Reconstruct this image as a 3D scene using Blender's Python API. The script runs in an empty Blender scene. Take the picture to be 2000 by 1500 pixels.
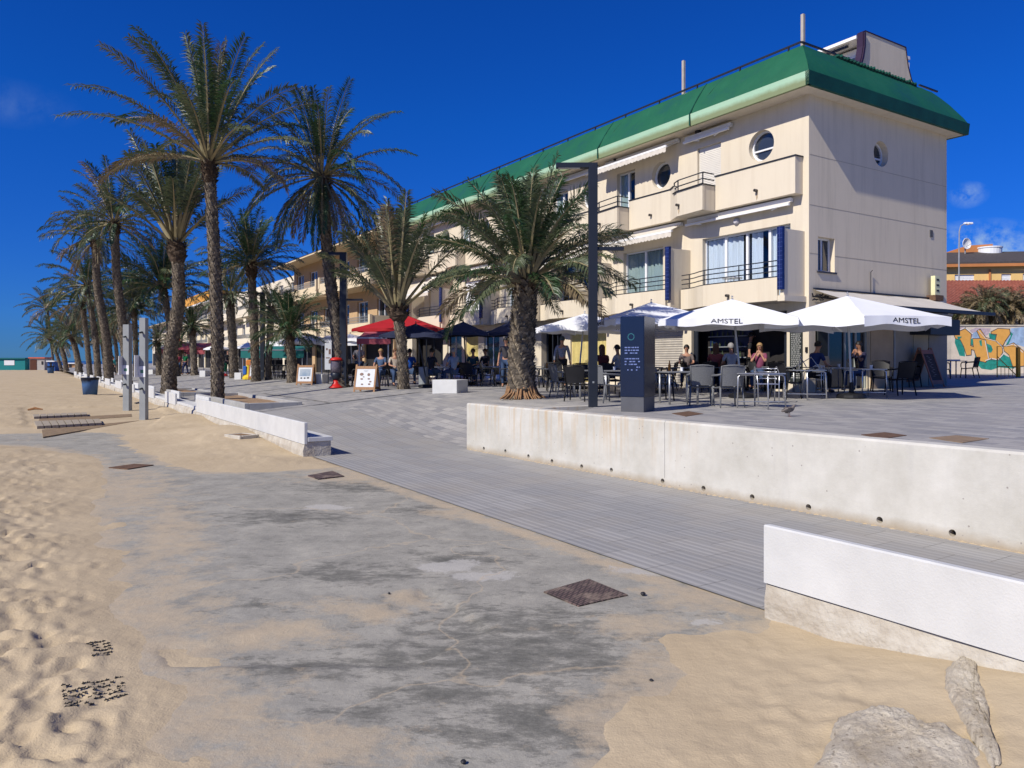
import bpy, math, random
import numpy as np
from mathutils import Vector, Matrix, Euler, noise
S = bpy.context.scene
COL = S.collection
PI = math.pi
# ------------------------------------------------------------ camera, sky, sun, exposure
F = 1460.0; HOR = 705.0; CAMZ = 1.8
cam_d = bpy.data.cameras.new('camera'); cam = bpy.data.objects.new('camera', cam_d); COL.objects.link(cam)
cam.location = (0, 0, CAMZ); cam.rotation_euler = (PI/2, 0, 0)
cam_d.sensor_width = 36; cam_d.lens = 36*F/2000; cam_d.shift_y = -(750-HOR)/2000
cam_d.clip_start = 0.05; cam_d.clip_end = 20000
S.camera = cam
S.view_settings.view_transform = 'Standard'; S.view_settings.look = 'None'
S.view_settings.exposure = 0.10; S.view_settings.gamma = 1.0
S.cycles.use_denoising = True
S.cycles.max_bounces = 6; S.cycles.diffuse_bounces = 2; S.cycles.glossy_bounces = 3
SUNDIR = Vector((-.884, -.807, 1.0)).normalized()
EL = math.asin(SUNDIR.z); AZ = math.atan2(SUNDIR.x, SUNDIR.y)
w = bpy.data.worlds.new('World'); S.world = w; w.use_nodes = True
nt = w.node_tree; nt.nodes.clear()
sky = nt.nodes.new('ShaderNodeTexSky'); sky.sky_type = 'NISHITA'; sky.sun_disc = False
sky.sun_elevation = EL; sky.sun_rotation = AZ; sky.air_density = 1.0; sky.dust_density = 0.0; sky.ozone_density = 3.0
hs = nt.nodes.new('ShaderNodeHueSaturation'); hs.inputs['Saturation'].default_value = 1.15; hs.inputs['Value'].default_value = .92; hs.inputs['Hue'].default_value = 0.512
bg = nt.nodes.new('ShaderNodeBackground'); bg.inputs[1].default_value = 0.062
wo = nt.nodes.new('ShaderNodeOutputWorld')
nt.links.new(sky.outputs[0], hs.inputs['Color'])
# a few thin clouds low in the sky
tc = nt.nodes.new('ShaderNodeTexCoord')
tm = nt.nodes.new('ShaderNodeMix'); tm.data_type = 'RGBA'; tm.blend_type = 'MULTIPLY'; tm.inputs[0].default_value = 1; 
sxyz = nt.nodes.new('ShaderNodeSeparateXYZ'); nt.links.new(tc.outputs['Generated'], sxyz.inputs[0])
elv = nt.nodes.new('ShaderNodeMapRange'); elv.inputs[1].default_value = 0.0; elv.inputs[2].default_value = .30; nt.links.new(sxyz.outputs[2], elv.inputs[0])
tg = nt.nodes.new('ShaderNodeMix'); tg.data_type = 'RGBA'; tg.inputs[6].default_value = (.15,.46,1.48,1); tg.inputs[7].default_value = (.08,.70,1.74,1); nt.links.new(elv.outputs[0], tg.inputs[0]); nt.links.new(tg.outputs[2], tm.inputs[7]); nt.links.new(hs.outputs[0], tm.inputs[6]); last = tm.outputs[2]
def cloud(last, d, rad, sx, sz, amt, sc):
    d = Vector(d).normalized()
    mp = nt.nodes.new('ShaderNodeVectorMath'); mp.operation = 'SUBTRACT'; mp.inputs[1].default_value = d
    nt.links.new(tc.outputs['Generated'], mp.inputs[0])
    ml = nt.nodes.new('ShaderNodeVectorMath'); ml.operation = 'MULTIPLY'; ml.inputs[1].default_value = (sx, sx, sz)
    nt.links.new(mp.outputs[0], ml.inputs[0])
    ln = nt.nodes.new('ShaderNodeVectorMath'); ln.operation = 'LENGTH'; nt.links.new(ml.outputs[0], ln.inputs[0])
    mr = nt.nodes.new('ShaderNodeMapRange'); mr.inputs[1].default_value = rad; mr.inputs[2].default_value = 0; mr.inputs[3].default_value = 0; mr.inputs[4].default_value = 1
    nt.links.new(ln.outputs['Value'], mr.inputs[0])
    nz = nt.nodes.new('ShaderNodeTexNoise'); nz.inputs['Scale'].default_value = sc; nz.inputs['Detail'].default_value = 6; nz.inputs['Roughness'].default_value = .62
    nt.links.new(tc.outputs['Generated'], nz.inputs['Vector'])
    m2 = nt.nodes.new('ShaderNodeMapRange'); m2.inputs[1].default_value = .42; m2.inputs[2].default_value = .72
    nt.links.new(nz.outputs[0], m2.inputs[0])
    mu = nt.nodes.new('ShaderNodeMath'); mu.operation = 'MULTIPLY'; nt.links.new(mr.outputs[0], mu.inputs[0]); nt.links.new(m2.outputs[0], mu.inputs[1])
    mv = nt.nodes.new('ShaderNodeMath'); mv.operation = 'MULTIPLY'; mv.use_clamp = True; mv.inputs[1].default_value = amt; nt.links.new(mu.outputs[0], mv.inputs[0])
    mx = nt.nodes.new('ShaderNodeMix'); mx.data_type = 'RGBA'; mx.inputs[7].default_value = (6.2,8.6,11,1)
    nt.links.new(mv.outputs[0], mx.inputs[0]); nt.links.new(last, mx.inputs[6])
    return mx.outputs[2]
last = cloud(last, (0.622, 1, 0.138), .085, 1.0, 1.9, 2.6, 24)
last = cloud(last, (0.61, 1, 0.222), .022, 1.0, 1.4, .9, 34)
last = cloud(last, (-0.67, 1, 0.345), .07, 1.0, 2.6, .20, 12)
nt.links.new(last, bg.inputs[0]); nt.links.new(bg.outputs[0], wo.inputs[0])
sd = bpy.data.lights.new('sun', 'SUN'); sd.energy = 4.8; sd.angle = math.radians(.53); sd.color = (1, .94, .84)
so = bpy.data.objects.new('sun', sd); COL.objects.link(so); so.location = (-30, -30, 40)
so.rotation_euler = SUNDIR.to_track_quat('Z', 'Y').to_euler()
# ------------------------------------------------------------ frames
U = Vector((-.5413, .8408, 0)); V = Vector((.8408, .5413, 0)); RZ = math.atan2(-.8408, .5413)
def W(u, v, z=0.0): p = U*u + V*v; return Vector((p.x, p.y, z))
def uv(p): return p.x*U.x+p.y*U.y, p.x*V.x+p.y*V.y
def sm(t): t = max(0., min(1., t)); return t*t*(3-2*t)
def vw(u): return 7.45 + .034*(13.27-u)          # front face of the retaining wall
def upper(v):
    if v > 10.8: return .8+.012*(v-10.8)
    if v < 5.2: return .3
    return .3+.5*(v-5.2)/5.6
def pave(u, v):
    if u < 13.27:
        return (.8+.012*max(0, v-10.8)) if v >= vw(u) else 0.0
    a = sm((u-14)/8); b = sm((v-7.5)/3.3)
    return upper(v)*(1-(1-a)*(1-b))
def gz(x, y):
    u, v = x*U.x+y*U.y, x*V.x+y*V.y
    return pave(u, v) if v >= 4.45 else 0.0
def hit(px, py, dz=0.0):
    kx = (px-1000)/F; kz = (HOR-py)/F; D = 3.0
    while D < 400:
        if CAMZ+kz*D <= gz(kx*D, D)+dz: break
        D *= 1.003
    return Vector((kx*D, D, gz(kx*D, D)+dz))
def atD(px, py, D): return Vector(((px-1000)/F*D, D, CAMZ+(HOR-py)/F*D))
def low(px, py, z=0.0): D = (CAMZ-z)*F/(py-HOR); return Vector(((px-1000)/F*D, D, z))
# ------------------------------------------------------------ materials
def L(h):
    h = h.lstrip('#'); r = [int(h[i:i+2], 16)/255 for i in (0, 2, 4)]
    return tuple((c/12.92 if c <= .04045 else ((c+.055)/1.055)**2.4) for c in r)+(1,)
MATS = {}
def mat(name, col, rough=.7, var=.12, scale=4., bump=.0, bscale=30., metal=0., col2=None, spec=.3, streak=None, trans=None, emit=None):
    if name in MATS: return MATS[name]
    m = bpy.data.materials.new(name); m.use_nodes = True; n = m.node_tree; b = n.nodes['Principled BSDF']
    c = L(col) if isinstance(col, str) else tuple(col)+(1,)
    b.inputs['Roughness'].default_value = rough; b.inputs['Metallic'].default_value = metal
    b.inputs['Specular IOR Level'].default_value = spec
    t = n.nodes.new('ShaderNodeTexCoord')
    vec = t.outputs['Object']
    if streak:
        mp = n.nodes.new('ShaderNodeMapping'); mp.inputs['Scale'].default_value = streak; n.links.new(vec, mp.inputs[0]); vec = mp.outputs[0]
    z = n.nodes.new('ShaderNodeTexNoise'); z.inputs['Scale'].default_value = scale; z.inputs['Detail'].default_value = 5; z.inputs['Roughness'].default_value = .6
    n.links.new(vec, z.inputs['Vector'])
    r = n.nodes.new('ShaderNodeMapRange'); r.inputs[1].default_value = .3; r.inputs[2].default_value = .7; n.links.new(z.outputs[0], r.inputs[0])
    mx = n.nodes.new('ShaderNodeMix'); mx.data_type = 'RGBA'
    if col2: c2 = L(col2) if isinstance(col2, str) else tuple(col2)+(1,); c1 = c
    else: c1 = tuple(x*(1-var) for x in c[:3])+(1,); c2 = tuple(min(1, x*(1+var)) for x in c[:3])+(1,)
    mx.inputs[6].default_value = c1; mx.inputs[7].default_value = c2
    n.links.new(r.outputs[0], mx.inputs[0]); n.links.new(mx.outputs[2], b.inputs['Base Color'])
    if bump:
        z2 = n.nodes.new('ShaderNodeTexNoise'); z2.inputs['Scale'].default_value = bscale; z2.inputs['Detail'].default_value = 4
        n.links.new(t.outputs['Object'], z2.inputs['Vector'])
        bp = n.nodes.new('ShaderNodeBump'); bp.inputs['Strength'].default_value = bump; bp.inputs['Distance'].default_value = .02
        n.links.new(z2.outputs[0], bp.inputs['Height']); n.links.new(bp.outputs[0], b.inputs['Normal'])
    if trans:
        tr = n.nodes.new('ShaderNodeBsdfTranslucent'); n.links.new(mx.outputs[2], tr.inputs[0])
        ms = n.nodes.new('ShaderNodeMixShader'); ms.inputs[0].default_value = trans
        n.links.new(b.outputs[0], ms.inputs[1]); n.links.new(tr.outputs[0], ms.inputs[2])
        n.links.new(ms.outputs[0], n.nodes['Material Output'].inputs[0])
    if emit:
        b.inputs['Emission Color'].default_value = L(emit); b.inputs['Emission Strength'].default_value = 1.0
    MATS[name] = m; return m
def nd(m): return m.node_tree.nodes, m.node_tree.links, m.node_tree.nodes['Principled BSDF']
# ------------------------------------------------------------ mesh builder
class MB:
    def __init__(s): s.v = []; s.f = []; s.m = []; s.cur = 0
    def add(s, vs, fs):
        o = len(s.v); s.v += [tuple(x) for x in vs]
        for f in fs: s.f.append([i+o for i in f]); s.m.append(s.cur)
        return s
    def box(s, x0, x1, y0, y1, z0, z1):
        if x0 > x1: x0, x1 = x1, x0
        if y0 > y1: y0, y1 = y1, y0
        if z0 > z1: z0, z1 = z1, z0
        v = [(x0,y0,z0),(x1,y0,z0),(x1,y1,z0),(x0,y1,z0),(x0,y0,z1),(x1,y0,z1),(x1,y1,z1),(x0,y1,z1)]
        return s.add(v, [(0,3,2,1),(4,5,6,7),(0,1,5,4),(1,2,6,5),(2,3,7,6),(3,0,4,7)])
    def bbox(s, x0, x1, y0, y1, z0, z1, b=.012):
        # box with chamfered vertical and top edges
        xs = [(x0+b,y0),(x1-b,y0),(x1,y0+b),(x1,y1-b),(x1-b,y1),(x0+b,y1),(x0,y1-b),(x0,y0+b)]
        ins = [(min(max(x,x0+b),x1-b), min(max(y,y0+b),y1-b)) for x, y in xs]
        v = [(x,y,z0) for x,y in xs]+[(x,y,z1-b) for x,y in xs]+[(x,y,z1) for x,y in ins]
        f = [tuple(range(7,-1,-1)), tuple(range(16,24))]
        for k in range(2):
            for i in range(8): j = (i+1)%8; f.append((k*8+i,k*8+j,k*8+8+j,k*8+8+i))
        return s.add(v, f)
    def hexa(s, p): return s.add(p, [(0,3,2,1),(4,5,6,7),(0,1,5,4),(1,2,6,5),(2,3,7,6),(3,0,4,7)])
    def bar(s, a, b, wd, h=None):
        h = h or wd; a = Vector(a); b = Vector(b); d = (b-a).normalized()
        sd_ = d.cross(Vector((0,0,1)))
        if sd_.length < .01: sd_ = Vector((1,0,0))
        sd_.normalize(); up = sd_.cross(d).normalized()
        o = [(-1,-1),(1,-1),(1,1),(-1,1)]
        v = [a+sd_*(x*wd/2)+up*(y*h/2) for x,y in o]+[b+sd_*(x*wd/2)+up*(y*h/2) for x,y in o]
        return s.add(v, [(0,3,2,1),(4,5,6,7),(0,1,5,4),(1,2,6,5),(2,3,7,6),(3,0,4,7)])
    def tube(s, pts, r, n=8, cap=True):
        pts = [Vector(p) for p in pts]; k = len(pts)
        rs = r if isinstance(r, (list, tuple)) else [r]*k
        v = []; ref = None
        for i, p in enumerate(pts):
            t = (pts[min(i+1,k-1)]-pts[max(i-1,0)]).normalized()
            if ref is None: ref = Vector((1,0,0)) if abs(t.x) < .9 else Vector((0,1,0))
            a = (ref-t*ref.dot(t)).normalized(); ref = a; b = t.cross(a)
            for j in range(n):
                th = 2*PI*j/n; v.append(p+a*(rs[i]*math.cos(th))+b*(rs[i]*math.sin(th)))
        f = [(i*n+j, i*n+(j+1)%n, (i+1)*n+(j+1)%n, (i+1)*n+j) for i in range(k-1) for j in range(n)]
        if cap: f += [tuple(range(n-1,-1,-1)), tuple((k-1)*n+j for j in range(n))]
        return s.add(v, f)
    def lathe(s, prof, n=16, c=(0,0,0), ax='z'):
        v = []
        for r, z in prof:
            for j in range(n):
                th = 2*PI*j/n
                a, b_ = r*math.cos(th), r*math.sin(th)
                v.append((c[0]+a, c[1]+b_, c[2]+z) if ax == 'z' else (c[0]+a, c[1]+z, c[2]+b_))
        k = len(prof)
        f = [(i*n+j, i*n+(j+1)%n, (i+1)*n+(j+1)%n, (i+1)*n+j) for i in range(k-1) for j in range(n)]
        f += [tuple(range(n-1,-1,-1)), tuple((k-1)*n+j for j in range(n))]
        if ax != 'z': f = [tuple(reversed(q)) for q in f]
        return s.add(v, f)
    def quad(s, a, b, c, d): return s.add([a,b,c,d], [(0,1,2,3)])
    def prism(s, poly, fn, d0, d1):
        # poly of (a,b) -> fn(a,b,d)
        n = len(poly)
        v = [fn(a,b,d0) for a,b in poly]+[fn(a,b,d1) for a,b in poly]
        return s.add(v, [tuple(range(n-1,-1,-1)), tuple(range(n,2*n))]+[(i,(i+1)%n,n+(i+1)%n,n+i) for i in range(n)])
    def build(s, name, mats, parent=None, smooth=False, loc=None, rz=None, fix=True):
        me = bpy.data.meshes.new(name); me.from_pydata(s.v, [], s.f)
        if not isinstance(mats, (list, tuple)): mats = [mats]
        for m in mats: me.materials.append(m)
        if len(mats) > 1: me.polygons.foreach_set('material_index', s.m)
        if smooth: me.polygons.foreach_set('use_smooth', [True]*len(s.f))
        me.update()
        if fix and len(s.f) < 4000:
            import bmesh
            bm = bmesh.new(); bm.from_mesh(me); bmesh.ops.recalc_face_normals(bm, faces=bm.faces); bm.to_mesh(me); bm.free()
        o = bpy.data.objects.new(name, me); COL.objects.link(o)
        if parent: o.parent = parent
        if loc is not None: o.location = loc
        if rz is not None: o.rotation_euler = (0,0,rz)
        return o
def empty(name, loc, rz=0.0):
    o = bpy.data.objects.new(name, None); COL.objects.link(o); o.location = loc; o.rotation_euler = (0,0,rz); o.empty_display_size = .3
    return o
def tag(o, label, cat, group=None):
    o['label'] = label; o['category'] = cat
    if group: o['group'] = group
    return o
def struct(o): o['kind'] = 'structure'; return o
def copy_tree(o, parent=None):
    c = o.copy(); COL.objects.link(c)
    if parent: c.parent = parent
    for ch in list(o.children): copy_tree(ch, c)
    return c
def text_mesh(s, size=1.0, bold=.0):
    cu = bpy.data.curves.new('t', 'FONT'); cu.body = s; cu.size = size; cu.align_x = 'CENTER'; cu.align_y = 'CENTER'; cu.offset = bold; cu.extrude = .003*size
    cu.resolution_u = 3
    o = bpy.data.objects.new('t', cu); COL.objects.link(o)
    dg = bpy.context.evaluated_depsgraph_get(); me = bpy.data.meshes.new_from_object(o.evaluated_get(dg))
    vs = [v.co.copy() for v in me.vertices]; fs = [tuple(p.vertices) for p in me.polygons]
    bpy.data.objects.remove(o); bpy.data.curves.remove(cu); bpy.data.meshes.remove(me)
    return vs, fs
def wall_holes(mb, fn, a0, a1, b0, b1, holes, depth):
    """flat wall with rectangular openings; fn(a,b,d): d=0 is the face, d>0 goes in"""
    xs = sorted({a0,a1,*[min(max(h[0],a0),a1) for h in holes],*[min(max(h[1],a0),a1) for h in holes]})
    zs = sorted({b0,b1,*[min(max(h[2],b0),b1) for h in holes],*[min(max(h[3],b0),b1) for h in holes]})
    for i in range(len(xs)-1):
        for j in range(len(zs)-1):
            cx, cz = (xs[i]+xs[i+1])/2, (zs[j]+zs[j+1])/2
            if any(h[0] < cx < h[1] and h[2] < cz < h[3] for h in holes): continue
            mb.quad(fn(xs[i],zs[j],0), fn(xs[i+1],zs[j],0), fn(xs[i+1],zs[j+1],0), fn(xs[i],zs[j+1],0))
    for h in holes:
        x0,x1,z0,z1 = h[:4]
        mb.quad(fn(x0,z0,0),fn(x0,z1,0),fn(x0,z1,depth),fn(x0,z0,depth))
        mb.quad(fn(x1,z0,0),fn(x1,z0,depth),fn(x1,z1,depth),fn(x1,z1,0))
        mb.quad(fn(x0,z0,0),fn(x0,z0,depth),fn(x1,z0,depth),fn(x1,z0,0))
        mb.quad(fn(x0,z1,0),fn(x1,z1,0),fn(x1,z1,depth),fn(x0,z1,depth))
def round_fill(mb, fn, cx, cz, r, half, depth, n=32):
    """square opening of half-size half narrowed to a round one"""
    ring = [(cx+r*math.cos(2*PI*i/n), cz+r*math.sin(2*PI*i/n)) for i in range(n)]
    out = []
    for i in range(n):
        c, s_ = math.cos(2*PI*i/n), math.sin(2*PI*i/n); k = half/max(abs(c), abs(s_)); out.append((cx+c*k, cz+s_*k))
    for i in range(n):
        j = (i+1)%n
        mb.quad(fn(*ring[i],0), fn(*ring[j],0), fn(*out[j],0), fn(*out[i],0))
        mb.quad(fn(*ring[i],0), fn(*ring[i],depth), fn(*ring[j],depth), fn(*ring[j],0))
# ============================================================ materials used widely
M = {}
M['white'] = mat('white_paint', (.80,.79,.77), .55, .03, 3, .05, 40)
M['bench'] = mat('white_terrazzo', (.57,.57,.55), .6, .08, 2.5, .15, 90)
M['pvc'] = mat('white_frame', (.78,.79,.80), .35, .02)
M['dark'] = mat('anthracite_metal', (.022,.027,.038), .42, .1, 3, 0, metal=.2)
M['navy_tile'] = mat('navy_tile', (.012,.022,.10), .2, .3, 6)
M['glass'] = mat('window_glass', (.03,.038,.05), .04, .3, 1.2, spec=.8)
M['shopglass'] = mat('shop_glass', (.012,.014,.02), .07, .3, 1.0, spec=.6)
M['curtain'] = mat('white_curtain', (.72,.76,.82), .8, .12, 6, streak=(6,6,.2))
M['curtain_g'] = mat('grey_green_curtain', (.36,.43,.40), .8, .25, 6, streak=(6,6,.2))
M['awning'] = mat('cream_awning_cloth', (.80,.74,.64), .8, .04, 3, trans=.25)
M['shutter'] = mat('cream_shutter', (.76,.72,.64), .5, .03)
M['concrete'] = mat('rough_concrete', (.50,.45,.37), .9, .2, 3, .6, 25)
M['alu'] = mat('brushed_aluminium', (.55,.56,.58), .32, .08, 5, metal=.85)
M['steel'] = mat('grey_coated_steel', (.30,.32,.33), .5, .08, 3, metal=.3)
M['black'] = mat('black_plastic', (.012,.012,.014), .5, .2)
M['greyrat'] = mat('grey_woven_plastic', (.16,.165,.17), .6, .18, 50, .4, 90)
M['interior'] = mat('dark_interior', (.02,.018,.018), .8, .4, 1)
M['wood'] = mat('varnished_wood', (.30,.15,.06), .5, .25, 5, streak=(8,8,1))
M['cloth_white'] = mat('white_parasol_cloth', (.82,.83,.85), .75, .03, 2, trans=.07)
M['cloth_navy'] = mat('navy_parasol_cloth', (.022,.028,.06), .8, .2, 2)
M['cloth_red'] = mat('red_parasol_cloth', (.42,.014,.02), .75, .12, 2, trans=.15)
M['cloth_pink'] = mat('faded_red_cloth', (.45,.10,.12), .75, .1, 2, trans=.15)
M['cloth_teal'] = mat('teal_awning_cloth', (.02,.17,.16), .75, .1, 2, trans=.15)
M['ink'] = mat('dark_ink', (.02,.02,.025), .6, .1)
M['terracotta'] = mat('terracotta_tile', (.33,.10,.05), .8, .25, 6, .3, 20)
M['red'] = mat('red_plastic', (.55,.02,.015), .4, .1)
M['yellow'] = mat('yellow_plastic', (.70,.50,.03), .45, .1)
M['blue'] = mat('blue_plastic', (.03,.12,.42), .45, .1)
M['green'] = mat('green_plastic', (.01,.15,.07), .45, .1)
M['rust'] = mat('rusty_iron', (.13,.075,.045), .85, .3, 12, .4, 60)
M['paper'] = mat('poster_paper', (.62,.64,.65), .5, .05, 6)
# ============================================================ ground
NOI = noise
def fbm(x, y, z=0., o=4): return noise.fractal(Vector((x,y,z)), 1., 2., o)
sandm = bpy.data.materials.new('beach_sand'); sandm.use_nodes = True
N, K, B = nd(sandm)
t = N.new('ShaderNodeTexCoord')
def noi(N, K, vec, sc, det=5, rough=.6):
    z = N.new('ShaderNodeTexNoise'); z.inputs['Scale'].default_value = sc; z.inputs['Detail'].default_value = det; z.inputs['Roughness'].default_value = rough
    K.new(vec, z.inputs['Vector']); return z.outputs[0]
def ramp(N, K, f, stops):
    r = N.new('ShaderNodeValToRGB'); e = r.color_ramp.elements
    while len(e) < len(stops): e.new(.5)
    for i, (p, c) in enumerate(stops): e[i].position = p; e[i].color = c if len(c) == 4 else tuple(c)+(1,)
    K.new(f, r.inputs[0]); return r.outputs[0]
def mixc(N, K, f, a, b, mode='MIX'):
    m = N.new('ShaderNodeMix'); m.data_type = 'RGBA'; m.blend_type = mode
    for i, x in ((0,f),(6,a),(7,b)):
        if isinstance(x, (int,float)): m.inputs[i].default_value = x
        elif isinstance(x, tuple): m.inputs[i].default_value = x if len(x) == 4 else x+(1,)
        else: K.new(x, m.inputs[i])
    return m.outputs[2]
def math_(N, K, op, a, b=None, cl=False):
    m = N.new('ShaderNodeMath'); m.operation = op; m.use_clamp = cl
    for i, x in ((0,a),(1,b)):
        if x is None: continue
        if isinstance(x, (int,float)): m.inputs[i].default_value = x
        else: K.new(x, m.inputs[i])
    return m.outputs[0]
def bump(N, K, B, h, st, dist=.02, prev=None):
    b = N.new('ShaderNodeBump'); b.inputs['Strength'].default_value = st; b.inputs['Distance'].default_value = dist; K.new(h, b.inputs['Height'])
    if prev: K.new(prev, b.inputs['Normal'])
    K.new(b.outputs[0], B.inputs['Normal']); return b.outputs[0]
def plasterm(name, col, dirt, amt=.30):
    m = bpy.data.materials.new(name); m.use_nodes = True; N,K,B = nd(m); t = N.new('ShaderNodeTexCoord'); ob = t.outputs['Object']
    mp = N.new('ShaderNodeMapping'); mp.inputs['Scale'].default_value = (2.2,2.2,.16); K.new(ob,mp.inputs[0])
    c = mixc(N,K,noi(N,K,ob,.7,6,.65),tuple(x*.93 for x in col),tuple(min(1,x*1.05) for x in col))
    f = ramp(N,K,noi(N,K,mp.outputs[0],1.6,8,.7),[(.48,(0,0,0)),(.78,(amt,amt,amt))]); c = mixc(N,K,f,c,dirt)
    f = ramp(N,K,noi(N,K,ob,3.5,8,.8),[(.60,(0,0,0)),(.75,(amt*.6,)*3)]); c = mixc(N,K,f,c,dirt)
    K.new(c,B.inputs['Base Color']); B.inputs['Roughness'].default_value = .88; B.inputs['Specular IOR Level'].default_value = .2
    bump(N,K,B,noi(N,K,ob,45,5,.7),.25,.01); return m

M['plaster'] = plasterm('cream_plaster',(.68,.60,.465),(.44,.35,.24),.36)
M['plaster2'] = plasterm('side_plaster',(.73,.63,.47),(.40,.34,.24),.42)
N, K, B = nd(sandm)
c = ramp(N, K, noi(N,K,t.outputs['Object'],.8), [(.3,(.46,.365,.235)),(.7,(.56,.455,.30))])
c = mixc(N, K, noi(N,K,t.outputs['Object'],220,2), c, (.33,.235,.14), 'MIX') if False else mixc(N, K, math_(N,K,'MULTIPLY',noi(N,K,t.outputs['Object'],160,2),.40), c, (.34,.265,.18))
K.new(c, B.inputs['Base Color']); B.inputs['Roughness'].default_value = .95; B.inputs['Specular IOR Level'].default_value = .1
b1 = bump(N, K, B, noi(N,K,t.outputs['Object'],7,6,.6), .35, .045)
bump(N, K, B, noi(N,K,t.outputs['Object'],90,3), .35, .01, b1)

def poly_sd(px, py, poly):
    """signed distance (numpy), positive inside"""
    n = len(poly); d = np.full(px.shape, 1e9); ins = np.zeros(px.shape, bool)
    for i in range(n):
        x0,y0 = poly[i]; x1,y1 = poly[(i+1)%n]
        ex,ey = x1-x0,y1-y0; wx,wy = px-x0,py-y0
        tt = np.clip((wx*ex+wy*ey)/(ex*ex+ey*ey+1e-9),0,1)
        d = np.minimum(d, np.hypot(wx-ex*tt, wy-ey*tt))
        c1 = (y0 <= py)&(y1 > py); c2 = (y0 > py)&(y1 <= py)
        cr = ex*wy-ey*wx
        ins ^= (c1&(cr > 0))|(c2&(cr < 0))
    return np.where(ins, d, -d)
def LP(pts): return [tuple(low(a,b).xy) for a,b in pts]
sand_left = LP([(360,1540),(318,1440),(282,1340),(240,1210),(214,1100),(186,1000),(196,930),(180,893),(60,872)])
sand_left += [(-26,19.5),(-60,24),(-60,1),(-2,1)]
sand_north = [tuple(low(a,b).xy) for a,b in [(665,912),(585,916),(430,922),(330,905),(262,868),(235,842),(60,846)]]+[(-60,26),(-200,160),(-95,155)]+[tuple(W(26,4.6).xy), tuple(W(13.9,4.6).xy)]
sand_right = LP([(1235,1560),(1215,1440),(1260,1330),(1350,1275),(1470,1240),(1500,1222)])+[tuple(W(3.5,4.5).xy), tuple(W(-9,4.5).xy), tuple(W(-9,0).xy),(1.5,1.5)]
# fan shaped tessellation (finer near the beach edge), world coordinates
ny, nx = 500, 500
Y = 2.0*np.exp(np.linspace(0, math.log(190/2.0), ny)); kx = np.concatenate([np.linspace(-1.15, .95, nx)])
GX = kx[None,:]*(Y[:,None]+1.0); GY = np.repeat(Y[:,None], nx, 1)
sdl = poly_sd(GX,GY,sand_left); sdn = poly_sd(GX,GY,sand_north); sdr = poly_sd(GX,GY,sand_right)
NZ = np.array([[fbm(x*1.3,y*1.3,3.,5) for x,y in zip(rx,ry)] for rx,ry in zip(GX,GY)])
NF = np.array([[fbm(x*4.,y*4.,7.,4) for x,y in zip(rx,ry)] for rx,ry in zip(GX,GY)])
def shelf(sd, soft, hmax): return hmax*np.clip((sd+NZ*.28*1.0)/soft+.0, -1, 1)
UU = GX*U.x+GY*U.y; VV = GX*V.x+GY*V.y
zl = shelf(sdl, 1.5, .115); zn = shelf(sdn, 2.2, .09); zr = shelf(sdr, 1.8, .10)
Zs = np.maximum(np.maximum(zl, zn), zr)
lv = np.clip(Zs/.08, 0, 1)
# bank of drifted sand against the benches
bank = np.exp(-((VV-4.0)/.75)**2)*np.where((UU > 14.6), 1, 0)*np.clip((UU-14.4)/1.6,0,1)*(.15+.08*np.sin(UU*1.1))*np.exp(-np.clip(UU-22,0,99)/9)
bank2 = np.exp(-((VV-4.5)/.9)**2)*np.clip((2.9-UU)/1.8,0,1)*.30*(UU < 3.4)
Zs = Zs + (bank*(zn > -.02) + bank2)*1.0
calm = np.clip(sdr*2,0,1)
amp = np.where(calm > .3, .22, .9)
NH = np.array([[fbm(x*9.,y*9.,17.,3) if y < 45 else 0 for x,y in zip(rx,ry)] for rx,ry in zip(GX,GY)])
Zs = Zs + lv*.010*NH
Zs = Zs + lv*amp*(NZ*.020 + np.abs(NF)*-.026)
rng = np.random.RandomState(4)
# foot prints: elongated dents with a pushed up rim
cnt = 0
for i in range(5200):
    D = 3.0+26*rng.rand()**1.4; kk = -.85+.75*rng.rand()
    if i % 16 == 0: kk = .1+.6*rng.rand(); D = 3.2+2.6*rng.rand()
    x, y = kk*D, D
    yi = int(np.clip(np.searchsorted(Y, y),1,ny-1)); xi = int(np.clip((kk*D/(D+1)+1.15)/(2.1)*nx,1,nx-2))
    if lv[yi,xi] < .12: continue
    big = i % 3
    a = (.06+.05*rng.rand())*(1 if big else 1.6); b_ = a*(.42+.3*rng.rand()); th = rng.rand()*PI
    y0 = np.searchsorted(Y, y-3*a); y1 = np.searchsorted(Y, y+3*a)
    if y1-y0 < 2: continue
    X_ = GX[y0:y1]-x; Y_ = GY[y0:y1]-y
    p = (X_*math.cos(th)+Y_*math.sin(th))/a; q = (-X_*math.sin(th)+Y_*math.cos(th))/b_
    r2 = p*p+q*q
    dp = (.010+.018*rng.rand())*(.45 if calm[yi,xi] > .3 else 1)
    Zs[y0:y1] += dp*(-1.1*np.exp(-r2*1.2)+.50*np.exp(-((np.sqrt(r2)-1.35)**2)*6))*np.clip(lv[y0:y1]*1.3,0,1); cnt += 1
wetp = poly_sd(GX,GY,[tuple(low(*q).xy) for q in [(40,800),(300,795),(330,812),(290,838),(60,868)]]); Zs = np.where(wetp > 0, np.minimum(Zs,.02+.25*Zs*np.clip(1-wetp/.5,0,1)), Zs)
Zs = np.where((VV > 4.52)&(UU < 200), -.25, Zs)

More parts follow.
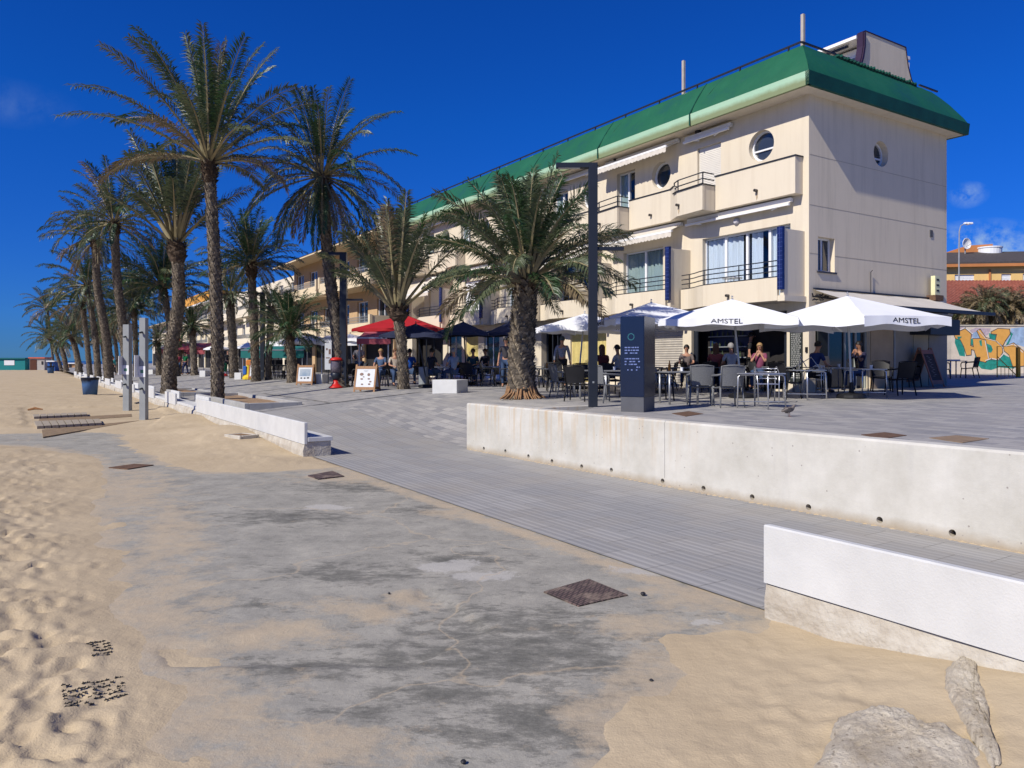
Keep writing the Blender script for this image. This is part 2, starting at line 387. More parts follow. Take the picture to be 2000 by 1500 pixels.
def sandz(x, y):
    if y < 2.1: return 0.
    yi = int(np.clip(np.searchsorted(Y,y),0,ny-1)); xi = int(np.clip((x/(Y[yi]+1.0)+1.15)/2.1*(nx-1),0,nx-1)); return max(0., float(Zs[yi,xi]))
def sand_hit(px, py):
    z = 0.
    for _ in range(6): P = low(px,py,z); z = .5*z+.5*sandz(P.x,P.y)
    return low(px,py,z)
def grid_mesh(name, X, Yy, Z, m, smooth=True):
    h, w_ = X.shape
    vs = np.stack([X,Yy,Z],-1).reshape(-1,3)
    idx = np.arange(h*w_).reshape(h,w_)
    q = np.stack([idx[:-1,:-1],idx[:-1,1:],idx[1:,1:],idx[1:,:-1]],-1).reshape(-1,4)
    me = bpy.data.meshes.new(name); me.from_pydata(vs.tolist(), [], q.tolist()); me.materials.append(m)
    if smooth: me.polygons.foreach_set('use_smooth', [True]*len(q))
    me.update(); o = bpy.data.objects.new(name, me); COL.objects.link(o); return o
struct(grid_mesh('sand', GX, GY, Zs, sandm))
# distant and surrounding sand, one large sheet below everything
fs = MB(); fs.quad((-900,-60,-.30),(900,-60,-.30),(900,172,-.30),(-900,172,-.30))
struct(fs.build('beach_ground', sandm))
# far beach strip at level, left of the fan
fs = MB(); fs.quad((-400,-40,-.02),(-2.9,-40,-.02),(-2.9,1.99,-.02),(-400,1.99,-.02)); 
fs.quad((-400,2.0,-.021),(-1.15*3,2.0,-.021),(-1.15*191,190,-.021),(-400,190,-.021))
struct(fs.build('beach_shore', sandm))
seam = mat('sea_water', (.012,.05,.11), .25, .2, .05, .3, 1.5)
fs = MB(); fs.quad((-9000,171,-.28),(2000,171,-.28),(2000,9000,-.28),(-9000,9000,-.28))
struct(fs.build('sea', seam))
# --- worn concrete slab
slab = bpy.data.materials.new('worn_beach_slab'); slab.use_nodes = True
N, K, B = nd(slab); t = N.new('ShaderNodeTexCoord'); ob = t.outputs['Object']
at1 = N.new('ShaderNodeAttribute'); at1.attribute_name = 'sandy'; at2 = N.new('ShaderNodeAttribute'); at2.attribute_name = 'dark'; at3 = N.new('ShaderNodeAttribute'); at3.attribute_name = 'pale'
base = ramp(N,K,noi(N,K,ob,1.9,12,.78),[(.33,(.255,.248,.215)),(.5,(.365,.35,.30)),(.66,(.47,.445,.375))])
mp = N.new('ShaderNodeMapping'); mp.inputs['Rotation'].default_value = (0,0,.35); mp.inputs['Scale'].default_value = (1.3,2.6,1); K.new(ob, mp.inputs[0])
n1 = math_(N,K,'MULTIPLY',math_(N,K,'SUBTRACT',noi(N,K,mp.outputs[0],2.6,15,.80),.5),4.2)
dk = math_(N,K,'ADD', math_(N,K,'MULTIPLY',at2.outputs['Fac'],.66), n1)
dk = ramp(N,K,dk,[(.28,(0,0,0)),(.50,(.55,.55,.55)),(.95,(1,1,1))])
base = mixc(N,K,math_(N,K,'MULTIPLY',dk,.85),base,(.105,.108,.095))
sn = math_(N,K,'ADD', math_(N,K,'MULTIPLY',at1.outputs['Fac'],.70), math_(N,K,'MULTIPLY',math_(N,K,'SUBTRACT',noi(N,K,ob,3.1,14,.78),.5),2.6))
sn = ramp(N,K,sn,[(.25,(0,0,0)),(.50,(.6,.6,.6)),(.85,(1,1,1))])
base = mixc(N,K,sn,base,(.53,.435,.305))
pl = math_(N,K,'ADD', math_(N,K,'MULTIPLY',at3.outputs['Fac'],.7), math_(N,K,'MULTIPLY',math_(N,K,'SUBTRACT',noi(N,K,ob,3.,12,.75),.5),1.6))
pl = ramp(N,K,pl,[(.45,(0,0,0)),(.56,(.8,.8,.8))])
base = mixc(N,K,pl,base,(.53,.51,.46))
gr = noi(N,K,ob,140,3,.7); base = mixc(N,K,math_(N,K,'MULTIPLY',gr,.4),base,(.12,.10,.08))
vo = N.new('ShaderNodeTexVoronoi'); vo.inputs['Scale'].default_value = 34; K.new(ob, vo.inputs['Vector'])
spk = ramp(N,K,vo.outputs['Distance'],[(.03,(1,1,1)),(.10,(0,0,0))])
base = mixc(N,K,math_(N,K,'MULTIPLY',spk,.35),base,(.06,.05,.045))
# thin sand-filled cracks
vc = N.new('ShaderNodeTexVoronoi'); vc.feature = 'DISTANCE_TO_EDGE'; vc.inputs['Scale'].default_value = .38
wp = N.new('ShaderNodeVectorMath'); wp.operation = 'ADD'; nn = N.new('ShaderNodeTexNoise'); nn.inputs['Scale'].default_value = 1.3; nn.inputs['Detail'].default_value = 6; K.new(ob, nn.inputs['Vector'])
K.new(ob, wp.inputs[0]); K.new(nn.outputs[1], wp.inputs[1]); K.new(wp.outputs[0], vc.inputs['Vector'])
ck = ramp(N,K,vc.outputs['Distance'],[(.001,(1,1,1)),(.006,(0,0,0))])
ck = math_(N,K,'MULTIPLY',ck,.5); base = mixc(N,K,ck,base,(.50,.40,.27))
K.new(base, B.inputs['Base Color']); B.inputs['Roughness'].default_value = .92; B.inputs['Specular IOR Level'].default_value = .15
b1 = bump(N,K,B,noi(N,K,ob,3.5,8,.7),.35,.05); bump(N,K,B,gr,.35,.008,b1)
ny2, nx2 = 230, 230
Y2 = 1.8*np.exp(np.linspace(0, math.log(19.5/1.8), ny2)); k2 = np.linspace(-1.05, 1.0, nx2)
X2 = k2[None,:]*(Y2[:,None]+.8); YY2 = np.repeat(Y2[:,None], nx2, 1)
PX = 1000+F*X2/YY2; PY = HOR+F*CAMZ/YY2
def blobs(lst):
    r = np.zeros_like(PX)
    for (x,y,a,b_) in lst: r = np.maximum(r, np.exp(-(((PX-x)/a)**2+((PY-y)/b_)**2)))
    return r
NZ2 = np.array([[fbm(x*1.1,y*1.1,9.,5) for x,y in zip(rx,ry)] for rx,ry in zip(X2,YY2)])
dark = blobs([(1000,1270,330,95),(1060,1420,300,60),(620,1300,180,30),(1010,1225,210,52),(1130,1300,190,45),(930,1290,210,45),(740,1290,170,35),(1085,1212,42,22),(1120,1390,220,45),(860,1360,190,28),(480,1300,60,14),(820,995,62,13),(700,950,130,14),(560,1010,130,16),(680,1120,160,20),(900,1090,120,16),(1180,1450,140,40),(700,1390,80,20),(500,1180,60,10)])
sandy = blobs([(300,1250,150,220),(400,1400,170,120),(700,1190,150,20),(800,1165,60,16),(560,1225,140,24),(480,1240,120,30),(250,960,110,60),(330,1050,90,80),(1250,1220,130,28),(1430,1260,120,50),(620,1460,240,50),(1330,1150,120,16),(700,930,150,16),(480,900,160,20),(880,1000,60,12),(1150,1380,90,40),(1400,1170,150,26),(360,1480,200,60)])
# sandy rim along the paved path
rim = np.exp(-((X2*V.x+YY2*V.y-4.33)/.16)**2); sandy = np.maximum(sandy, rim*1.1)
edge = np.maximum(np.maximum(poly_sd(X2,YY2,sand_left), poly_sd(X2,YY2,sand_north)), poly_sd(X2,YY2,sand_right))
sandy = np.maximum(sandy, np.clip(1+edge*2.2,0,1.2))
pale = blobs([(880,1105,110,18),(1290,1110,120,22),(1370,1215,50,12),(950,1120,90,20),(1390,1105,60,18),(640,990,60,10)])
# broken lip: the nearer part of the slab lies lower
lip = np.array([low(a,b).xy for a,b in [(300,1262),(430,1248),(520,1232),(620,1212),(720,1192),(800,1168),(832,1145)]])
Z2 = NZ2*.006
sdl2 = poly_sd(X2,YY2,[tuple(p) for p in lip]+[tuple(low(*q).xy) for q in [(900,1180),(960,1230),(800,1300),(500,1300),(330,1300)]])
Z2 = Z2-.028*np.clip((sdl2+NZ2*.04)/.04,0,1)
Z2 = np.where(YY2 > 19.2, -.06, Z2-.004)
so_ = grid_mesh('beach_slab', X2, YY2, Z2, slab); struct(so_)
for nm, ar in (('sandy',sandy),('dark',dark),('pale',pale)):
    a = so_.data.attributes.new(nm, 'FLOAT', 'POINT'); a.data.foreach_set('value', ar.reshape(-1).astype(np.float32))
# drop slab faces under the paved path
import bmesh
bm = bmesh.new(); bm.from_mesh(so_.data)
kill = [f for f in bm.faces if all((v.co.x*V.x+v.co.y*V.y) > 4.62 for v in f.verts)]
bmesh.ops.delete(bm, geom=kill, context='FACES'); bm.to_mesh(so_.data); bm.free()
# --- paved surfaces (local frame: x = -u, y = v)
def frame_grid(name, us, vs_, zf, m):
    X = np.repeat(-np.array(us)[:,None], len(vs_), 1); Yy = np.repeat(np.array(vs_)[None,:], len(us), 0)
    Z = np.array([[zf(u,v) for v in vs_] for u in us]); o = grid_mesh(name, X, Yy, Z, m, True); o.rotation_euler = (0,0,RZ); return o
groove = bpy.data.materials.new('grooved_paving'); groove.use_nodes = True
N,K,B = nd(groove); t = N.new('ShaderNodeTexCoord'); ob = t.outputs['Object']; sp = N.new('ShaderNodeSeparateXYZ'); K.new(ob, sp.inputs[0])
wv = math_(N,K,'SINE',math_(N,K,'MULTIPLY',sp.outputs[1],2*PI/.10))
gm = ramp(N,K,math_(N,K,'MULTIPLY_ADD' if False else 'ADD',math_(N,K,'MULTIPLY',wv,.5),.5),[(.05,(1,1,1)),(.45,(0,0,0))])
br = N.new('ShaderNodeTexBrick'); br.inputs['Scale'].default_value = 1; br.inputs['Brick Width'].default_value = .6; br.inputs['Row Height'].default_value = .4; br.inputs['Mortar Size'].default_value = .004
br.inputs['Color1'].default_value = (.285,.28,.27,1); br.inputs['Color2'].default_value = (.345,.335,.315,1); br.inputs['Mortar'].default_value = (.12,.115,.105,1); K.new(ob, br.inputs['Vector'])
base = mixc(N,K,math_(N,K,'MULTIPLY',gm,.30),br.outputs[0],(.17,.17,.17))
base = mixc(N,K,ramp(N,K,noi(N,K,ob,.9,6,.7),[(.45,(0,0,0)),(.75,(.5,.5,.5))]),base,(.33,.29,.23))
sdst = ramp(N,K,math_(N,K,'ADD',sp.outputs[1],math_(N,K,'MULTIPLY',noi(N,K,ob,3,7),.35)),[(0,(1,1,1)),(1,(1,1,1))])
K.new(base,B.inputs['Base Color']); B.inputs['Roughness'].default_value = .75
bump(N,K,B,wv,.26,.008)
us = [-30,-20,-10,0]+list(np.arange(2,30.1,.5)); vs_ = list(np.arange(4.45,7.76,.15))
def pathz(u, v):
    a = sm((u-14)/8); z = upper(v)*a
    return z+.006*(1-a)
struct(frame_grid('grooved_path', us, vs_, pathz, groove))
tile = bpy.data.materials.new('grey_mosaic_paving'); tile.use_nodes = True
N,K,B = nd(tile); t = N.new('ShaderNodeTexCoord'); ob = t.outputs['Object']
br = N.new('ShaderNodeTexBrick'); br.inputs['Scale'].default_value = 1; br.inputs['Brick Width'].default_value = .42; br.inputs['Row Height'].default_value = .21; br.inputs['Mortar Size'].default_value = .006
br.inputs['Color1'].default_value = (.225,.225,.23,1); br.inputs['Color2'].default_value = (.43,.41,.375,1); br.inputs['Mortar'].default_value = (.13,.13,.13,1); br.inputs['Bias'].default_value = -.1; K.new(ob, br.inputs['Vector'])
base = mixc(N,K,ramp(N,K,noi(N,K,ob,.45,6,.7),[(.35,(0,0,0)),(.7,(.7,.7,.7))]),br.outputs[0],(.33,.31,.28))
base = mixc(N,K,ramp(N,K,noi(N,K,ob,14,4,.7),[(.5,(0,0,0)),(.8,(.35,.35,.35))]),base,(.15,.14,.13))
K.new(base,B.inputs['Base Color']); B.inputs['Roughness'].default_value = .72
us = list(np.arange(13.27,30,.5))+list(np.arange(30,60,2))+list(range(60,260,10)); vs_ = [7.5]+list(np.arange(7.8,12,.3))+list(np.arange(12,30,1.5))+[34,40,60,120]
struct(frame_grid('promenade', us, vs_, pave, tile))
us = [22.0,23,24,25,26,28,30,34,40,60,100,160,260]; vs_ = [4.47,5.2,6,7,7.6]
struct(frame_grid('promenade_edge_strip', us, vs_, lambda u,v: upper(v)+.007, tile))
us = list(np.arange(-40,13.3,2))+[13.27]; vs_ = [0,.2,.5,1,2,3.3,5,10,20,40,80,150]
X = np.array([[-u for v in vs_] for u in us]); Yy = np.array([[vw(u)+.12+v for v in vs_] for u in us]); Z = np.array([[pave(u,vw(u)+.12+v) for v in vs_] for u in us])
o = grid_mesh('terrace', X, Yy, Z, tile); o.rotation_euler = (0,0,RZ); struct(o)
# slot drains across the promenade
dr = MB()
for u0, v0, v1 in ((22.0,7.1,15),(31.5,7,15),(43,5.2,15),(60,5.2,15)):
    for k in range(12):
        va, vb = v0+(v1-v0)*k/12, v0+(v1-v0)*(k+1)/12
        dr.quad((-u0-.05,va,pave(u0,va)+.008),(-u0+.05,va,pave(u0,va)+.008),(-u0+.05,vb,pave(u0,vb)+.008),(-u0-.05,vb,pave(u0,vb)+.008))
struct(dr.build('drain_channel', M['ink'], rz=RZ))
# ============================================================ front retaining wall
cw = bpy.data.materials.new('stained_white_concrete'); cw.use_nodes = True
N,K,B = nd(cw); t = N.new('ShaderNodeTexCoord'); ob = t.outputs['Object']; sp = N.new('ShaderNodeSeparateXYZ'); K.new(ob, sp.inputs[0])
base = ramp(N,K,noi(N,K,ob,1.3,8,.7),[(.3,(.44,.42,.36)),(.7,(.61,.59,.53))])
mp = N.new('ShaderNodeMapping'); mp.inputs['Scale'].default_value = (6,6,.35); K.new(ob, mp.inputs[0])
stn = noi(N,K,mp.outputs[0],1.5,6,.6)
msk = N.new('ShaderNodeMapRange'); msk.inputs[1].default_value = -6.6; msk.inputs[2].default_value = -8.6; K.new(sp.outputs[0], msk.inputs[0])
f = math_(N,K,'MULTIPLY',ramp(N,K,stn,[(.50,(0,0,0)),(.66,(1,1,1))]),msk.outputs[0])
hm = N.new('ShaderNodeMapRange'); hm.inputs[1].default_value = .15; hm.inputs[2].default_value = .75; K.new(sp.outputs[2], hm.inputs[0]); f = math_(N,K,'MULTIPLY',f,hm.outputs[0])
base = mixc(N,K,math_(N,K,'MULTIPLY',f,.75),base,(.50,.36,.20))
base = mixc(N,K,ramp(N,K,stn,[(.55,(0,0,0)),(.8,(.35,.35,.35))]),base,(.42,.41,.39))
lowm = N.new('ShaderNodeMapRange'); lowm.inputs[1].default_value = .07; lowm.inputs[2].default_value = -.05; K.new(math_(N,K,'ADD',sp.outputs[2],math_(N,K,'MULTIPLY',noi(N,K,ob,5,6,.7),-.12)), lowm.inputs[0]); lowm.clamp = True
base = mixc(N,K,math_(N,K,'MULTIPLY',lowm.outputs[0],.8),base,(.33,.26,.17))
vo = N.new('ShaderNodeTexVoronoi'); vo.inputs['Scale'].default_value = 7; K.new(ob, vo.inputs['Vector'])
base = mixc(N,K,ramp(N,K,vo.outputs['Distance'],[(.05,(1,1,1)),(.08,(0,0,0))]),base,(.30,.27,.24))
K.new(base,B.inputs['Base Color']); B.inputs['Roughness'].default_value = .85
bump(N,K,B,noi(N,K,ob,30,5,.7),.25,.01)
WALLTOP = .945
wl = empty('retaining_wall', (0,0,0), RZ); tag(wl, 'long low stained white concrete wall holding up the terrace, with drain holes along its foot', 'wall')
ang = math.atan2(.034, 1)
mb = MB()
holes = []
for px, py in ((945,876),(987,881),(1032,891),(1078,901),(1136,912),(1194,918),(1294,941),(1374,956),(1469,972),(1579,998),(1718,1023),(1860,1051)):
    k = (px-1000)/F; p0 = W(13.27,7.45); p1 = W(3.27,7.79); d = p1-p0
    s_ = (p0.x-k*p0.y)/(k*d.y-d.x); P = p0+d*s_; z = CAMZ-(py-HOR)/F*P.y
    holes.append((s_*10, z))
f_ = lambda a,b,d: (-(13.27-a)-d*.034, 7.45+.034*a+d, b)   # a = metres along from the left end
sq = [(a-.05,a+.05,max(z,.075)-.05,max(z,.075)+.05) for a,z in holes]
joint = 5.45
for a0,a1 in ((0,joint-.003),(joint+.003,26)):
    hs_ = [h for h in sq if a0 < h[0] < a1]
    wall_holes(mb, f_, a0, a1, -.3, WALLTOP-.025, hs_, .2)
    for h in hs_: round_fill(mb, f_, (h[0]+h[1])/2, (h[2]+h[3])/2, .036, .05, .2, 16)
    mb.quad(f_(a0,WALLTOP-.025,0),f_(a1,WALLTOP-.025,0),f_(a1,WALLTOP,.025),f_(a0,WALLTOP,.025))
    mb.quad(f_(a0,WALLTOP,.025),f_(a1,WALLTOP,.025),f_(a1,WALLTOP,.24),f_(a0,WALLTOP,.24))
    mb.quad(f_(a0,WALLTOP,.24),f_(a1,WALLTOP,.24),f_(a1,-.3,.24),f_(a0,-.3,.24))
    for a in (a0,a1): mb.add([f_(a,-.3,0),f_(a,WALLTOP-.025,0),f_(a,WALLTOP,.025),f_(a,WALLTOP,.24),f_(a,-.3,.24)],[(0,1,2,3,4)])
mb.box(-13.27,-13.03,7.69,11.0,-.3,.80)     # return wall along the slope
mb.build('wall_body', cw, wl, fix=False)
for (a,z) in holes:
    h = MB(); h.lathe([(.034,0),(.034,.10)],10,c=f_(a,max(z,.075),.10),ax='y'); h.build('drain_hole', M['ink'], wl)
ws = MB()
for i in range(130):
    a = .15+i*.1; r = random.Random(i); x,y,z = f_(a,0,0); hh = .008+.014*r.random()
    ws.add([(x-.07,y+.01,0),(x+.07,y+.01,0),(x,y-.05-.05*r.random(),.0),(x,y+.01,hh)],[(0,2,3),(2,1,3)])
ws.build('sand_drift', sandm, wl)
# ============================================================ benches
def bench(name, u0, u1, sea_back, inland_back, label, group, base=True, v0=4.33):
    """u0 near end, u1 far end; local x=-u"""
    e = empty(name, W((u0+u1)/2, v0+.25, 0), RZ); uc = (u0+u1)/2
    tag(e, label, 'bench', group)
    x = lambda u: -(u-uc)
    m = MB(); m.bbox(x(u1), x(u0), -.18, .30, .29, .37, .008); m.build('seat', M['bench'], e)
    def back(a,b,y0,y1,zt):
        n = max(1, round((b-a)/3.6)); 
        for i in range(n):
            q0 = a+(b-a)*i/n; q1 = a+(b-a)*(i+1)/n
            m = MB(); m.bbox(x(q1)+.003, x(q0)-.003, y0, y1, .245, zt, .01); m.build('backrest', M['bench'], e)
    if sea_back: back(sea_back[0], sea_back[1], -.25, -.183, .65)
    if inland_back: back(inland_back[0], inland_back[1], .303, .37, .62)
    m = MB(); n = max(2, int((u1-u0)/.4))
    # rounded, worn concrete plinth
    prof = [(-.17,.285),(-.235,.23),(-.255,.12),(-.25,-.25),(.27,-.25),(.27,.285)]
    vs = []
    for i in range(n+1):
        xx = x(u0+.02)+(x(u1-.02)-x(u0+.02))*i/n
        for (yy,zz) in prof:
            q = fbm(xx*1.5+uc, zz*3, 2)*.02
            vs.append((xx+(q if 0 < i < n else 0), yy+q, zz))
    k = len(prof)
    fs = [(i*k+j, i*k+(j+1)%k, (i+1)*k+(j+1)%k, (i+1)*k+j) for i in range(n) for j in range(k)]+[tuple(range(k)), tuple(n*k+j for j in range(k-1,-1,-1))]
    m.add(vs, fs); m.build('plinth', M['benchbase'], e)
    return e
M['benchbase'] = mat('weathered_plinth_concrete', (.36,.31,.24), .95, .3, 3.5, .9, 22, col2=(.55,.52,.45))
bench('concrete_bench', -5.6, 3.47, (-5.6,3.47), None, 'big white bench cut off by the right edge of the photo', 'white benches along the beach edge')
bench('concrete_bench', 13.8, 24.7, (13.8,24.6), None, 'longest white bench with its end beside the grooved path, nearest of the beach row', 'white benches along the beach edge', v0=4.28)
seq = [(24.75,31,(28.6,31),(25.6,27.9)),(31.05,37.5,(33.9,37.5),(31.2,33.2)),(37.55,43.5,(40.8,43.5),(38,40)),(43.55,50,(46.5,50),(43.8,46)),(50.05,57,(53.4,57),(50.4,52.8)),(57.05,64,(60.6,64),(57.5,60)),(64.05,71,(67.4,71),(64.3,66.6)),(71.05,79,(74.8,79),(71.5,74)),(79.05,87,(83,87),(79.5,82)),(87.05,96,(91,96),(87.5,90))]
ords = ['second','third','fourth','fifth','sixth','seventh','eighth','ninth','tenth','eleventh']
for (a,b,sb,ib), od in zip(seq, ords):
    bench('concrete_bench', a, b, sb, ib, f'{od} white bench of the row along the beach, counted from the grooved path', 'white benches along the beach edge', v0=4.28-.004*(a-24))
# planter with palm
def planter(u0,u1,v0,v1,zt,label):
    uc,vc = (u0+u1)/2,(v0+v1)/2; e = empty('planter', W(uc,vc,0), RZ); tag(e,label,'planter','raised planters by the benches')
    a,b = (u1-u0)/2,(v1-v0)/2; m = MB(); t_=.14
    m.bbox(-a,a,-b,-b+t_,-.1,zt); m.bbox(-a,a,b-t_,b,-.1,zt); m.bbox(-a,-a+t_,-b+t_+.002,b-t_-.002,-.1,zt-.003); m.bbox(a-t_,a,-b+t_+.002,b-t_-.002,-.1,zt-.003)
    m.build('kerb', mat('planter_concrete',(.36,.355,.34),.85,.12,3,.3,30), e)
    m = MB(); nn_=10
    vs=[(-a+t_+(2*a-2*t_)*i/nn_, -b+t_+(2*b-2*t_)*j/4, zt-.10+.03*fbm(i*.7,j*.9,u0)) for i in range(nn_+1) for j in range(5)]
    m.add(vs,[(i*5+j,i*5+j+1,(i+1)*5+j+1,(i+1)*5+j) for i in range(nn_) for j in range(4)]); m.build('soil', mat('planter_soil',(.30,.20,.12),.95,.3,4,.5,30), e)
planter(22.6,30.5,5.25,6.95,.56,'concrete planter of bare soil at the foot of the nearest tall palm')
planter(33.5,39,5.2,6.7,.50,'small concrete planter behind the second bench')
# ============================================================ main building (local x = -s along the front, y into the house, z from the terrace)
C0 = Vector((8.54, 21.5, 0)); ZB = .90
bld = empty('apartment_building', (C0.x, C0.y, ZB), RZ)
tag(bld, 'three storey cream building with a green mansard roof and round windows', 'building')
LEN, DEP = 27.4, 7.53
Z_ = lambda z: z-ZB
front = lambda a,b,d: (-a, d, b-ZB)
side = lambda a,b,d: (-d, a, b-ZB)          # a = into depth, d = into the house
mods = [.2, 4.65, 8.75, 12.85, 16.95, 21.05, 25.1]   # pillar positions along s
EAVE = 9.52
# ---- front wall with its openings
holes = []
fw = [(.62,4.05)]+[(m+1.25,m+3.35) for m in mods[1:6]]
for a,b in fw: holes.append((a,b,3.68,5.86))
dr_ = [3.2+4.1*i+.06 for i in range(6)]
for a in dr_: holes.append((a,a+1.02,6.85,8.92))
rc = [1.67,6.0,10.1,14.2,18.3,22.4]; RR = .47; HF = .6
for c_ in rc: holes.append((c_-HF,c_+HF,8.40-HF,8.40+HF))
gr_ = [(.75,4.55,'bar'),(4.95,6.5,'shutter'),(6.9,8.1,'door'),(9.0,11.3,'yellow'),(11.9,13.4,'dark'),(14.0,16.4,'shop'),(16.9,18.3,'white'),(18.9,20.2,'yellow2'),(20.6,22.2,'white'),(22.7,26.6,'dark')]
for a,b,k in gr_: holes.append((a,b,.95,3.30))
m = MB(); wall_holes(m, front, 0, LEN, .5, EAVE+.2, holes, .28)
for c_ in rc: round_fill(m, front, c_, 8.40, RR, HF, .28)
# ---- side wall
sh = [(.42,1.22,4.42,5.42),(3.62-.5,3.62+.5,8.30-.5,8.30+.5),(.30,3.0,.95,3.15)]
m.build('wall', M['plaster'], bld, fix=False)
m = MB(); wall_holes(m, side, 0, DEP, .5, EAVE+.2, sh, .26); round_fill(m, side, 3.62, 8.30, .40, .5, .26)
m.quad(side(DEP,.5,0),side(DEP,EAVE+.2,0),side(DEP,EAVE+.2,LEN),side(DEP,.5,LEN)); m.quad(front(LEN,.5,0),front(LEN,EAVE+.2,0),front(LEN,EAVE+.2,DEP),front(LEN,.5,DEP))
m.build('wall', M['plaster2'], bld, fix=False)
bl = MB()     # thin dark bed joints on the side wall
for z0,z1 in ((6.30,6.30),(5.02,5.02),(7.75,7.75)):
    if z0 == 5.02:
        for a,b in ((.02,.41),(1.23,DEP-.02)): bl.box(-.002,.004,a,b,Z_(4.90),Z_(4.915))
    else: bl.box(-.002,.004,.02,DEP-.02,Z_(z0),Z_(z0)+.011)
bl.build('wall_joint', mat('joint_line',(.42,.36,.27),.9), bld)
# dark core behind the openings so that nothing shows through
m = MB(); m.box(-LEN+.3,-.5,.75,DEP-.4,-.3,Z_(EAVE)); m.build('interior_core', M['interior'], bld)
# ---- eave, fascia, mansard, flat roof
of, os_, orr = .72, .51, .42
x1, x0_, y0_, y1_ = os_, -LEN-.3, -of, DEP+orr
def ring(ix, z): return [(x0_,y0_+ix,z),(x1-ix,y0_+ix,z),(x1-ix,y1_-ix,z),(x0_,y1_-ix,z)]
m = MB(); r0 = ring(.0,Z_(EAVE)); r1 = [(x0_,.0,Z_(EAVE)),(0,0,Z_(EAVE)),(0,DEP,Z_(EAVE)),(x0_,DEP,Z_(EAVE))]
m.box(x0_,x1-.02,y0_+.02,y1_-.02,Z_(EAVE)-.04,Z_(EAVE)+.10)
m.build('eave_soffit', M['plaster'], bld)
gm_ = bpy.data.materials.new('green_roof_sheet'); gm_.use_nodes = True
N,K,B = nd(gm_); t = N.new('ShaderNodeTexCoord'); ob = t.outputs['Object']
c_ = ramp(N,K,noi(N,K,ob,.5,6,.7),[(.3,(.004,.075,.060)),(.5,(.006,.10,.042)),(.72,(.012,.125,.055))])
mp = N.new('ShaderNodeMapping'); mp.inputs['Scale'].default_value = (5,5,.6); K.new(ob,mp.inputs[0])
c_ = mixc(N,K,ramp(N,K,noi(N,K,mp.outputs[0],1.5,6,.7),[(.58,(0,0,0)),(.8,(.3,.3,.3))]),c_,(.06,.15,.08))
K.new(c_,B.inputs['Base Color']); B.inputs['Roughness'].default_value = .55; bump(N,K,B,noi(N,K,ob,3,5,.6),.4,.03)
fas = bpy.data.materials.new('pale_green_fascia'); fas.use_nodes = True
N,K,B = nd(fas); t = N.new('ShaderNodeTexCoord'); ob = t.outputs['Object']; sp = N.new('ShaderNodeSeparateXYZ'); K.new(ob,sp.inputs[0])
gf = N.new('ShaderNodeMapRange'); gf.inputs[1].default_value = Z_(EAVE)+.12; gf.inputs[2].default_value = Z_(EAVE)-.02; K.new(math_(N,K,'ADD',sp.outputs[2],math_(N,K,'MULTIPLY',noi(N,K,ob,2,6,.8),-.18)),gf.inputs[0])
c_ = mixc(N,K,noi(N,K,ob,1.2,6,.7),(.30,.52,.36),(.42,.60,.42)); c_ = mixc(N,K,math_(N,K,'MULTIPLY',gf.outputs[0],.8),c_,(.18,.19,.07))
K.new(c_,B.inputs['Base Color']); B.inputs['Roughness'].default_value = .7
dgr = mat('dark_green_fascia',(.004,.065,.042),.6,.3,1.5,.2,20)
def curved_panel(mb, pa, pb, nseg=1):
    for a,b in zip(pa[:-1],pb[:-1]): pass
fz0, fz1, tz = Z_(EAVE)-.05, Z_(EAVE)+.33, Z_(10.98)
bays = [x1]+[-s_ for s_ in (3.9,8.6,13.2,17.6,22.4)]+[x0_]
for i in range(len(bays)-1):
    a,b = bays[i], bays[i+1]
    g = .02
    m = MB(); m.hexa([(b+g,y0_,fz0),(a-(g if i else 0),y0_,fz0),(a-(g if i else 0),y0_+.1,fz0),(b+g,y0_+.1,fz0),(b+g,y0_-.03,fz1),(a-(g if i else -.03),y0_-.03,fz1),(a-(g if i else 0),y0_+.1,fz1),(b+g,y0_+.1,fz1)])
    m.build('fascia', fas, bld)
    m = MB(); prev = None
    at, bt = (a-.75 if i == 0 else a-g), (b+g)
    ntt = 8; nx_ = 10
    P_ = []
    for j in range(ntt+1):
        tt = j/ntt; y_ = y0_+.0+.75*tt; zz = fz1+(tz-fz1)*(tt**.85)
        xa = a+( -.75*tt if i == 0 else -g)
        P_.append([(xa+(bt-xa)*q/nx_, y_+.012*fbm((xa+(bt-xa)*q/nx_)*2,j*.5,1), zz+.01*fbm(q*1.3+i*7,j*.6,5)) for q in range(nx_+1)])
    vs = [p for r in P_ for p in r]; m.add(vs,[(j*(nx_+1)+q,j*(nx_+1)+q+1,(j+1)*(nx_+1)+q+1,(j+1)*(nx_+1)+q) for j in range(ntt) for q in range(nx_)])
    m.build('roof_sheet', gm_, bld, smooth=True, fix=False)
    if i:
        m = MB(); m.tube([(a,y0_-.045,fz0),(a,y0_-.045,fz1),(a,y0_+.36,fz1+.62),(a,y0_+.76,tz+.01)],.025,6)
        m.tube([(a+.75,y0_+.76,tz+.01),(a+.5,y0_+.36,fz1+.62),(a+.25,y0_+.02,fz1+.02)],.008,5); m.build('roof_seam', dgr, bld)
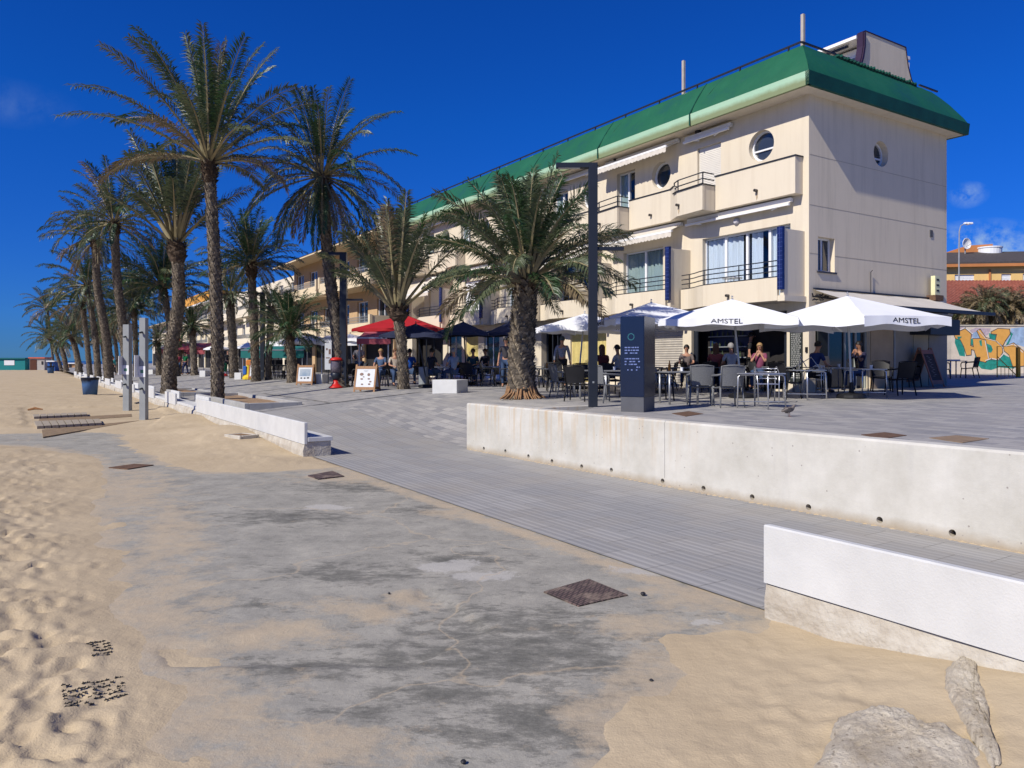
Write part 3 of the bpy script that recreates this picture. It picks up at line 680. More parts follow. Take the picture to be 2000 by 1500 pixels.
# side panels
m = MB(); m.hexa([(x1,y0_,fz0),(x1,y1_,fz0),(x1-.1,y1_,fz0),(x1-.1,y0_,fz0),(x1+.03,y0_-.03,fz1),(x1+.03,y1_+.03,fz1),(x1-.1,y1_+.03,fz1),(x1-.1,y0_-.03,fz1)])
m.build('fascia', dgr, bld)
m = MB(); P_ = []; rnd = random.Random(3)
for j in range(9):
    tt = j/8; ya, yb = y0_+.75*tt, y1_-.75*tt*1.25
    P_.append([(x1-.75*tt+.015*fbm(q*.9,j*.5,3), ya+(yb-ya)*q/24, fz1+(tz-fz1)*(tt**.85)+.03*fbm(q*.9,j*.4,9)*(j/8)) for q in range(25)])
m.add([p for r in P_ for p in r],[(j*25+q,j*25+q+1,(j+1)*25+q+1,(j+1)*25+q) for j in range(8) for q in range(24)])
m.build('roof_sheet', gm_, bld, smooth=True, fix=False)
m = MB(); m.hexa([(x0_,y1_-.1,fz0),(x1-.1,y1_-.1,fz0),(x1-.1,y1_,fz0),(x0_,y1_,fz0),(x0_,y1_-.8,tz),(x1-.8,y1_-.8,tz),(x1-.8,y1_-.7,tz),(x0_,y1_-.7,tz)]); m.build('roof_sheet', gm_, bld)
m = MB()      # crumpled sheet edge along the side
for q in range(26): yy = 1.6+q*.17; m.tube([(-.28,yy,tz+.0),(-.20+.05*fbm(q,0,0),yy+.1,tz+.05+.05*fbm(q*.8,1,0)),(-.26,yy+.2,tz)],.05,6)
m.build('roof_seam', dgr, bld)
m = MB(); m.box(x0_,x1-.75,y0_+.73,y1_-.75,tz-.12,tz-.03); m.build('roof_deck', M['concrete'], bld)
m = MB(); rz_ = tz+.10
m.bar((x0_,y0_+.74,rz_),(x1-.78,y0_+.74,rz_),.05); m.bar((x1-.78,y0_+.76,rz_),(x1-.78,3.1,rz_),.05); m.bar((x1-.78,6.3,rz_),(x1-.78,y1_-.5,rz_),.05)
for q in range(16): m.bar((x0_+1.8*q,y0_+.74,tz-.05),(x0_+1.8*q,y0_+.74,rz_),.04)
m.build('roof_rail', M['dark'], bld)
for px, ytop, sx in ((1558,25,.34),(1343,120,5.1)):
    m = MB(); top = {1558:11.95,1343:12.2}[px]
    m.box(-sx-.045,-sx+.045,y0_+.87,y0_+.96,tz-.05,Z_(top)); m.build('roof_post', mat('weathered_post',(.42,.38,.33),.8), bld)
# ---- roof house with flared side wall
m = MB(); prof = [(3.15,10.95),(3.35,11.15),(3.52,11.5),(3.62,11.9),(3.62,12.35),(3.75,12.42),(6.1,12.42),(6.15,12.2),(6.25,11.8),(6.45,11.4),(6.75,11.05),(6.85,10.95)]
m.prism([(a,b) for a,b in prof], lambda a,b,d: (-.62-d, a, Z_(b)), 0, .18); m.build('roof_house', M['plaster2'], bld)
m = MB()
for (a,b),(c,d) in zip(prof[:-1],prof[1:]): m.bar((-.70,a,Z_(b)),(-.70,c,Z_(d)),.20,.035)
for (a,b),(c,d) in zip(prof[:4],prof[1:5]): m.bar((-.70,a+.06,Z_(b)),(-.70,c+.06,Z_(d)),.27,.075)
m.build('roof_trim', mat('dark_plum_trim',(.03,.015,.04),.5), bld)
m = MB(); m.box(-5.2,-.82,4.1,6.7,Z_(10.9),Z_(12.1)); m.build('roof_house', M['white'], bld)
m = MB(); m.box(-5.2,-.80,3.55,6.7,Z_(12.2),Z_(12.3)); m.build('roof_canopy', M['white'], bld)
m = MB()
for q in range(2): m.bar((-1.2-q*1.6,3.72,Z_(12.12)),(-2.5-q*1.6,3.72,Z_(12.12)),.07)
m.build('roof_rail', M['dark'], bld)
m = MB(); m.box(-2.3,-.95,4.05,4.1,Z_(10.95),Z_(11.85)); f_w = m.build('roof_window', M['pvc'], bld)
m = MB(); m.box(-2.2,-1.65,4.03,4.045,Z_(11),Z_(11.8)); m.box(-1.58,-1.02,4.03,4.045,Z_(11),Z_(11.8)); m.build('pane', M['glass'], f_w)
# ---- windows
def sliding(a, b, z0, z1, n, curt, d=.16):
    m = MB(); fr = .055
    w_ = (b-a)/n
    m.box(-b,-a,d,d+.08,Z_(z0),Z_(z0)+fr); m.box(-b,-a,d,d+.08,Z_(z1)-fr,Z_(z1))
    for i in range(n+1):
        xx = -a-w_*i; hw = .045 if 0 < i < n else .03
        m.box(min(xx+hw,-a),max(xx-hw,-b),d-.002,d+.082,Z_(z0)+fr,Z_(z1)-fr)
    o = m.build('window', M['pvc'], bld)
    g = MB(); g.box(-b+.03,-a-.03,d+.03,d+.04,Z_(z0)+fr,Z_(z1)-fr); gl = g.build('pane', M['clear'], o)
    if curt:
        for (ca,cb,mt) in curt:
            c = MB(); nn = max(8,int((cb-ca)/.035)); P = []
            for i in range(nn+1):
                xx = -ca-(cb-ca)*i/nn; P.append((xx, d+.10+.03*math.sin(i*1.05)+.012*math.sin(i*.37)))
            c.add([(x,y,Z_(z0)+.06) for x,y in P]+[(x,y,Z_(z1)-.06) for x,y in P],[(i,i+1,nn+2+i,nn+1+i) for i in range(nn)])
            c.build('curtain', mt, o, smooth=True, fix=False)
clear = bpy.data.materials.new('clear_pane'); clear.use_nodes = True
N,K,B = nd(clear); tr = N.new('ShaderNodeBsdfTransparent'); tr.inputs[0].default_value = (.90,.93,.95,1); gl = N.new('ShaderNodeBsdfGlossy'); gl.inputs['Roughness'].default_value = .03
ms = N.new('ShaderNodeMixShader'); lw = N.new('ShaderNodeLayerWeight'); lw.inputs[0].default_value = .5; K.new(math_(N,K,'ADD',math_(N,K,'MULTIPLY',math_(N,K,'POWER',lw.outputs['Facing'],4.0),.5),.04),ms.inputs[0]); K.new(tr.outputs[0],ms.inputs[1]); K.new(gl.outputs[0],ms.inputs[2]); K.new(ms.outputs[0],N['Material Output'].inputs[0])
M['clear'] = clear
sliding(.62,4.05,3.68,5.86,4,[(.68,1.55,M['curtain']),(1.8,2.2,M['curtain']),(2.55,4.0,M['curtain'])])
sliding(5.9,8.0,3.68,5.86,2,[(5.95,7.98,M['curtain_g'])])
sliding(10.0,12.1,3.68,5.86,2,[(11.0,11.5,M['curtain_g'])])
sliding(14.1,16.2,3.68,5.86,2,[(14.2,16.1,M['curtain'])])
for a in (18.2,22.3):
    m = MB()
    m.box(-a-2.1,-a,.10,.16,Z_(3.68),Z_(5.86))
    for k in range(30): m.box(-a-2.08,-a-.02,.092,.10,Z_(3.70+k*.072),Z_(3.70+k*.072)+.055)
    m.build('roller_shutter', M['pvc'] if a < 20 else M['shutter'], bld)
for i,a in enumerate(dr_):
    if i == 0 or i == 3:
        m = MB(); m.box(-a-1.02,-a,.10,.16,Z_(6.85),Z_(8.92))
        for k in range(34): m.box(-a-1.0,-a-.02,.088,.10,Z_(6.9+k*.059),Z_(6.9+k*.059)+.045)
        m.build('roller_shutter', M['shutter'], bld)
    else: sliding(a,a+1.02,6.85,8.92,2,[(a+.55,a+1.0,M['navycurt'] if False else M['curtain_g'])])
def porthole(cx, cz, r, plane, d=.16, bar=True):
    m = MB(); n = 32
    R0 = [(cx+(r-.0)*math.cos(2*PI*i/n), cz+(r-.0)*math.sin(2*PI*i/n)) for i in range(n)]
    R1 = [(cx+(r-.06)*math.cos(2*PI*i/n), cz+(r-.06)*math.sin(2*PI*i/n)) for i in range(n)]
    for i in range(n):
        j = (i+1)%n
        m.quad(plane(*R0[i],d),plane(*R0[j],d),plane(*R1[j],d),plane(*R1[i],d)); m.quad(plane(*R1[i],d),plane(*R1[j],d),plane(*R1[j],d+.06),plane(*R1[i],d+.06))
    if bar:
        hb = r-.05
        for q in ((cx-hb,cx+hb,cz-.13,cz-.08),):
            m.add([plane(q[0],q[2],d),plane(q[1],q[2],d),plane(q[1],q[3],d),plane(q[0],q[3],d),plane(q[0],q[2],d+.04),plane(q[1],q[2],d+.04),plane(q[1],q[3],d+.04),plane(q[0],q[3],d+.04)],[(0,1,2,3),(0,1,5,4),(2,3,7,6)])
    o = m.build('round_window', M['pvc'], bld)
    m = MB(); m.add([plane(*p,d+.05) for p in R0],[tuple(range(n))]); m.build('pane', M['glass'], o, fix=False)
for i,c_ in enumerate(rc): porthole(c_, 8.40, RR, front, .17, i == 0)
porthole(3.62,8.30,.40,side,.2)
# side window with deep reveal, sill
m = MB(); d=.17
for q in ((.42,.47,4.42,5.42),(1.17,1.22,4.42,5.42),(.80,.84,4.47,5.37),(.47,1.17,4.42,4.47),(.47,1.17,5.37,5.42)): m.box(-d-.05,-d,q[0],q[1],Z_(q[2]),Z_(q[3]))
o = m.build('side_window', M['pvc'], bld); m = MB(); m.box(-d-.04,-d-.03,.47,1.17,Z_(4.47),Z_(5.37)); m.build('pane', M['glass'], o)
m = MB(); m.box(-.16,.045,.36,1.28,Z_(4.37),Z_(4.418)); m.build('sill', mat('dark_slate',(.05,.05,.06),.5), o)
# ---- upper balconies
def slab_poly(mb, poly, z0, z1): mb.prism(poly, lambda a,b,d: (a,b,d), z0, z1)
cap = M['dark']
# near block
m = MB(); x_a,x_b = -.2,-3.18
m.box(x_b,x_a,-.35,-.27,Z_(6.63),Z_(7.70)); m.box(x_a-.08,x_a,-.268,-.002,Z_(6.63),Z_(7.70)); m.box(x_b,x_a-.082,-.268,-.002,Z_(6.63),Z_(6.78))
p = m.build('balcony', M['plaster'], bld)
m = MB(); m.box(x_b-.02,x_a+.03,-.38,-.24,Z_(7.702),Z_(7.735)); m.box(x_a-.10,x_a+.03,-.238,-.01,Z_(7.702),Z_(7.735)); m.build('coping', cap, p)
for i in range(6):
    s0 = 3.2+4.1*i; s1 = s0+4.1-.02; k0 = s0+1.55
    out = [(-s0,-.002),(-s0,-.92),(-(s0+1.25),-.78),(-k0,-.62),(-(k0+.4),-.38),(-s1,-.36),(-s1,-.002)]
    m = MB()
    # parapet as thick ribbon
    def ribbon(mb, pts, th, z0, z1):
        for (a,b),(c,d_) in zip(pts[:-1],pts[1:]):
            dx,dy = c-a,d_-b; l = math.hypot(dx,dy) or 1; nx_,ny_ = dy/l*th,-dx/l*th
            if ny_ < 0: nx_,ny_ = -nx_,-ny_
            mb.hexa([(a,b,z0),(c,d_,z0),(c+nx_,d_+ny_,z0),(a+nx_,b+ny_,z0),(a,b,z1),(c,d_,z1),(c+nx_,d_+ny_,z1),(a+nx_,b+ny_,z1)])
    ribbon(m, out[1:4], .09, Z_(6.60), Z_(7.40)); ribbon(m, out[3:6], .09, Z_(6.60), Z_(7.66))
    m.box(-s0-.09,-s0,-.92,-.003,Z_(6.60),Z_(7.40))
    m.prism([(-s0-.1,-.003),(-s0-.1,-.85),(-(s0+1.25),-.72),(-k0,-.55),(-(k0+.4),-.30),(-s1,-.30),(-s1,-.003)], lambda a,b,d: (a,b,d), Z_(6.602), Z_(6.72))
    p = m.build('balcony', M['plaster'], bld)
    m = MB(); m.bar((-s0+.02,-.9,Z_(7.42)),(-(s0+1.25),-.76,Z_(7.42)),.14,.03); m.bar((-(s0+1.25),-.76,Z_(7.42)),(-k0,-.6,Z_(7.42)),.14,.03)
    m.bar((-k0,-.58,Z_(7.68)),(-(k0+.4),-.34,Z_(7.68)),.14,.03); m.bar((-(k0+.4),-.34,Z_(7.68)),(-s1,-.32,Z_(7.68)),.14,.03)
    m.bar((-s0-.02,-.9,Z_(7.42)),(-s0-.02,-.35,Z_(7.42)),.1,.03)
    m.build('coping', cap, p)
    m = MB()
    for zz in (7.60,7.80):
        m.bar((-s0-.03,-.87,Z_(zz)),(-(s0+1.25),-.73,Z_(zz)),.03); m.bar((-(s0+1.25),-.73,Z_(zz)),(-k0-.05,-.55,Z_(zz)),.03); m.bar((-s0-.03,-.87,Z_(zz)),(-s0-.03,-.36,Z_(zz)),.03)
    for xx,yy in ((-s0-.03,-.87),(-s0-1.25,-.73),(-k0-.05,-.55)): m.bar((xx,yy,Z_(7.4)),(xx,yy,Z_(7.81)),.03)
    m.build('railing', cap, p)
# water spouts
def spout(par, x, y, z):
    m = MB(); m.add([(x-.04,y-.003,z-.04),(x+.045,y-.003,z-.04),(x+.03,y-.003,z-.22),(x-.012,y-.003,z-.30),(x-.035,y-.003,z-.18)],[(0,4,3,2,1)]); m.build('rust_stain', mat('stain_brown',(.42,.33,.22),.9,.25,9), par, fix=False)
    m = MB(); m.lathe([(.045,0),(.045,-.12),(.03,-.12),(.03,0)],10,c=(x,y,z),ax='y'); m.build('water_spout', mat('grey_spout',(.10,.09,.08),.7), par)
for x_,y_ in ((-1.55,-.35),(-4.35,-.80),(-6.1,-.36),(-8.4,-.80),(-10.2,-.36)): spout(bld, x_, y_, Z_(6.95))
# ---- first floor balconies with curved fronts, tiled piers and divider walls
for i in range(6):
    s0, s1 = mods[i], mods[i+1]
    pts = []
    for j in range(13):
        tt = j/12; s_ = s0+.12+(s1-s0-.24)*tt
        y_ = -1.0+.0*tt + .48*sm((tt-.62)/.33)
        pts.append((-s_, y_))
    m = MB(); ribbon(m, pts, .10, Z_(3.52), Z_(4.18))
    m.prism([(pts[0][0],-.003)]+[(a,b+.06) for a,b in pts]+[(pts[-1][0],-.003)], lambda a,b,d:(a,b,d), Z_(3.522), Z_(3.66))
    p = m.build('balcony', M['plaster'], bld)
    m = MB()
    for k,zz in enumerate((4.20,4.36,4.51,4.66)):
        m.tube([(a,b+.05,Z_(zz)) for a,b in pts],.017 if k else .02,6)
        m.tube([(pts[-1][0],pts[-1][1]+.05,Z_(zz)),(pts[-1][0],-.45,Z_(zz))],.017,6)
    for j in (0,4,8,11): m.tube([(pts[j][0],pts[j][1]+.05,Z_(4.15)),(pts[j][0],pts[j][1]+.05,Z_(4.66))],.016,6)
    m.build('railing', cap, p)
    spout(p, pts[5][0], pts[5][1], Z_(3.78))
for i,s0 in enumerate(mods[:7]):
    m = MB(); yo = -1.04
    m.box(-s0-.09,-s0+.09,yo,yo+.10,Z_(3.82),Z_(5.60)); p = m.build('tiled_pier', M['navy_tile'], bld)
    m = MB()
    for k in range(14): m.box(-s0-.091,-s0+.091,yo-.003,yo,Z_(3.90+k*.125),Z_(3.90+k*.125)+.008)
    m.box(-s0-.004,-s0+.004,yo-.003,yo,Z_(3.83),Z_(5.6)); m.build('grout', mat('blue_grout',(.05,.08,.25),.6), p)
    m = MB(); m.box(-s0-.06,-s0+.06,yo+.102,-.003,Z_(3.524),Z_(5.55)); m.build('divider_wall', M['plaster'], bld)
# near end cheek of the slab
m = MB(); m.box(-.32,-.08,-.98,-.003,Z_(3.50),Z_(3.66)); m.build('balcony', M['plaster'], bld)
# wall lamp, outside unit, white table set on the balcony
m = MB(); m.lathe([(.10,0),(.11,-.05),(.07,-.10)],14,c=(-2.6,0,Z_(6.22)),ax='y'); m.build('wall_lamp', mat('lamp_globe',(.45,.44,.46),.3), bld)
# ---- retracted and open awnings of the flats
def awning(s0, s1, z, ext, drop, scall=True, cloth=None, dead=False):
    """cassette on the wall and cloth reaching out"""
    cloth = cloth or M['awning']; e = MB()
    e.box(-s1,-s0,-.16,-.03,Z_(z)-.02,Z_(z)+.10); a = e.build('awning', M['white'], bld)
    e = MB(); e.bar((-s1,-.12-ext,Z_(z)-drop),(-s0,-.12-ext,Z_(z)-drop),.07,.07); e.build('front_bar', M['white'], a)
    n = max(6,int((s1-s0)/.16)); e = MB()
    vs = []
    for i in range(n+1):
        x = -s0-(s1-s0)*i/n; vs += [(x,-.12,Z_(z)+.04),(x,-.12-ext*.55,Z_(z)+.04-drop*.5-.03),(x,-.12-ext-.03,Z_(z)-drop+.03)]
    fs = [(i*3+j,i*3+j+1,i*3+4+j,i*3+3+j) for i in range(n) for j in range(2)]; e.add(vs,fs)
    if scall:
        vs = []
        for i in range(n*4+1):
            x = -s0-(s1-s0)*i/(n*4); hh = .17+.035*abs(math.sin(i*PI/4)); vs += [(x,-.15-ext,Z_(z)-drop+.02),(x,-.15-ext+.015*math.sin(i*.8),Z_(z)-drop-hh)]
        e.add(vs,[(i*2,i*2+1,i*2+3,i*2+2) for i in range(n*4)])
    e.build('cloth', cloth, a, smooth=True, fix=False)
    e = MB()
    for x in (-s0-.3,-s1+.3):
        m_ = (x+.35*(1 if x < -(s0+s1)/2 else -1), -.12-ext*.5, Z_(z)-drop*.5-.12)
        e.tube([(x,-.1,Z_(z)-.02),m_,(x,-.12-ext,Z_(z)-drop)],.02,6)
    e.build('folding_arm', M['white'], a)
awning(2.75,4.7,9.28,.10,.10,False); awning(5.05,8.9,9.35,.55,.25)
awning(9.4,12.3,9.35,.12,.10,False); awning(13.4,16.6,9.35,.12,.10,False); awning(21.2,24.5,9.35,.12,.10,False)
awning(.5,4.6,6.48,.10,.10,False); awning(4.9,8.5,6.45,.45,.24); awning(9.2,12.6,6.35,1.2,.62); awning(13.2,16.6,6.40,.15,.12,False)
awning(17.3,20.7,6.40,.15,.12,False); awning(21.5,24.9,6.35,1.35,.95)
m = MB()
for s_ in (4.15,8.3,12.5): m.lathe([(.10,0),(.10,.10),(.03,.16)],12,c=(-s_,-.10,Z_(9.40)))
m.build('wall_speaker', M['ink'], bld)
# ---- ground floor
def fill(kind,a,b):
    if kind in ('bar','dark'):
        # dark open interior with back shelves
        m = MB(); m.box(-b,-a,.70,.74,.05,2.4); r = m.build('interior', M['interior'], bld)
        if kind == 'bar':
            m = MB()
            for z in (1.0,1.35,1.7): m.box(-b+.3,-a-1.9,.50,.69,z,z+.03)
            m.build('shelf', M['steel'], r)
            rr = random.Random(5); bm_ = mat('dark_bottles',(.05,.07,.04),.2,.8,9)
            for z in (1.03,1.38,1.73):
                x = -b+.4
                while x < -a-2.1: h = .14+.1*rr.random(); m = MB(); m.lathe([(.03,0),(.03,h*.6),(.012,h*.75),(.012,h)],6,c=(x,.58,z)); m.build('bottle', bm_, r); x += .12+.12*rr.random()
            m = MB(); m.box(-b+.25,-b+2.0,.64,.69,1.25,2.2); m.build('panel', mat('dark_blue_panel',(.008,.02,.07),.4), r)
            for x,hh in ((-.82,.09),(-4.45,.09),(-2.75,.05)): 
                m = MB(); m.box(x-hh,x+hh,.10,.16,.05,2.38); m.build('door_frame', M['dark'], bld)
        else:
            m = MB(); 
            for q in range(4): m.box(-a-(b-a)*(q+.5)/4-.03,-a-(b-a)*(q+.5)/4+.03,.2,.25,.05,2.38)
            m.build('door_frame', M['dark'], bld)
    elif kind == 'shutter':
        m = MB(); m.box(-b,-a,.12,.18,.05,2.4)
        for k in range(28): m.hexa([(-b,.10,.07+k*.083),(-a,.10,.07+k*.083),(-a,.12,.07+k*.083),(-b,.12,.07+k*.083),(-b,.085,.11+k*.083),(-a,.085,.11+k*.083),(-a,.12,.13+k*.083),(-b,.12,.13+k*.083)])
        m.build('roller_shutter', mat('pale_metal_shutter',(.52,.48,.42),.5), bld)
    elif kind in ('yellow','yellow2'):
        m = MB(); m.box(-b,-a,.14,.18,.05,2.4); 
        x = -b
        while x < -a: m.box(x,x+.055,.10,.139,.05,2.38); x += .085
        m.build('slatted_panel', mat('pale_yellow_slats',(.72,.60,.24),.6), bld)
    elif kind == 'white':
        m = MB()
        for q in (a,(a+b)/2-.03,b-.06): m.box(-q-.06,-q,.10,.16,.05,2.38)
        m.box(-b+.07,-a-.07,.101,.159,.05,.25); m.box(-b+.07,-a-.07,.101,.159,2.28,2.38)
        o = m.build('door', M['pvc'], bld); m = MB(); m.box(-b+.06,-a-.06,.125,.135,.2,2.3); m.build('pane', M['shopglass'], o)
    elif kind == 'door':
        m = MB(); m.box(-b,-a,.12,.18,.05,2.4); m.build('door', mat('pinkish_panel',(.55,.40,.31),.6), bld)
    elif kind == 'shop':
        m = MB()
        for q in (a,a+.8,a+1.6,b-.06): m.box(-q-.06,-q,.10,.16,.05,2.38)
        o = m.build('shop_window', M['pvc'], bld); m = MB(); m.box(-b,-a,.15,.16,.05,2.38); m.build('pane', M['shopglass'], o)
        rr = random.Random(2)
        for q in range(14):
            x = -a-.15-rr.random()*2.0; z = .8+rr.random()*1.2; m = MB(); m.box(x-.12,x+.12,.145-.003*(q%4),.1475-.003*(q%4),z,z+.2+.15*rr.random())
            m.build('poster', [M['paper'],mat('blue_poster',(.05,.15,.40),.5),mat('light_blue_poster',(.20,.34,.52),.5)][q%3], o)
for a,b,k in gr_: fill(k,a,b)
# menu board by the bar
mb_ = MB(); mb_.box(-.62,-.20,-.035,-.003,.25,1.95); p = mb_.build('menu_board', mat('chalk_board',(.02,.025,.025),.7), bld)
rr = random.Random(8); m = MB()
for k in range(26):
    z = 1.85-k*.058
    x = -.57
    while x < -.28:
        l = .03+.06*rr.random(); m.box(x,min(x+l,-.24),-.038,-.0352,z,z+.018); x += l+.02
m.build('chalk_writing', mat('chalk',(.5,.5,.48),.8), p)
m = MB(); m.box(-.10,-.03,-.04,-.003,1.15,1.30); m.build('door_bell', M['black'], bld)
# side: shop glass, tan panels, pipe, meter boxes
m = MB()
for q in (.30,.95,1.02,1.85,2.40,2.92): m.box(-.16,-.10,q,q+.08,.05,2.24)
o = m.build('shop_window', mat('dull_frame',(.30,.32,.30),.4), bld); m = MB(); m.box(-.15,-.145,.31,2.99,.05,2.24); m.build('pane', M['shopglass'], o)
m = MB(); m.box(.003,.05,.36,.82,.5,2.1); m.build('menu_board', MATS['chalk_board'], bld)
for a,b,c_ in ((3.02,4.25,(.40,.30,.19)),(4.33,5.35,(.30,.27,.22)),(5.42,6.3,(.40,.34,.24)),(6.36,7.5,(.26,.24,.21))):
    m = MB(); m.box(.003,.03,a,b,-.3,2.25); m.build('cladding_panel', mat(f'tan_panel_{a}',c_,.8,.1,2), bld)
m = MB(); m.tube([(.04,4.29,.0),(.04,4.29,2.3)],.03,8); m.tube([(.02,DEP-.05,0),(.02,DEP-.05,2.2)],.02,8); m.build('drain_pipe', M['steel'], bld)
m = MB(); m.box(.003,.30,6.25,6.75,Z_(3.80),Z_(3.98)); m.box(.05,.2,6.3,6.7,Z_(3.6),Z_(3.8)); o = m.build('bracket', M['rust'], bld)
m = MB(); m.box(.12,.26,6.30,6.62,Z_(3.985),Z_(4.62)); m.build('alarm_box', mat('pale_yellow_box',(.68,.66,.40),.5), bld)
m = MB(); 
for z in (4.1,4.28,4.46): m.box(.262,.27,6.38,6.54,Z_(z),Z_(z)+.06)
m.build('alarm_vent', M['ink'], bld)
m = MB(); m.box(.003,.02,6.45,6.62,Z_(5.95),Z_(6.18)); m.build('wall_vent', mat('dark_vent',(.10,.10,.10),.7), bld)
m = MB(); m.tube([(.04,3.0,Z_(3.55)),(.04,3.0,Z_(4.55)),(.08,3.03,Z_(4.6))],.012,6)
pts = [(.05,.1+.35*i,Z_(3.66)+.03*fbm(i*.9,0,0)-.012*i) for i in range(22)]; m.tube(pts,.022,6); m.tube([(p_[0]+.02,p_[1],p_[2]+.03*fbm(p_[1]*2,3,3)) for p_ in pts],.015,6)
m.build('cable', M['ink'], bld)
m = MB(); rr = random.Random(1)
for q in range(14): a_ = Vector((.10+.1*rr.random(), .05+.6*rr.random()-.1, Z_(3.55)+.18*rr.random())); m.tube([a_, a_+Vector((rr.uniform(-.1,.1),rr.uniform(-.2,.2),rr.uniform(-.05,.1)))],.02,6)
m.build('cable', M['ink'], bld)
m = MB(); vs = []   # bundled old awning cloth against the wall
for i in range(25):
    yy = 3.4+4.0*i/24
    for j in range(9):
        th = 2*PI*j/8; r_ = .13+.05*fbm(yy*1.7,j*.8,3); vs.append((.16+r_*math.cos(th),yy,Z_(3.42)+r_*math.sin(th)-.07*math.sin(yy*2.1)))
m.add(vs,[(i*9+j,i*9+j+1,i*9+10+j,i*9+9+j) for i in range(24) for j in range(8)]); m.build('rolled_awning', mat('dirty_cloth',(.40,.38,.33),.9,.4,3), bld, smooth=True, fix=False)
m = MB(); m.box(.02,.7,5.2,7.0,1.75,2.25); m.build('shop_sign_box', M['dark'], bld)
# big side awning
m = MB(); n = 14; vs = []
A0,A1,zw,zo,ex = .15,6.6,Z_(3.86),Z_(3.30),1.75
for i in range(n+1):
    y_ = A0+(A1-A0)*i/n; yo = .2+(6.85-.2)*i/n
    for j in range(5): tt = j/4; vs.append((.05+ex*tt, y_+(yo-y_)*tt, zw+(zo-zw)*tt-.04*math.sin(PI*tt)+.01*math.sin(i*2.2)))
m.add(vs,[(i*5+j,i*5+j+1,i*5+6+j,i*5+5+j) for i in range(n) for j in range(4)])
aw = m.build('side_awning', mat('faded_awning_cloth',(.62,.58,.52),.85,.08,1.5,trans=.12), bld, smooth=True, fix=False)
m = MB(); m.bar((.06+ex,.2,zo-.02),(.06+ex,6.85,zo-.02),.08,.10); m.box(.03,.10,A0,A1,zw+.01,zw+.05)
for y_ in (1.2,3.5,5.9): m.tube([(.08,y_,zw-.45),(ex,y_+.3,zo-.05)],.022,6)
m.build('awning_frame', M['dark'], aw)
# furniture on the near balcony
t_ = empty('balcony_table', (0,0,0), 0); t_.parent = None
bt = C0+U*2.4+V*(-.45); t_.location = (bt.x,bt.y,3.66); t_.rotation_euler=(0,0,RZ); tag(t_,'small round white table on the first floor balcony nearest the corner','table')
m = MB(); m.lathe([(.30,.70),(.31,.72),(.30,.73)],18); m.build('tabletop', M['pvc'], t_)
for k in range(4):
    m = MB(); a_ = k*PI/2+.5; m.tube([(.22*math.cos(a_),.22*math.sin(a_),.70),(.26*math.cos(a_),.26*math.sin(a_),0)],.014,6); m.build('leg', M['pvc'], t_)
ac = empty('air_conditioner', C0+U*4.1+V*(-.32), RZ); ac.location.z = 3.66; tag(ac,'white air conditioner unit standing at the left end of the nearest first floor balcony','air conditioner')
m = MB(); m.bbox(-.30,.30,-.14,.14,.05,.50,.02); m.build('casing', M['pvc'], ac)
m = MB(); m.lathe([(.2,-.142),(.2,-.147)],20,c=(-.06,0,.28),ax='y'); m.lathe([(.05,-.148),(.05,-.152)],12,c=(-.08,0,.33),ax='y'); m.build('fan_grille', M['steel'], ac)
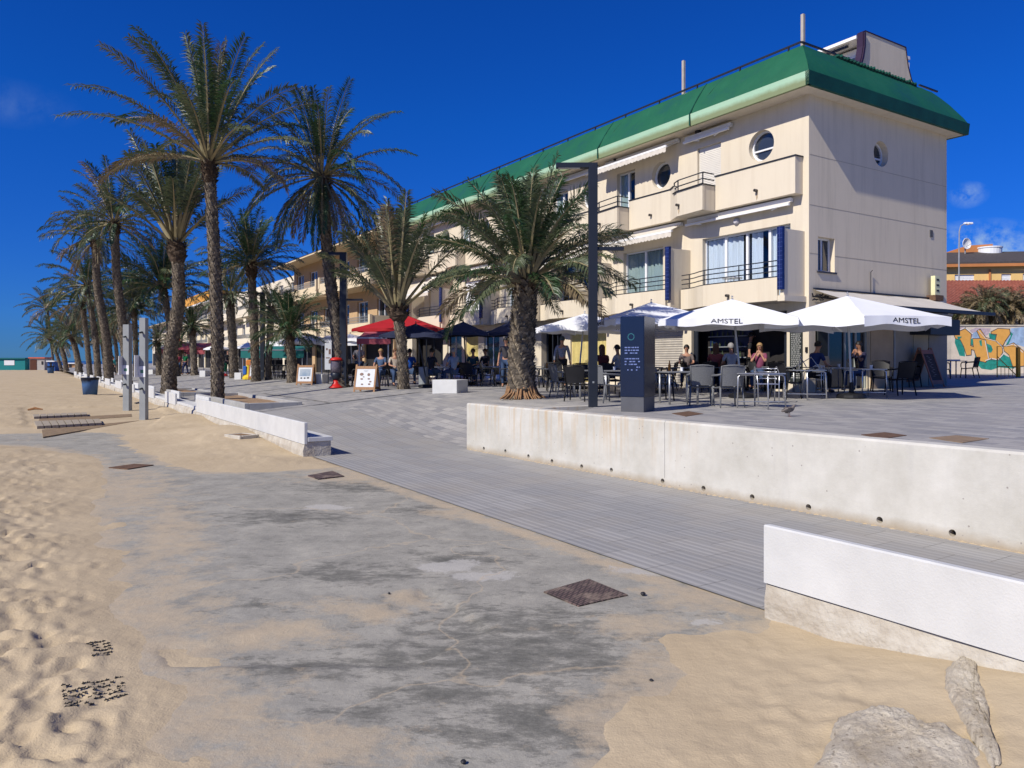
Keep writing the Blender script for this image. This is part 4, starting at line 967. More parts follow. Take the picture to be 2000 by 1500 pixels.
# ============================================================ neighbouring and far buildings
def facade_house(name, label, s0, s1, ztop, floors, wallm, roofm=None, depth=10, off=0.0, balc=None, roof_h=1.2, winw=1.3, pitch=3.4, cat='building', ov=.7, bm_=None, group=None, ground=.8, grd_dark=True, arch=False):
    e = empty(name, (C0.x+U.x*s0+V.x*off, C0.y+U.y*s0+V.y*off, ground), RZ); tag(e,label,cat,group)
    Ln = s1-s0; fn = lambda a,b,d: (-a,d,b)
    H = ztop-ground; holes = []
    fl = [(z-ground) for z in floors]
    n = max(1,int(Ln/pitch))
    for z in fl:
        for i in range(n):
            c = Ln*(i+.5)/n; holes.append((c-winw/2,c+winw/2,z+.12,z+2.15))
    if grd_dark:
        for i in range(max(1,int(Ln/4.5))):
            q = Ln/max(1,int(Ln/4.5)); holes.append((q*i+.35,q*(i+1)-.35,.05,2.45))
    m = MB(); wall_holes(m,fn,0,Ln,-.5,H,holes,.25)
    m.quad(fn(0,-.5,0),fn(0,H,0),fn(0,H,depth),fn(0,-.5,depth)); m.quad(fn(Ln,-.5,0),fn(Ln,H,0),fn(Ln,H,depth),fn(Ln,-.5,depth)); m.quad(fn(0,-.5,depth),fn(Ln,-.5,depth),fn(Ln,H,depth),fn(0,H,depth)); m.quad(fn(0,H,0),fn(Ln,H,0),fn(Ln,H,depth),fn(0,H,depth))
    m.build('wall', wallm, e, fix=False)
    k = 0
    for h in holes:
        a,b,z0,z1 = h
        m = MB()
        for q in (a,(a+b)/2-.03,b-.06): m.box(-q-.06,-q,.12,.18,z0,z1)
        m.box(-b+.061,-a-.061,.121,.179,z1-.06,z1)
        o = m.build('window', M['pvc'] if z0 > .3 else M['dark'], e); m = MB(); m.box(-b,-a,.17,.178,z0,z1); m.build('pane', M['glass'] if z0 > .3 else M['interior'], o); k += 1
    if balc:
        for z in fl:
            for (a,b,o_,kind) in balc:
                m = MB(); zz = z-.12
                m.box(-b,-a,-o_,-.004,zz-.15,zz+.08)
                m.box(-b,-a,-o_-.02,-o_+.10,zz+.082,zz+.62); m.box(-a-.10,-a+.001,-o_+.102,-.004,zz+.081,zz+1.05); m.box(-b-.001,-b+.10,-o_+.102,-.004,zz+.081,zz+1.05)
                m.box(-a-.25,-a+.03,-o_-.05,-o_+.12,zz+.3,zz+1.1); m.box(-b-.03,-b+.25,-o_-.05,-o_+.12,zz+.3,zz+1.1)
                bo = m.build('balcony', bm_ or wallm, e)
                m = MB()
                for q in (.68,.85,1.02): m.bar((-a-.3,-o_+.04,zz+q),(-b+.3,-o_+.04,zz+q),.03)
                x = -b+.35
                while x < -a-.3: m.bar((x,-o_+.04,zz+.62),(x,-o_+.04,zz+1.02),.02); x += .16
                m.build('railing', M['steel'], bo)
    if roofm:
        m = MB(); zr = H; xa,xb,ya,yb = ov,-Ln-ov,-ov-(0 if not balc else .9),depth+ov
        m.hexa([(xb,ya,zr),(xa,ya,zr),(xa,yb,zr),(xb,yb,zr),(xb,ya,zr+.12),(xa,ya,zr+.12),(xa,yb,zr+.12),(xb,yb,zr+.12)]); m.build('eave', bm_ or wallm, e)
        m = MB(); zr += .125; yr = (ya+yb)/2
        m.add([(xb-.05,ya-.05,zr),(xa+.05,ya-.05,zr),(xa+.05,yb+.05,zr),(xb-.05,yb+.05,zr),(xb-.05,yr,zr+roof_h),(xa+.05,yr,zr+roof_h)],[(0,1,5,4),(2,3,4,5),(1,2,5),(3,0,4),(0,3,2,1)])
        m.build('roof', roofm, e)
    return e
tilem = bpy.data.materials.new('roof_tiles'); tilem.use_nodes = True
N,K,B = nd(tilem); t = N.new('ShaderNodeTexCoord'); ob = t.outputs['Object']; sp = N.new('ShaderNodeSeparateXYZ'); K.new(ob,sp.inputs[0])
wv = math_(N,K,'SINE',math_(N,K,'MULTIPLY',sp.outputs[0],2*PI/.22))
tb = N.new('ShaderNodeTexBrick'); tb.inputs['Scale'].default_value = 1; tb.inputs['Brick Width'].default_value = .22; tb.inputs['Row Height'].default_value = .38; tb.inputs['Mortar Size'].default_value = .03; tb.inputs['Color1'].default_value = (.34,.085,.045,1); tb.inputs['Color2'].default_value = (.46,.16,.10,1); tb.inputs['Mortar'].default_value = (.13,.035,.02,1); tb.offset = 0; K.new(ob,tb.inputs['Vector'])
c_ = mixc(N,K,.55,tb.outputs[0],ramp(N,K,noi(N,K,ob,5,6,.8),[(.3,(.16,.045,.025)),(.5,(.30,.08,.045)),(.72,(.42,.16,.09))]))
K.new(c_,B.inputs['Base Color']); B.inputs['Roughness'].default_value = .85; bump(N,K,B,wv,.9,.06)
grt = mat('grey_brown_roof',(.075,.065,.06),.85,.25,5,.5,14)
warm = mat('warm_ochre_plaster',(.68,.56,.38),.9,.08,1.2,.15,50)
e2 = facade_house('apartment_house','cream house with brown tiled roof and deep balconies left of the green roofed building', 29.2, 50, 9.55, (3.65,6.75), mat('tan_loggia_plaster',(.50,.34,.19),.9,.08,1.2,.15,50), mat('brown_tile_roof',(.24,.11,.07),.9,.2,5,.5,14), 9, 0, [(.0,9.6,1.55,0),(10.6,20.4,1.4,0)], 2.1, bm_=warm, winw=1.9)
ch = MB(); ch.box(-7.6,-6.9,2.0,2.7,9.2,10.9); ch.build('chimney', M['white'], e2)
facade_house('apartment_house','pale cream house half hidden by palms, third from the right along the seafront', 50.6, 83, 9.3, (3.6,6.6), mat('pale_cream_plaster',(.72,.64,.50),.9,.06,1), None, 9, .6, [(.5,8.8,1.1,0),(10,18.6,1.1,0),(20,31,1.1,0)], .8)
e4 = facade_house('apartment_house','house with an orange top storey and white framed balconies seen between the palm trunks', 83.5, 108, 9.2, (3.6,6.6), mat('cream_wall_b',(.66,.58,.42),.9,.06,1), None, 9, .8, [(1,11,1.2,0),(13,23,1.2,0)], .8)
m = MB(); m.box(-24.4,-.1,-1.3,8,8.5,9.7); m.build('top_storey', mat('orange_plaster',(.62,.30,.06),.85,.08,1), e4)
m = MB(); m.box(-24.5,0,-1.4,8.1,8.3,8.48); m.build('cornice', M['white'], e4)
e5 = facade_house('apartment_house','farthest seafront house, low, with a red wall panel and a dark tiled roof', 110, 150, 8.2, (3.6,), mat('cream_wall_c',(.60,.52,.40),.9,.06,1), mat('dark_tile_far',(.10,.06,.05),.9), 10, 1.5, [(1,20,1.5,0)], 1.4)
m = MB(); m.box(-6.2,-5.2,-1.0,-.3,3.5,8.2); m.build('wall_panel', M['red'], e5)
# ============================================================ right background: graffiti wall, tiled house, yellow house
GY0 = 38.0; GX0 = 21.4; ga = gz(25,38)
gw = empty('graffiti_wall', (GX0, GY0, ga), 0); tag(gw,'rendered garden wall painted with big orange and teal graffiti letters','wall')
GL = 18.0; GH = 2.40
m = MB(); m.box(0,GL,0,.25,-.5,GH); m.build('wall_body', mat('grimy_render',(.52,.46,.38),.9,.15,1.5,.3,20), gw)
m = MB(); m.box(-.05,GL+.05,-.04,.29,GH+.002,GH+.07); m.build('coping', M['concrete'], gw)
gmats = dict(o=mat('orange_paint',(.66,.34,.08),.7,.08,5), t=mat('teal_paint',(.02,.24,.19),.7,.35,6), w=mat('pale_outline_paint',(.68,.62,.56),.7), p=mat('dark_outline_paint',(.09,.07,.07),.7), b=mat('light_blue_paint',(.30,.42,.58),.7,.3,3), v=mat('mauve_paint',(.45,.36,.40),.8,.25,8), c=mat('cream_paint',(.62,.54,.44),.8,.1,4))

# letters: points given in a 150 x 200 grid measured on the wall (x right, y down)
def gp(zx, zy): # zoom coordinates (7.5 px per unit) of the wall face -> local
    px, py = 1850+zx/7.5, 560+zy/7.5
    return ((px-1000)/F*GY0-GX0, CAMZ+(HOR-py)/F*GY0-ga)
LAY = [0]
def shape(name, key, pts, par=gw):
    LAY[0] += 1; d = .003+.0012*LAY[0]
    q = [gp(*p) for p in pts]
    m = MB(); m.prism(q, lambda a,b,d_: (a,-d_,b), .0005, d); return m.build(name, gmats[key], par)
def outl(name, key, pts, wd):
    LAY[0] += 1; d = .003+.0012*LAY[0]
    q = [gp(*p) for p in pts]; m = MB()
    for (a,b),(c,e) in zip(q[:-1],q[1:]):
        dx,dz = c-a,e-b; l = math.hypot(dx,dz) or 1; nx_,nz_ = -dz/l*wd/2,dx/l*wd/2; ex_,ez_ = dx/l*wd*.4,dz/l*wd*.4
        m.add([(a-ex_+nx_,-d,b-ez_+nz_),(c+ex_+nx_,-d,e+ez_+nz_),(c+ex_-nx_,-d,e+ez_-nz_),(a-ex_-nx_,-d,b-ez_-nz_)],[(0,1,2,3)])
    return m.build(name, gmats[key], par_)
par_ = gw
shape('painted_patch','c',[(60,590),(1125,590),(1125,1300),(60,1300)])
shape('painted_patch','v',[(70,600),(240,590),(330,640),(420,600),(640,610),(600,700),(480,760),(380,740),(200,720),(80,690)])
shape('painted_patch','b',[(930,610),(1125,590),(1125,880),(960,830),(880,850),(860,800),(930,700)])
shape('painted_patch','b',[(370,680),(460,640),(520,760),(430,900),(370,860)])
shape('painted_letter','t',[(400,960),(760,960),(1000,1080),(980,1200),(760,1180),(640,1220),(500,1200),(420,1120)])
shape('painted_letter','t',[(120,720),(220,720),(250,900),(260,1020),(180,1010),(110,820)])
shape('painted_letter','t',[(610,680),(720,700),(700,800),(620,790)])
shape('painted_letter','t',[(860,850),(930,720),(900,640),(960,690),(900,830),(840,880)])
H1 = [(90,690),(260,615),(350,690),(340,860),(380,880),(370,760),(540,755),(590,900),(600,1060),(560,1110),(480,1090),(420,1020),(390,930),(350,920),(350,1000),(280,1010),(240,880),(190,780),(120,760)]
shape('painted_letter','o',H1); outl('letter_outline','p',H1+H1[:1],.035)
U1 = [(430,650),(480,620),(560,740),(700,790),(800,880),(810,960),(760,1060),(620,1070),(600,1000),(560,780),(480,760)]
shape('painted_letter','o',U1); outl('letter_outline','p',U1+U1[:1],.035)
Z1 = [(640,660),(740,610),(910,620),(920,690),(850,790),(810,870),(700,790),(720,700),(640,690)]
shape('painted_letter','o',Z1); outl('letter_outline','p',Z1+Z1[:1],.035)
E1 = [(820,880),(970,820),(1125,950),(1125,1160),(960,1180),(900,1000),(830,940)]
shape('painted_letter','o',E1); outl('letter_outline','p',E1+E1[:1],.03)
shape('painted_letter','t',[(575,830),(640,860),(665,920),(640,965),(600,960)]); shape('painted_letter','t',[(345,760),(375,770),(370,860),(345,850)]); shape('painted_letter','t',[(465,790),(500,780),(505,870),(480,860)])
shape('painted_letter','t',[(140,730),(210,730),(160,780)])
outl('letter_outline','w',[(90,670),(260,600),(365,690)],.05); outl('letter_outline','w',[(560,1080),(640,1050),(740,1070),(820,980)],.05); outl('letter_outline','w',[(575,760),(720,800),(810,890)],.03); outl('letter_outline','w',[(550,790),(600,1050)],.04)
outl('letter_outline','w',[(850,870),(970,840),(1100,960)],.04); outl('letter_outline','w',[(450,640),(560,760)],.03)
# tiled roof outbuilding behind the wall
gh = empty('tiled_outbuilding', (GX0-4, 41.6, ga), 0); tag(gh,'low outbuilding with a sloping terracotta tile roof behind the graffiti wall','building')
m = MB(); m.box(-2,24,.0,8,-.3,3.55); m.build('wall', mat('shed_wall',(.35,.30,.25),.9), gh)
m = MB(); nx_, ns = 240, 14; X0_,X1_ = -2.2, 24; z0,z1 = 3.58,5.70; vs = []
for i in range(nx_+1):
    x = X0_+(X1_-X0_)*i/nx_
    for j in range(ns+1):
        tt = j/ns; vs.append((x, -.5+6.2*tt, z0+(z1-z0)*tt+.06*abs(math.sin(x*2*PI/.44))+.035*(1-(tt*14)%1)*0))
m.add(vs,[(i*(ns+1)+j,(i+1)*(ns+1)+j,(i+1)*(ns+1)+j+1,i*(ns+1)+j+1) for i in range(nx_) for j in range(ns)])
m.build('roof', tilem, gh, smooth=False, fix=False)
m = MB(); m.add([(X0_,-.5,z0-.05),(X1_,-.5,z0-.05),(X1_,5.7,z1-.06),(X0_,5.7,z1-.06)],[(0,1,2,3)]); m.build('roof', tilem, gh)
m = MB()
for k in range(60): m.lathe([(.10,0),(.10,.22)],8,c=(X0_+.22+.44*k,-.62,z0+.03),ax='y')
m.build('ridge_tiles', tilem, gh)
# yellow house
yh = empty('yellow_house', (31.0, 57, 1.2), -.12); tag(yh,'yellow house with orange trim, grey roof and white shuttered windows behind the tiled outbuilding','building')
yel = mat('yellow_plaster',(.78,.52,.20),.85,.06,1)
holes = [(2.6+o_,4.0+o_,5.9,7.15) for o_ in (0,)]+[(5.9,6.6,5.9,7.15),(7.4,8.6,5.9,7.15)]
m = MB(); wall_holes(m, lambda a,b,d: (a,d,b), -1, 11.5, -.5, 7.85, holes, .2); m.quad((-1,0,-.5),(-1,0,7.85),(-1,9,7.85),(-1,9,-.5)); m.quad((11.5,0,-.5),(11.5,9,-.5),(11.5,9,7.85),(11.5,0,7.85)); m.build('wall', yel, yh, fix=False)
for h in holes:
    m = MB(); m.box(h[0],h[1],.10,.15,h[2],h[3]); 
    for k in range(14): m.box(h[0]+.03,h[1]-.03,.085,.10,h[2]+.1+k*.12,h[2]+.17+k*.12)
    m.build('window_shutter', M['pvc'], yh)
orm = mat('burnt_orange_plaster',(.50,.20,.07),.85,.1,1)
m = MB(); m.box(9.0,13,-.6,-.02,4.5,7.3); m.box(5.0,5.12,-.1,-.004,-.3,7.5); m.build('orange_trim', orm, yh)
m = MB(); m.add([(-2,-.4,7.85),(14,-.4,7.95),(14,6,9.5),(3.2,6,9.5),(-2,-.4,7.98),(14,-.4,8.1),(14,6,9.65),(3.2,6,9.65)],[(0,1,2,3),(4,7,6,5),(0,4,5,1),(1,5,6,2),(2,6,7,3),(3,7,4,0)]); m.build('roof', grt, yh)
m = MB(); m.box(-2,14,-.46,-.40,7.68,7.9); m.build('orange_trim', orm, yh)
m = MB(); m.add([(2.6,6,9.0),(8.2,6,9.0),(8.2,6,10.3),(6.2,6,10.2),(2.6,8,9.0),(8.2,8,9.0),(8.2,8,10.3),(6.2,8,10.2)],[(0,1,2,3),(4,7,6,5),(0,4,5,1),(1,5,6,2),(2,6,7,3),(3,7,4,0)]); m.build('gable', orm, yh)
ds = empty('satellite_dish', (31.0+6.2, 57+4.2, 1.2+9.7), .3); tag(ds,'white satellite dish on the roof of the yellow house','satellite dish')
m = MB(); m.lathe([(.02,.10),(.25,.07),(.38,.03),(.46,-.05),(.44,-.07),(.25,.04),(.02,.06)],20,c=(0,0,.5),ax='y'); m.build('dish', M['white'], ds)
m = MB(); m.tube([(0,.15,-1.2),(0,.1,.5)],.05,6); m.tube([(0,.1,.2),(0,-.5,.45)],.02,5); m.build('mount', M['steel'], ds)
tk = empty('water_tank', (31.0+8.6, 57+5, 1.2+9.3), 0); tag(tk,'squat pale round water tank on the roof of the yellow house','tank')
m = MB(); m.lathe([(.85,-.6),(.88,.1),(.9,.6),(.95,.62),(.95,.72),(.3,.80)],24); m.build('tank_body', M['pvc'], tk)
# street lamp behind
sl = empty('street_lamp', (873/F*52, 52, 1.2), 0); tag(sl,'thin street lamp with a curved arm rising behind the tiled outbuilding','street lamp')
m = MB(); m.tube([(0,0,0),(0,0,7.5),(.02,0,9.6),(.12,0,10.0),(.4,0,10.15)],[.06,.05,.04,.035,.03],8); m.build('pole', mat('galvanised',(.30,.31,.33),.5), sl)
m = MB(); m.lathe([(.02,0),(.13,.03),(.16,.10),(.10,.18),(.02,.2)],12,c=(.62,0,10.05)); m.bbox(.35,.95,-.12,.12,10.12,10.24,.04); m.build('lamp_head', M['pvc'], sl)
# orange barrier
b0 = hit(1968,737); b0 = Vector((b0.x,b0.y,b0.z)); ba = empty('safety_barrier', b0, .1); tag(ba,'orange tubular safety barrier standing in front of the graffiti wall','barrier')
sc = b0.y/F; orp = mat('orange_barrier_paint',(.75,.33,.03),.5,.1,6)
m = MB(); hw,hh = 22*sc,60*sc; m.tube([(-hw,0,0),(-hw,0,hh),(hw,0,hh),(hw,0,0)],.022,6); m.tube([(-hw,0,hh*.35),(hw,0,hh*.35)],.02,6); m.tube([(-hw,0,hh*.68),(hw*.9,0,.05)],.02,6); m.build('frame', orp, ba)
m = MB()
for k in range(7): m.tube([(-hw+.18*(k+1),0,.02),(-hw+.18*(k+1),0,hh*.35)],.012,5)
m.build('bars', orp, ba)
m = MB(); m.box(hw-.06,hw+.06,-.06,.06,0,hh*.98); m.build('post', orp, ba)
# ============================================================ palms
def leafmat(name, c1, c2, tr=.25):
    m = bpy.data.materials.new(name); m.use_nodes = True; N,K,B = nd(m); t = N.new('ShaderNodeTexCoord')
    g = N.new('ShaderNodeNewGeometry'); oi = N.new('ShaderNodeObjectInfo')
    f = math_(N,K,'ADD',math_(N,K,'MULTIPLY',g.outputs['Random Per Island'],.7),math_(N,K,'MULTIPLY',oi.outputs['Random'],.3))
    c = mixc(N,K,f,c1,c2); K.new(c,B.inputs['Base Color']); B.inputs['Roughness'].default_value = .42; B.inputs['Specular IOR Level'].default_value = .5
    tr_ = N.new('ShaderNodeBsdfTranslucent'); K.new(c,tr_.inputs[0]); ms = N.new('ShaderNodeMixShader'); ms.inputs[0].default_value = tr
    K.new(B.outputs[0],ms.inputs[1]); K.new(tr_.outputs[0],ms.inputs[2]); K.new(ms.outputs[0],N['Material Output'].inputs[0]); return m
LEAF = [leafmat('palm_leaf_green',(.022,.062,.022),(.056,.105,.036)), leafmat('palm_leaf_grey_green',(.062,.092,.045),(.125,.145,.072)), leafmat('palm_leaf_dry',(.16,.12,.07),(.26,.20,.11),.15), mat('palm_rachis',(.26,.22,.12),.6,.2,3)]
def make_crown(seed, n, R, e_hi, e_lo, droop, leaf, pairs, grey=.35, dry=.08, wind=(0,0,0), seg=12, wd=.030, core=.18, s0=.15, rr0=.032):
    rnd = random.Random(seed); vs, fs, ms = [], [], []
    wind = Vector(wind)
    for i in range(n):
        tt = (i+.5)/n; az = i*2.39996+rnd.uniform(-.25,.25)
        el = e_hi+(e_lo-e_hi)*(tt**1.15)+rnd.uniform(-.12,.12)
        Ln = R*rnd.uniform(.85,1.08)*(1.0 if tt < .8 else .85)*(1.06-.08*tt)
        if tt < .08: Ln *= .85
        h = Vector((math.cos(az),math.sin(az),0)); pos = h*core*rnd.uniform(.5,1)+Vector((0,0,.25*(1-tt)-.05)); e = el
        pts = [pos.copy()]; st = Ln/seg; dr_i = droop*rnd.uniform(.7,1.3)
        hh = h.copy(); twist = rnd.uniform(-.35,.35)
        for k in range(seg):
            f = k/seg; e -= dr_i*(.35+1.5*f)/seg*(max(.25,math.cos(e)) if e > 0 else max(.0,math.cos(e))**.8)
            d = (hh*math.cos(e)+Vector((0,0,math.sin(e)))+wind*f).normalized(); pos = pos+d*st; pts.append(pos.copy())
        g = rnd.random(); mi = 2 if (tt > .8 and g < dry*5) or g < dry*.4 else (1 if g < grey+.35*tt else 0)
        # rachis
        o = len(vs); nn = 3
        for k,p in enumerate(pts):
            tn = (pts[min(k+1,seg)]-pts[max(k-1,0)]).normalized(); a = tn.cross(Vector((0,0,1))); a = a.normalized() if a.length > .01 else Vector((1,0,0)); b = a.cross(tn)
            r = rr0*(1-k/seg)**.8+.006
            for j in range(nn): th = 2*PI*j/nn; vs.append(p+a*(r*math.cos(th))+b*(r*math.sin(th)))
        for k in range(seg):
            for j in range(nn): fs.append((o+k*nn+j,o+k*nn+(j+1)%nn,o+(k+1)*nn+(j+1)%nn,o+(k+1)*nn+j)); ms.append(3)
        # leaflets
        for q in range(pairs):
            s_ = s0+(1-s0)*(q+rnd.random()*.5)/pairs; x = s_*seg; k = min(seg-1,int(x)); p = pts[k].lerp(pts[k+1],x-k)
            tn = (pts[k+1]-pts[k]).normalized(); sd_ = tn.cross(Vector((0,0,1)))
            if sd_.length < .05: sd_ = h.cross(Vector((0,0,1)))
            sd_.normalize(); up = sd_.cross(tn).normalized()
            c_, sn_ = math.cos(twist*s_*2), math.sin(twist*s_*2); sd_, up = sd_*c_+up*sn_, up*c_-sd_*sn_
            pl = leaf*(.45+.75*math.sin(PI*min(1,(s_-.05)*.9))**.8)*(1 if s_ < .9 else .75)*rnd.uniform(.8,1.15)
            fwd = .45+.75*s_
            for sg in (1,-1):
                v_up = rnd.choice((.55,.2,-.15,.35))
                d = (sd_*sg+tn*fwd+up*v_up).normalized(); mid = p+d*pl*.5; tip = p+(d+Vector((0,0,-.28-.2*rnd.random()))).normalized()*pl
                ww = up.cross(d); ww = ww.normalized()*wd if ww.length > .01 else up*wd
                if rnd.random() < .5: ww = (ww+up*wd*.9).normalized()*wd
                o = len(vs); vs += [p,mid+ww*.5,tip,mid-ww*.5]; fs.append((o,o+1,o+2,o+3)); ms.append(mi)
    me = bpy.data.meshes.new('crown'); me.from_pydata([tuple(v) for v in vs],[],fs)
    for m in LEAF: me.materials.append(m)
    me.polygons.foreach_set('material_index', ms); me.update(); return me
trunkm = bpy.data.materials.new('palm_trunk_bark'); trunkm.use_nodes = True
N,K,B = nd(trunkm); t = N.new('ShaderNodeTexCoord'); g = N.new('ShaderNodeNewGeometry'); ob = t.outputs['Object']
c_ = ramp(N,K,noi(N,K,ob,9,6,.75),[(.3,(.06,.048,.036)),(.5,(.15,.125,.095)),(.72,(.32,.28,.22))])
isl = ramp(N,K,g.outputs['Random Per Island'],[(0,(.6,.6,.6)),(1,(1.5,1.45,1.35))]); c_ = mixc(N,K,1.0,c_,isl,'MULTIPLY')
K.new(c_,B.inputs['Base Color']); B.inputs['Roughness'].default_value = .95; bump(N,K,B,noi(N,K,ob,35,4,.7),.8,.02)
fibm = mat('palm_fibre',(.075,.052,.035),.95,.5,14,.9,50)
rootm = mat('palm_root_flare',(.27,.155,.08),.9,.35,9,.8,30)
def trunk(parent, pts, r0, r1, H, detail, seed, flare=1.15, stub=.055, bulge=1.55):
    rnd = random.Random(seed)
    def at(t_):
        x = t_*(len(pts)-1); k = min(len(pts)-2,int(x)); f = x-k
        p0 = pts[max(k-1,0)]; p1 = pts[k]; p2 = pts[k+1]; p3 = pts[min(k+2,len(pts)-1)]
        return .5*((2*p1)+(p2-p0)*f+(2*p0-5*p1+4*p2-p3)*f*f+(3*p1-p0-3*p2+p3)*f**3)
    def rad(t_): return (r0+(r1-r0)*min(1,t_*1.15))*(1+(flare-1)*math.exp(-t_*H/.25))
    nr = max(14,int(H/(.10/detail))); ns = 16 if detail > .7 else 10; m = MB(); vs = []
    for i in range(nr+1):
        t_ = i/nr; c_ = at(t_); r = rad(t_)
        for j in range(ns):
            th = 2*PI*j/ns+.12*i; q = r*(1+.05*((i+j) % 2)+.06*fbm(j*.9,i*.5,seed)); vs.append((c_.x+q*math.cos(th),c_.y+q*math.sin(th),c_.z))
    m.add(vs,[(i*ns+j,i*ns+(j+1)%ns,(i+1)*ns+(j+1)%ns,(i+1)*ns+j) for i in range(nr) for j in range(ns)])
    # leaf-base scales in a spiral
    per = 11 if detail > .7 else 8; ringh = .085 if detail > .7 else .16
    cnt = int(H/ringh*per); 
    for i in range(cnt):
        t_ = i/cnt; c_ = at(t_); r = rad(t_); th = i*2*PI*(1/per+.0317)
        a = Vector((math.cos(th),math.sin(th),0)); b = Vector((-math.sin(th),math.cos(th),0)); wd = 2*PI*r/per*.62*rnd.uniform(.8,1.15); hh = ringh*1.5*rnd.uniform(.7,1.3); ou = stub*rnd.uniform(.5,1.3)
        p = c_+a*(r*.96)
        m.add([p-b*wd-Vector((0,0,hh*.6)), p+b*wd-Vector((0,0,hh*.6)), p+b*wd*.55+a*ou+Vector((0,0,hh*.5)), p-b*wd*.55+a*ou+Vector((0,0,hh*.5)), p+Vector((0,0,hh*.62))],[(0,1,2,3),(3,2,4),(1,4,2),(0,3,4)])
    m.build('trunk', trunkm, parent, smooth=False, fix=False)
    # fibrous boot below the crown
    m = MB(); vs = []; hb = min(1.1,H*.22)*1.0; nb = 12
    for i in range(nb+1):
        t_ = 1-hb/H+(hb/H)*i/nb; c_ = at(min(1,t_)); f = i/nb; r = r1*(1+(bulge-1)*math.sin(PI*min(1,f*1.05))**.8)
        for j in range(14):
            th = 2*PI*j/14; q = r*(1+.16*fbm(j*1.1,i*.9,seed+5)); vs.append((c_.x+q*math.cos(th),c_.y+q*math.sin(th),c_.z+.02*(j % 2)))
    m.add(vs,[(i*14+j,i*14+(j+1)%14,(i+1)*14+(j+1)%14,(i+1)*14+j) for i in range(nb) for j in range(14)])
    for i in range(90 if detail > .7 else 40):
        f = rnd.random(); c_ = at(1-hb/H*(1-f)); r = r1*(1+(bulge-1)*math.sin(PI*f)**.8); th = rnd.random()*2*PI
        a = Vector((math.cos(th),math.sin(th),0)); b = Vector((-math.sin(th),math.cos(th),0)); l = rnd.uniform(.08,.24)
        p = c_+a*r*.95; m.add([p-b*.045,p+b*.045,p+b*.03+a*l*.6+Vector((0,0,l*.8)),p-b*.03+a*l*.6+Vector((0,0,l*.8)),p+a*.02+Vector((0,0,.12))],[(0,1,2,3),(3,2,4),(1,4,2),(0,3,4)])
    m.build('frond_base', fibm, parent, fix=False)
CR = {
 'tallA': make_crown(11, 40, 3.75, 1.53, .15, .95, .36, 92, .5, .05, wind=(-.08,0,.0), wd=.036, s0=.2, rr0=.04),
 'vase':  make_crown(12, 28, 2.85, 1.52, .70, .55, .36, 76, .7, .03, wd=.034, s0=.34, rr0=.045),
 'full':  make_crown(13, 56, 3.3, 1.45, -1.10, 1.15, .32, 84, .28, .10, wd=.034, s0=.2, rr0=.036),
 'young': make_crown(14, 62, 3.0, 1.48, -.04, .95, .40, 78, .28, .03, wd=.034, s0=.28, rr0=.045),
 'mid':   make_crown(15, 36, 3.2, 1.45, -.40, 1.15, .36, 60, .45, .08, wind=(-.12,0,0), wd=.046),
 'mid2':  make_crown(16, 34, 3.0, 1.35, -.5, 1.3, .36, 56, .5, .10, wind=(-.05,.05,0), wd=.046),
 'bush':  make_crown(17, 60, 1.8, 1.4, -.5, 1.5, .42, 34, .85, 1.3, wd=.045),
 'green': make_crown(18, 50, 3.0, 1.45, -.20, .95, .42, 56, .12, .02, wd=.046),
}
CRR = dict(tallA=3.75,vase=2.85,full=3.3,young=3.0,mid=3.2,mid2=3.0,bush=1.8,green=3.0)
def palm(base, top, wpx, proto, rpx, label, mid=None, detail=1.0, seed=0, rot=0, D=None, flare=1.15, bulge=1.55, stub=.055, root=False, tilt=(0,0), sx=1.0):
    P = hit(*base) if D is None else Vector(((base[0]-1000)/F*D, D, gz((base[0]-1000)/F*D, D)))
    if D is None and abs(base[1]-HOR) < 1: pass
    e = empty('palm_tree', P, 0); tag(e, label, 'palm tree', 'palm trees along the promenade')
    T = atD(top[0],top[1],P.y)-P
    pts = [Vector((0,0,-.05))]
    for q in (mid or []): pts.append(atD(q[0],q[1],P.y)-P)
    if not mid: pts.append(T*.5+Vector((T.x*-.08,0,0)))
    pts.append(T)
    r0 = wpx[0]/2/F*P.y*.66; r1 = wpx[1]/2/F*P.y*.66
    trunk(e, pts, r0, r1, T.length, detail, seed, flare, stub, bulge)
    R = rpx/F*P.y*(.86 if proto in ('mid','mid2') else .93); s_ = R/CRR[proto]
    me = CR[proto]
    cr = bpy.data.objects.new('crown', me); COL.objects.link(cr); cr.parent = e; cr.location = T-Vector((0,0,.05)); cr.rotation_euler = (tilt[0],tilt[1],rot); cr.scale = (s_*sx,s_*sx,s_)
    if root:
        rb = random.Random(3); m = MB()
        for k in range(46):
            th = 2*PI*k/46+rb.uniform(-.1,.1); r_ = r0*rb.uniform(.95,1.15); l = rb.uniform(.12,.34)
            m.tube([(r_*math.cos(th),r_*math.sin(th),rb.uniform(.15,.42)),((r_+l*.4)*math.cos(th),(r_+l*.4)*math.sin(th),.10),((r_+l)*math.cos(th),(r_+l)*math.sin(th),-.01)],[.03,.028,.015],5)
        m.build('root_flare', rootm, e)
    return e
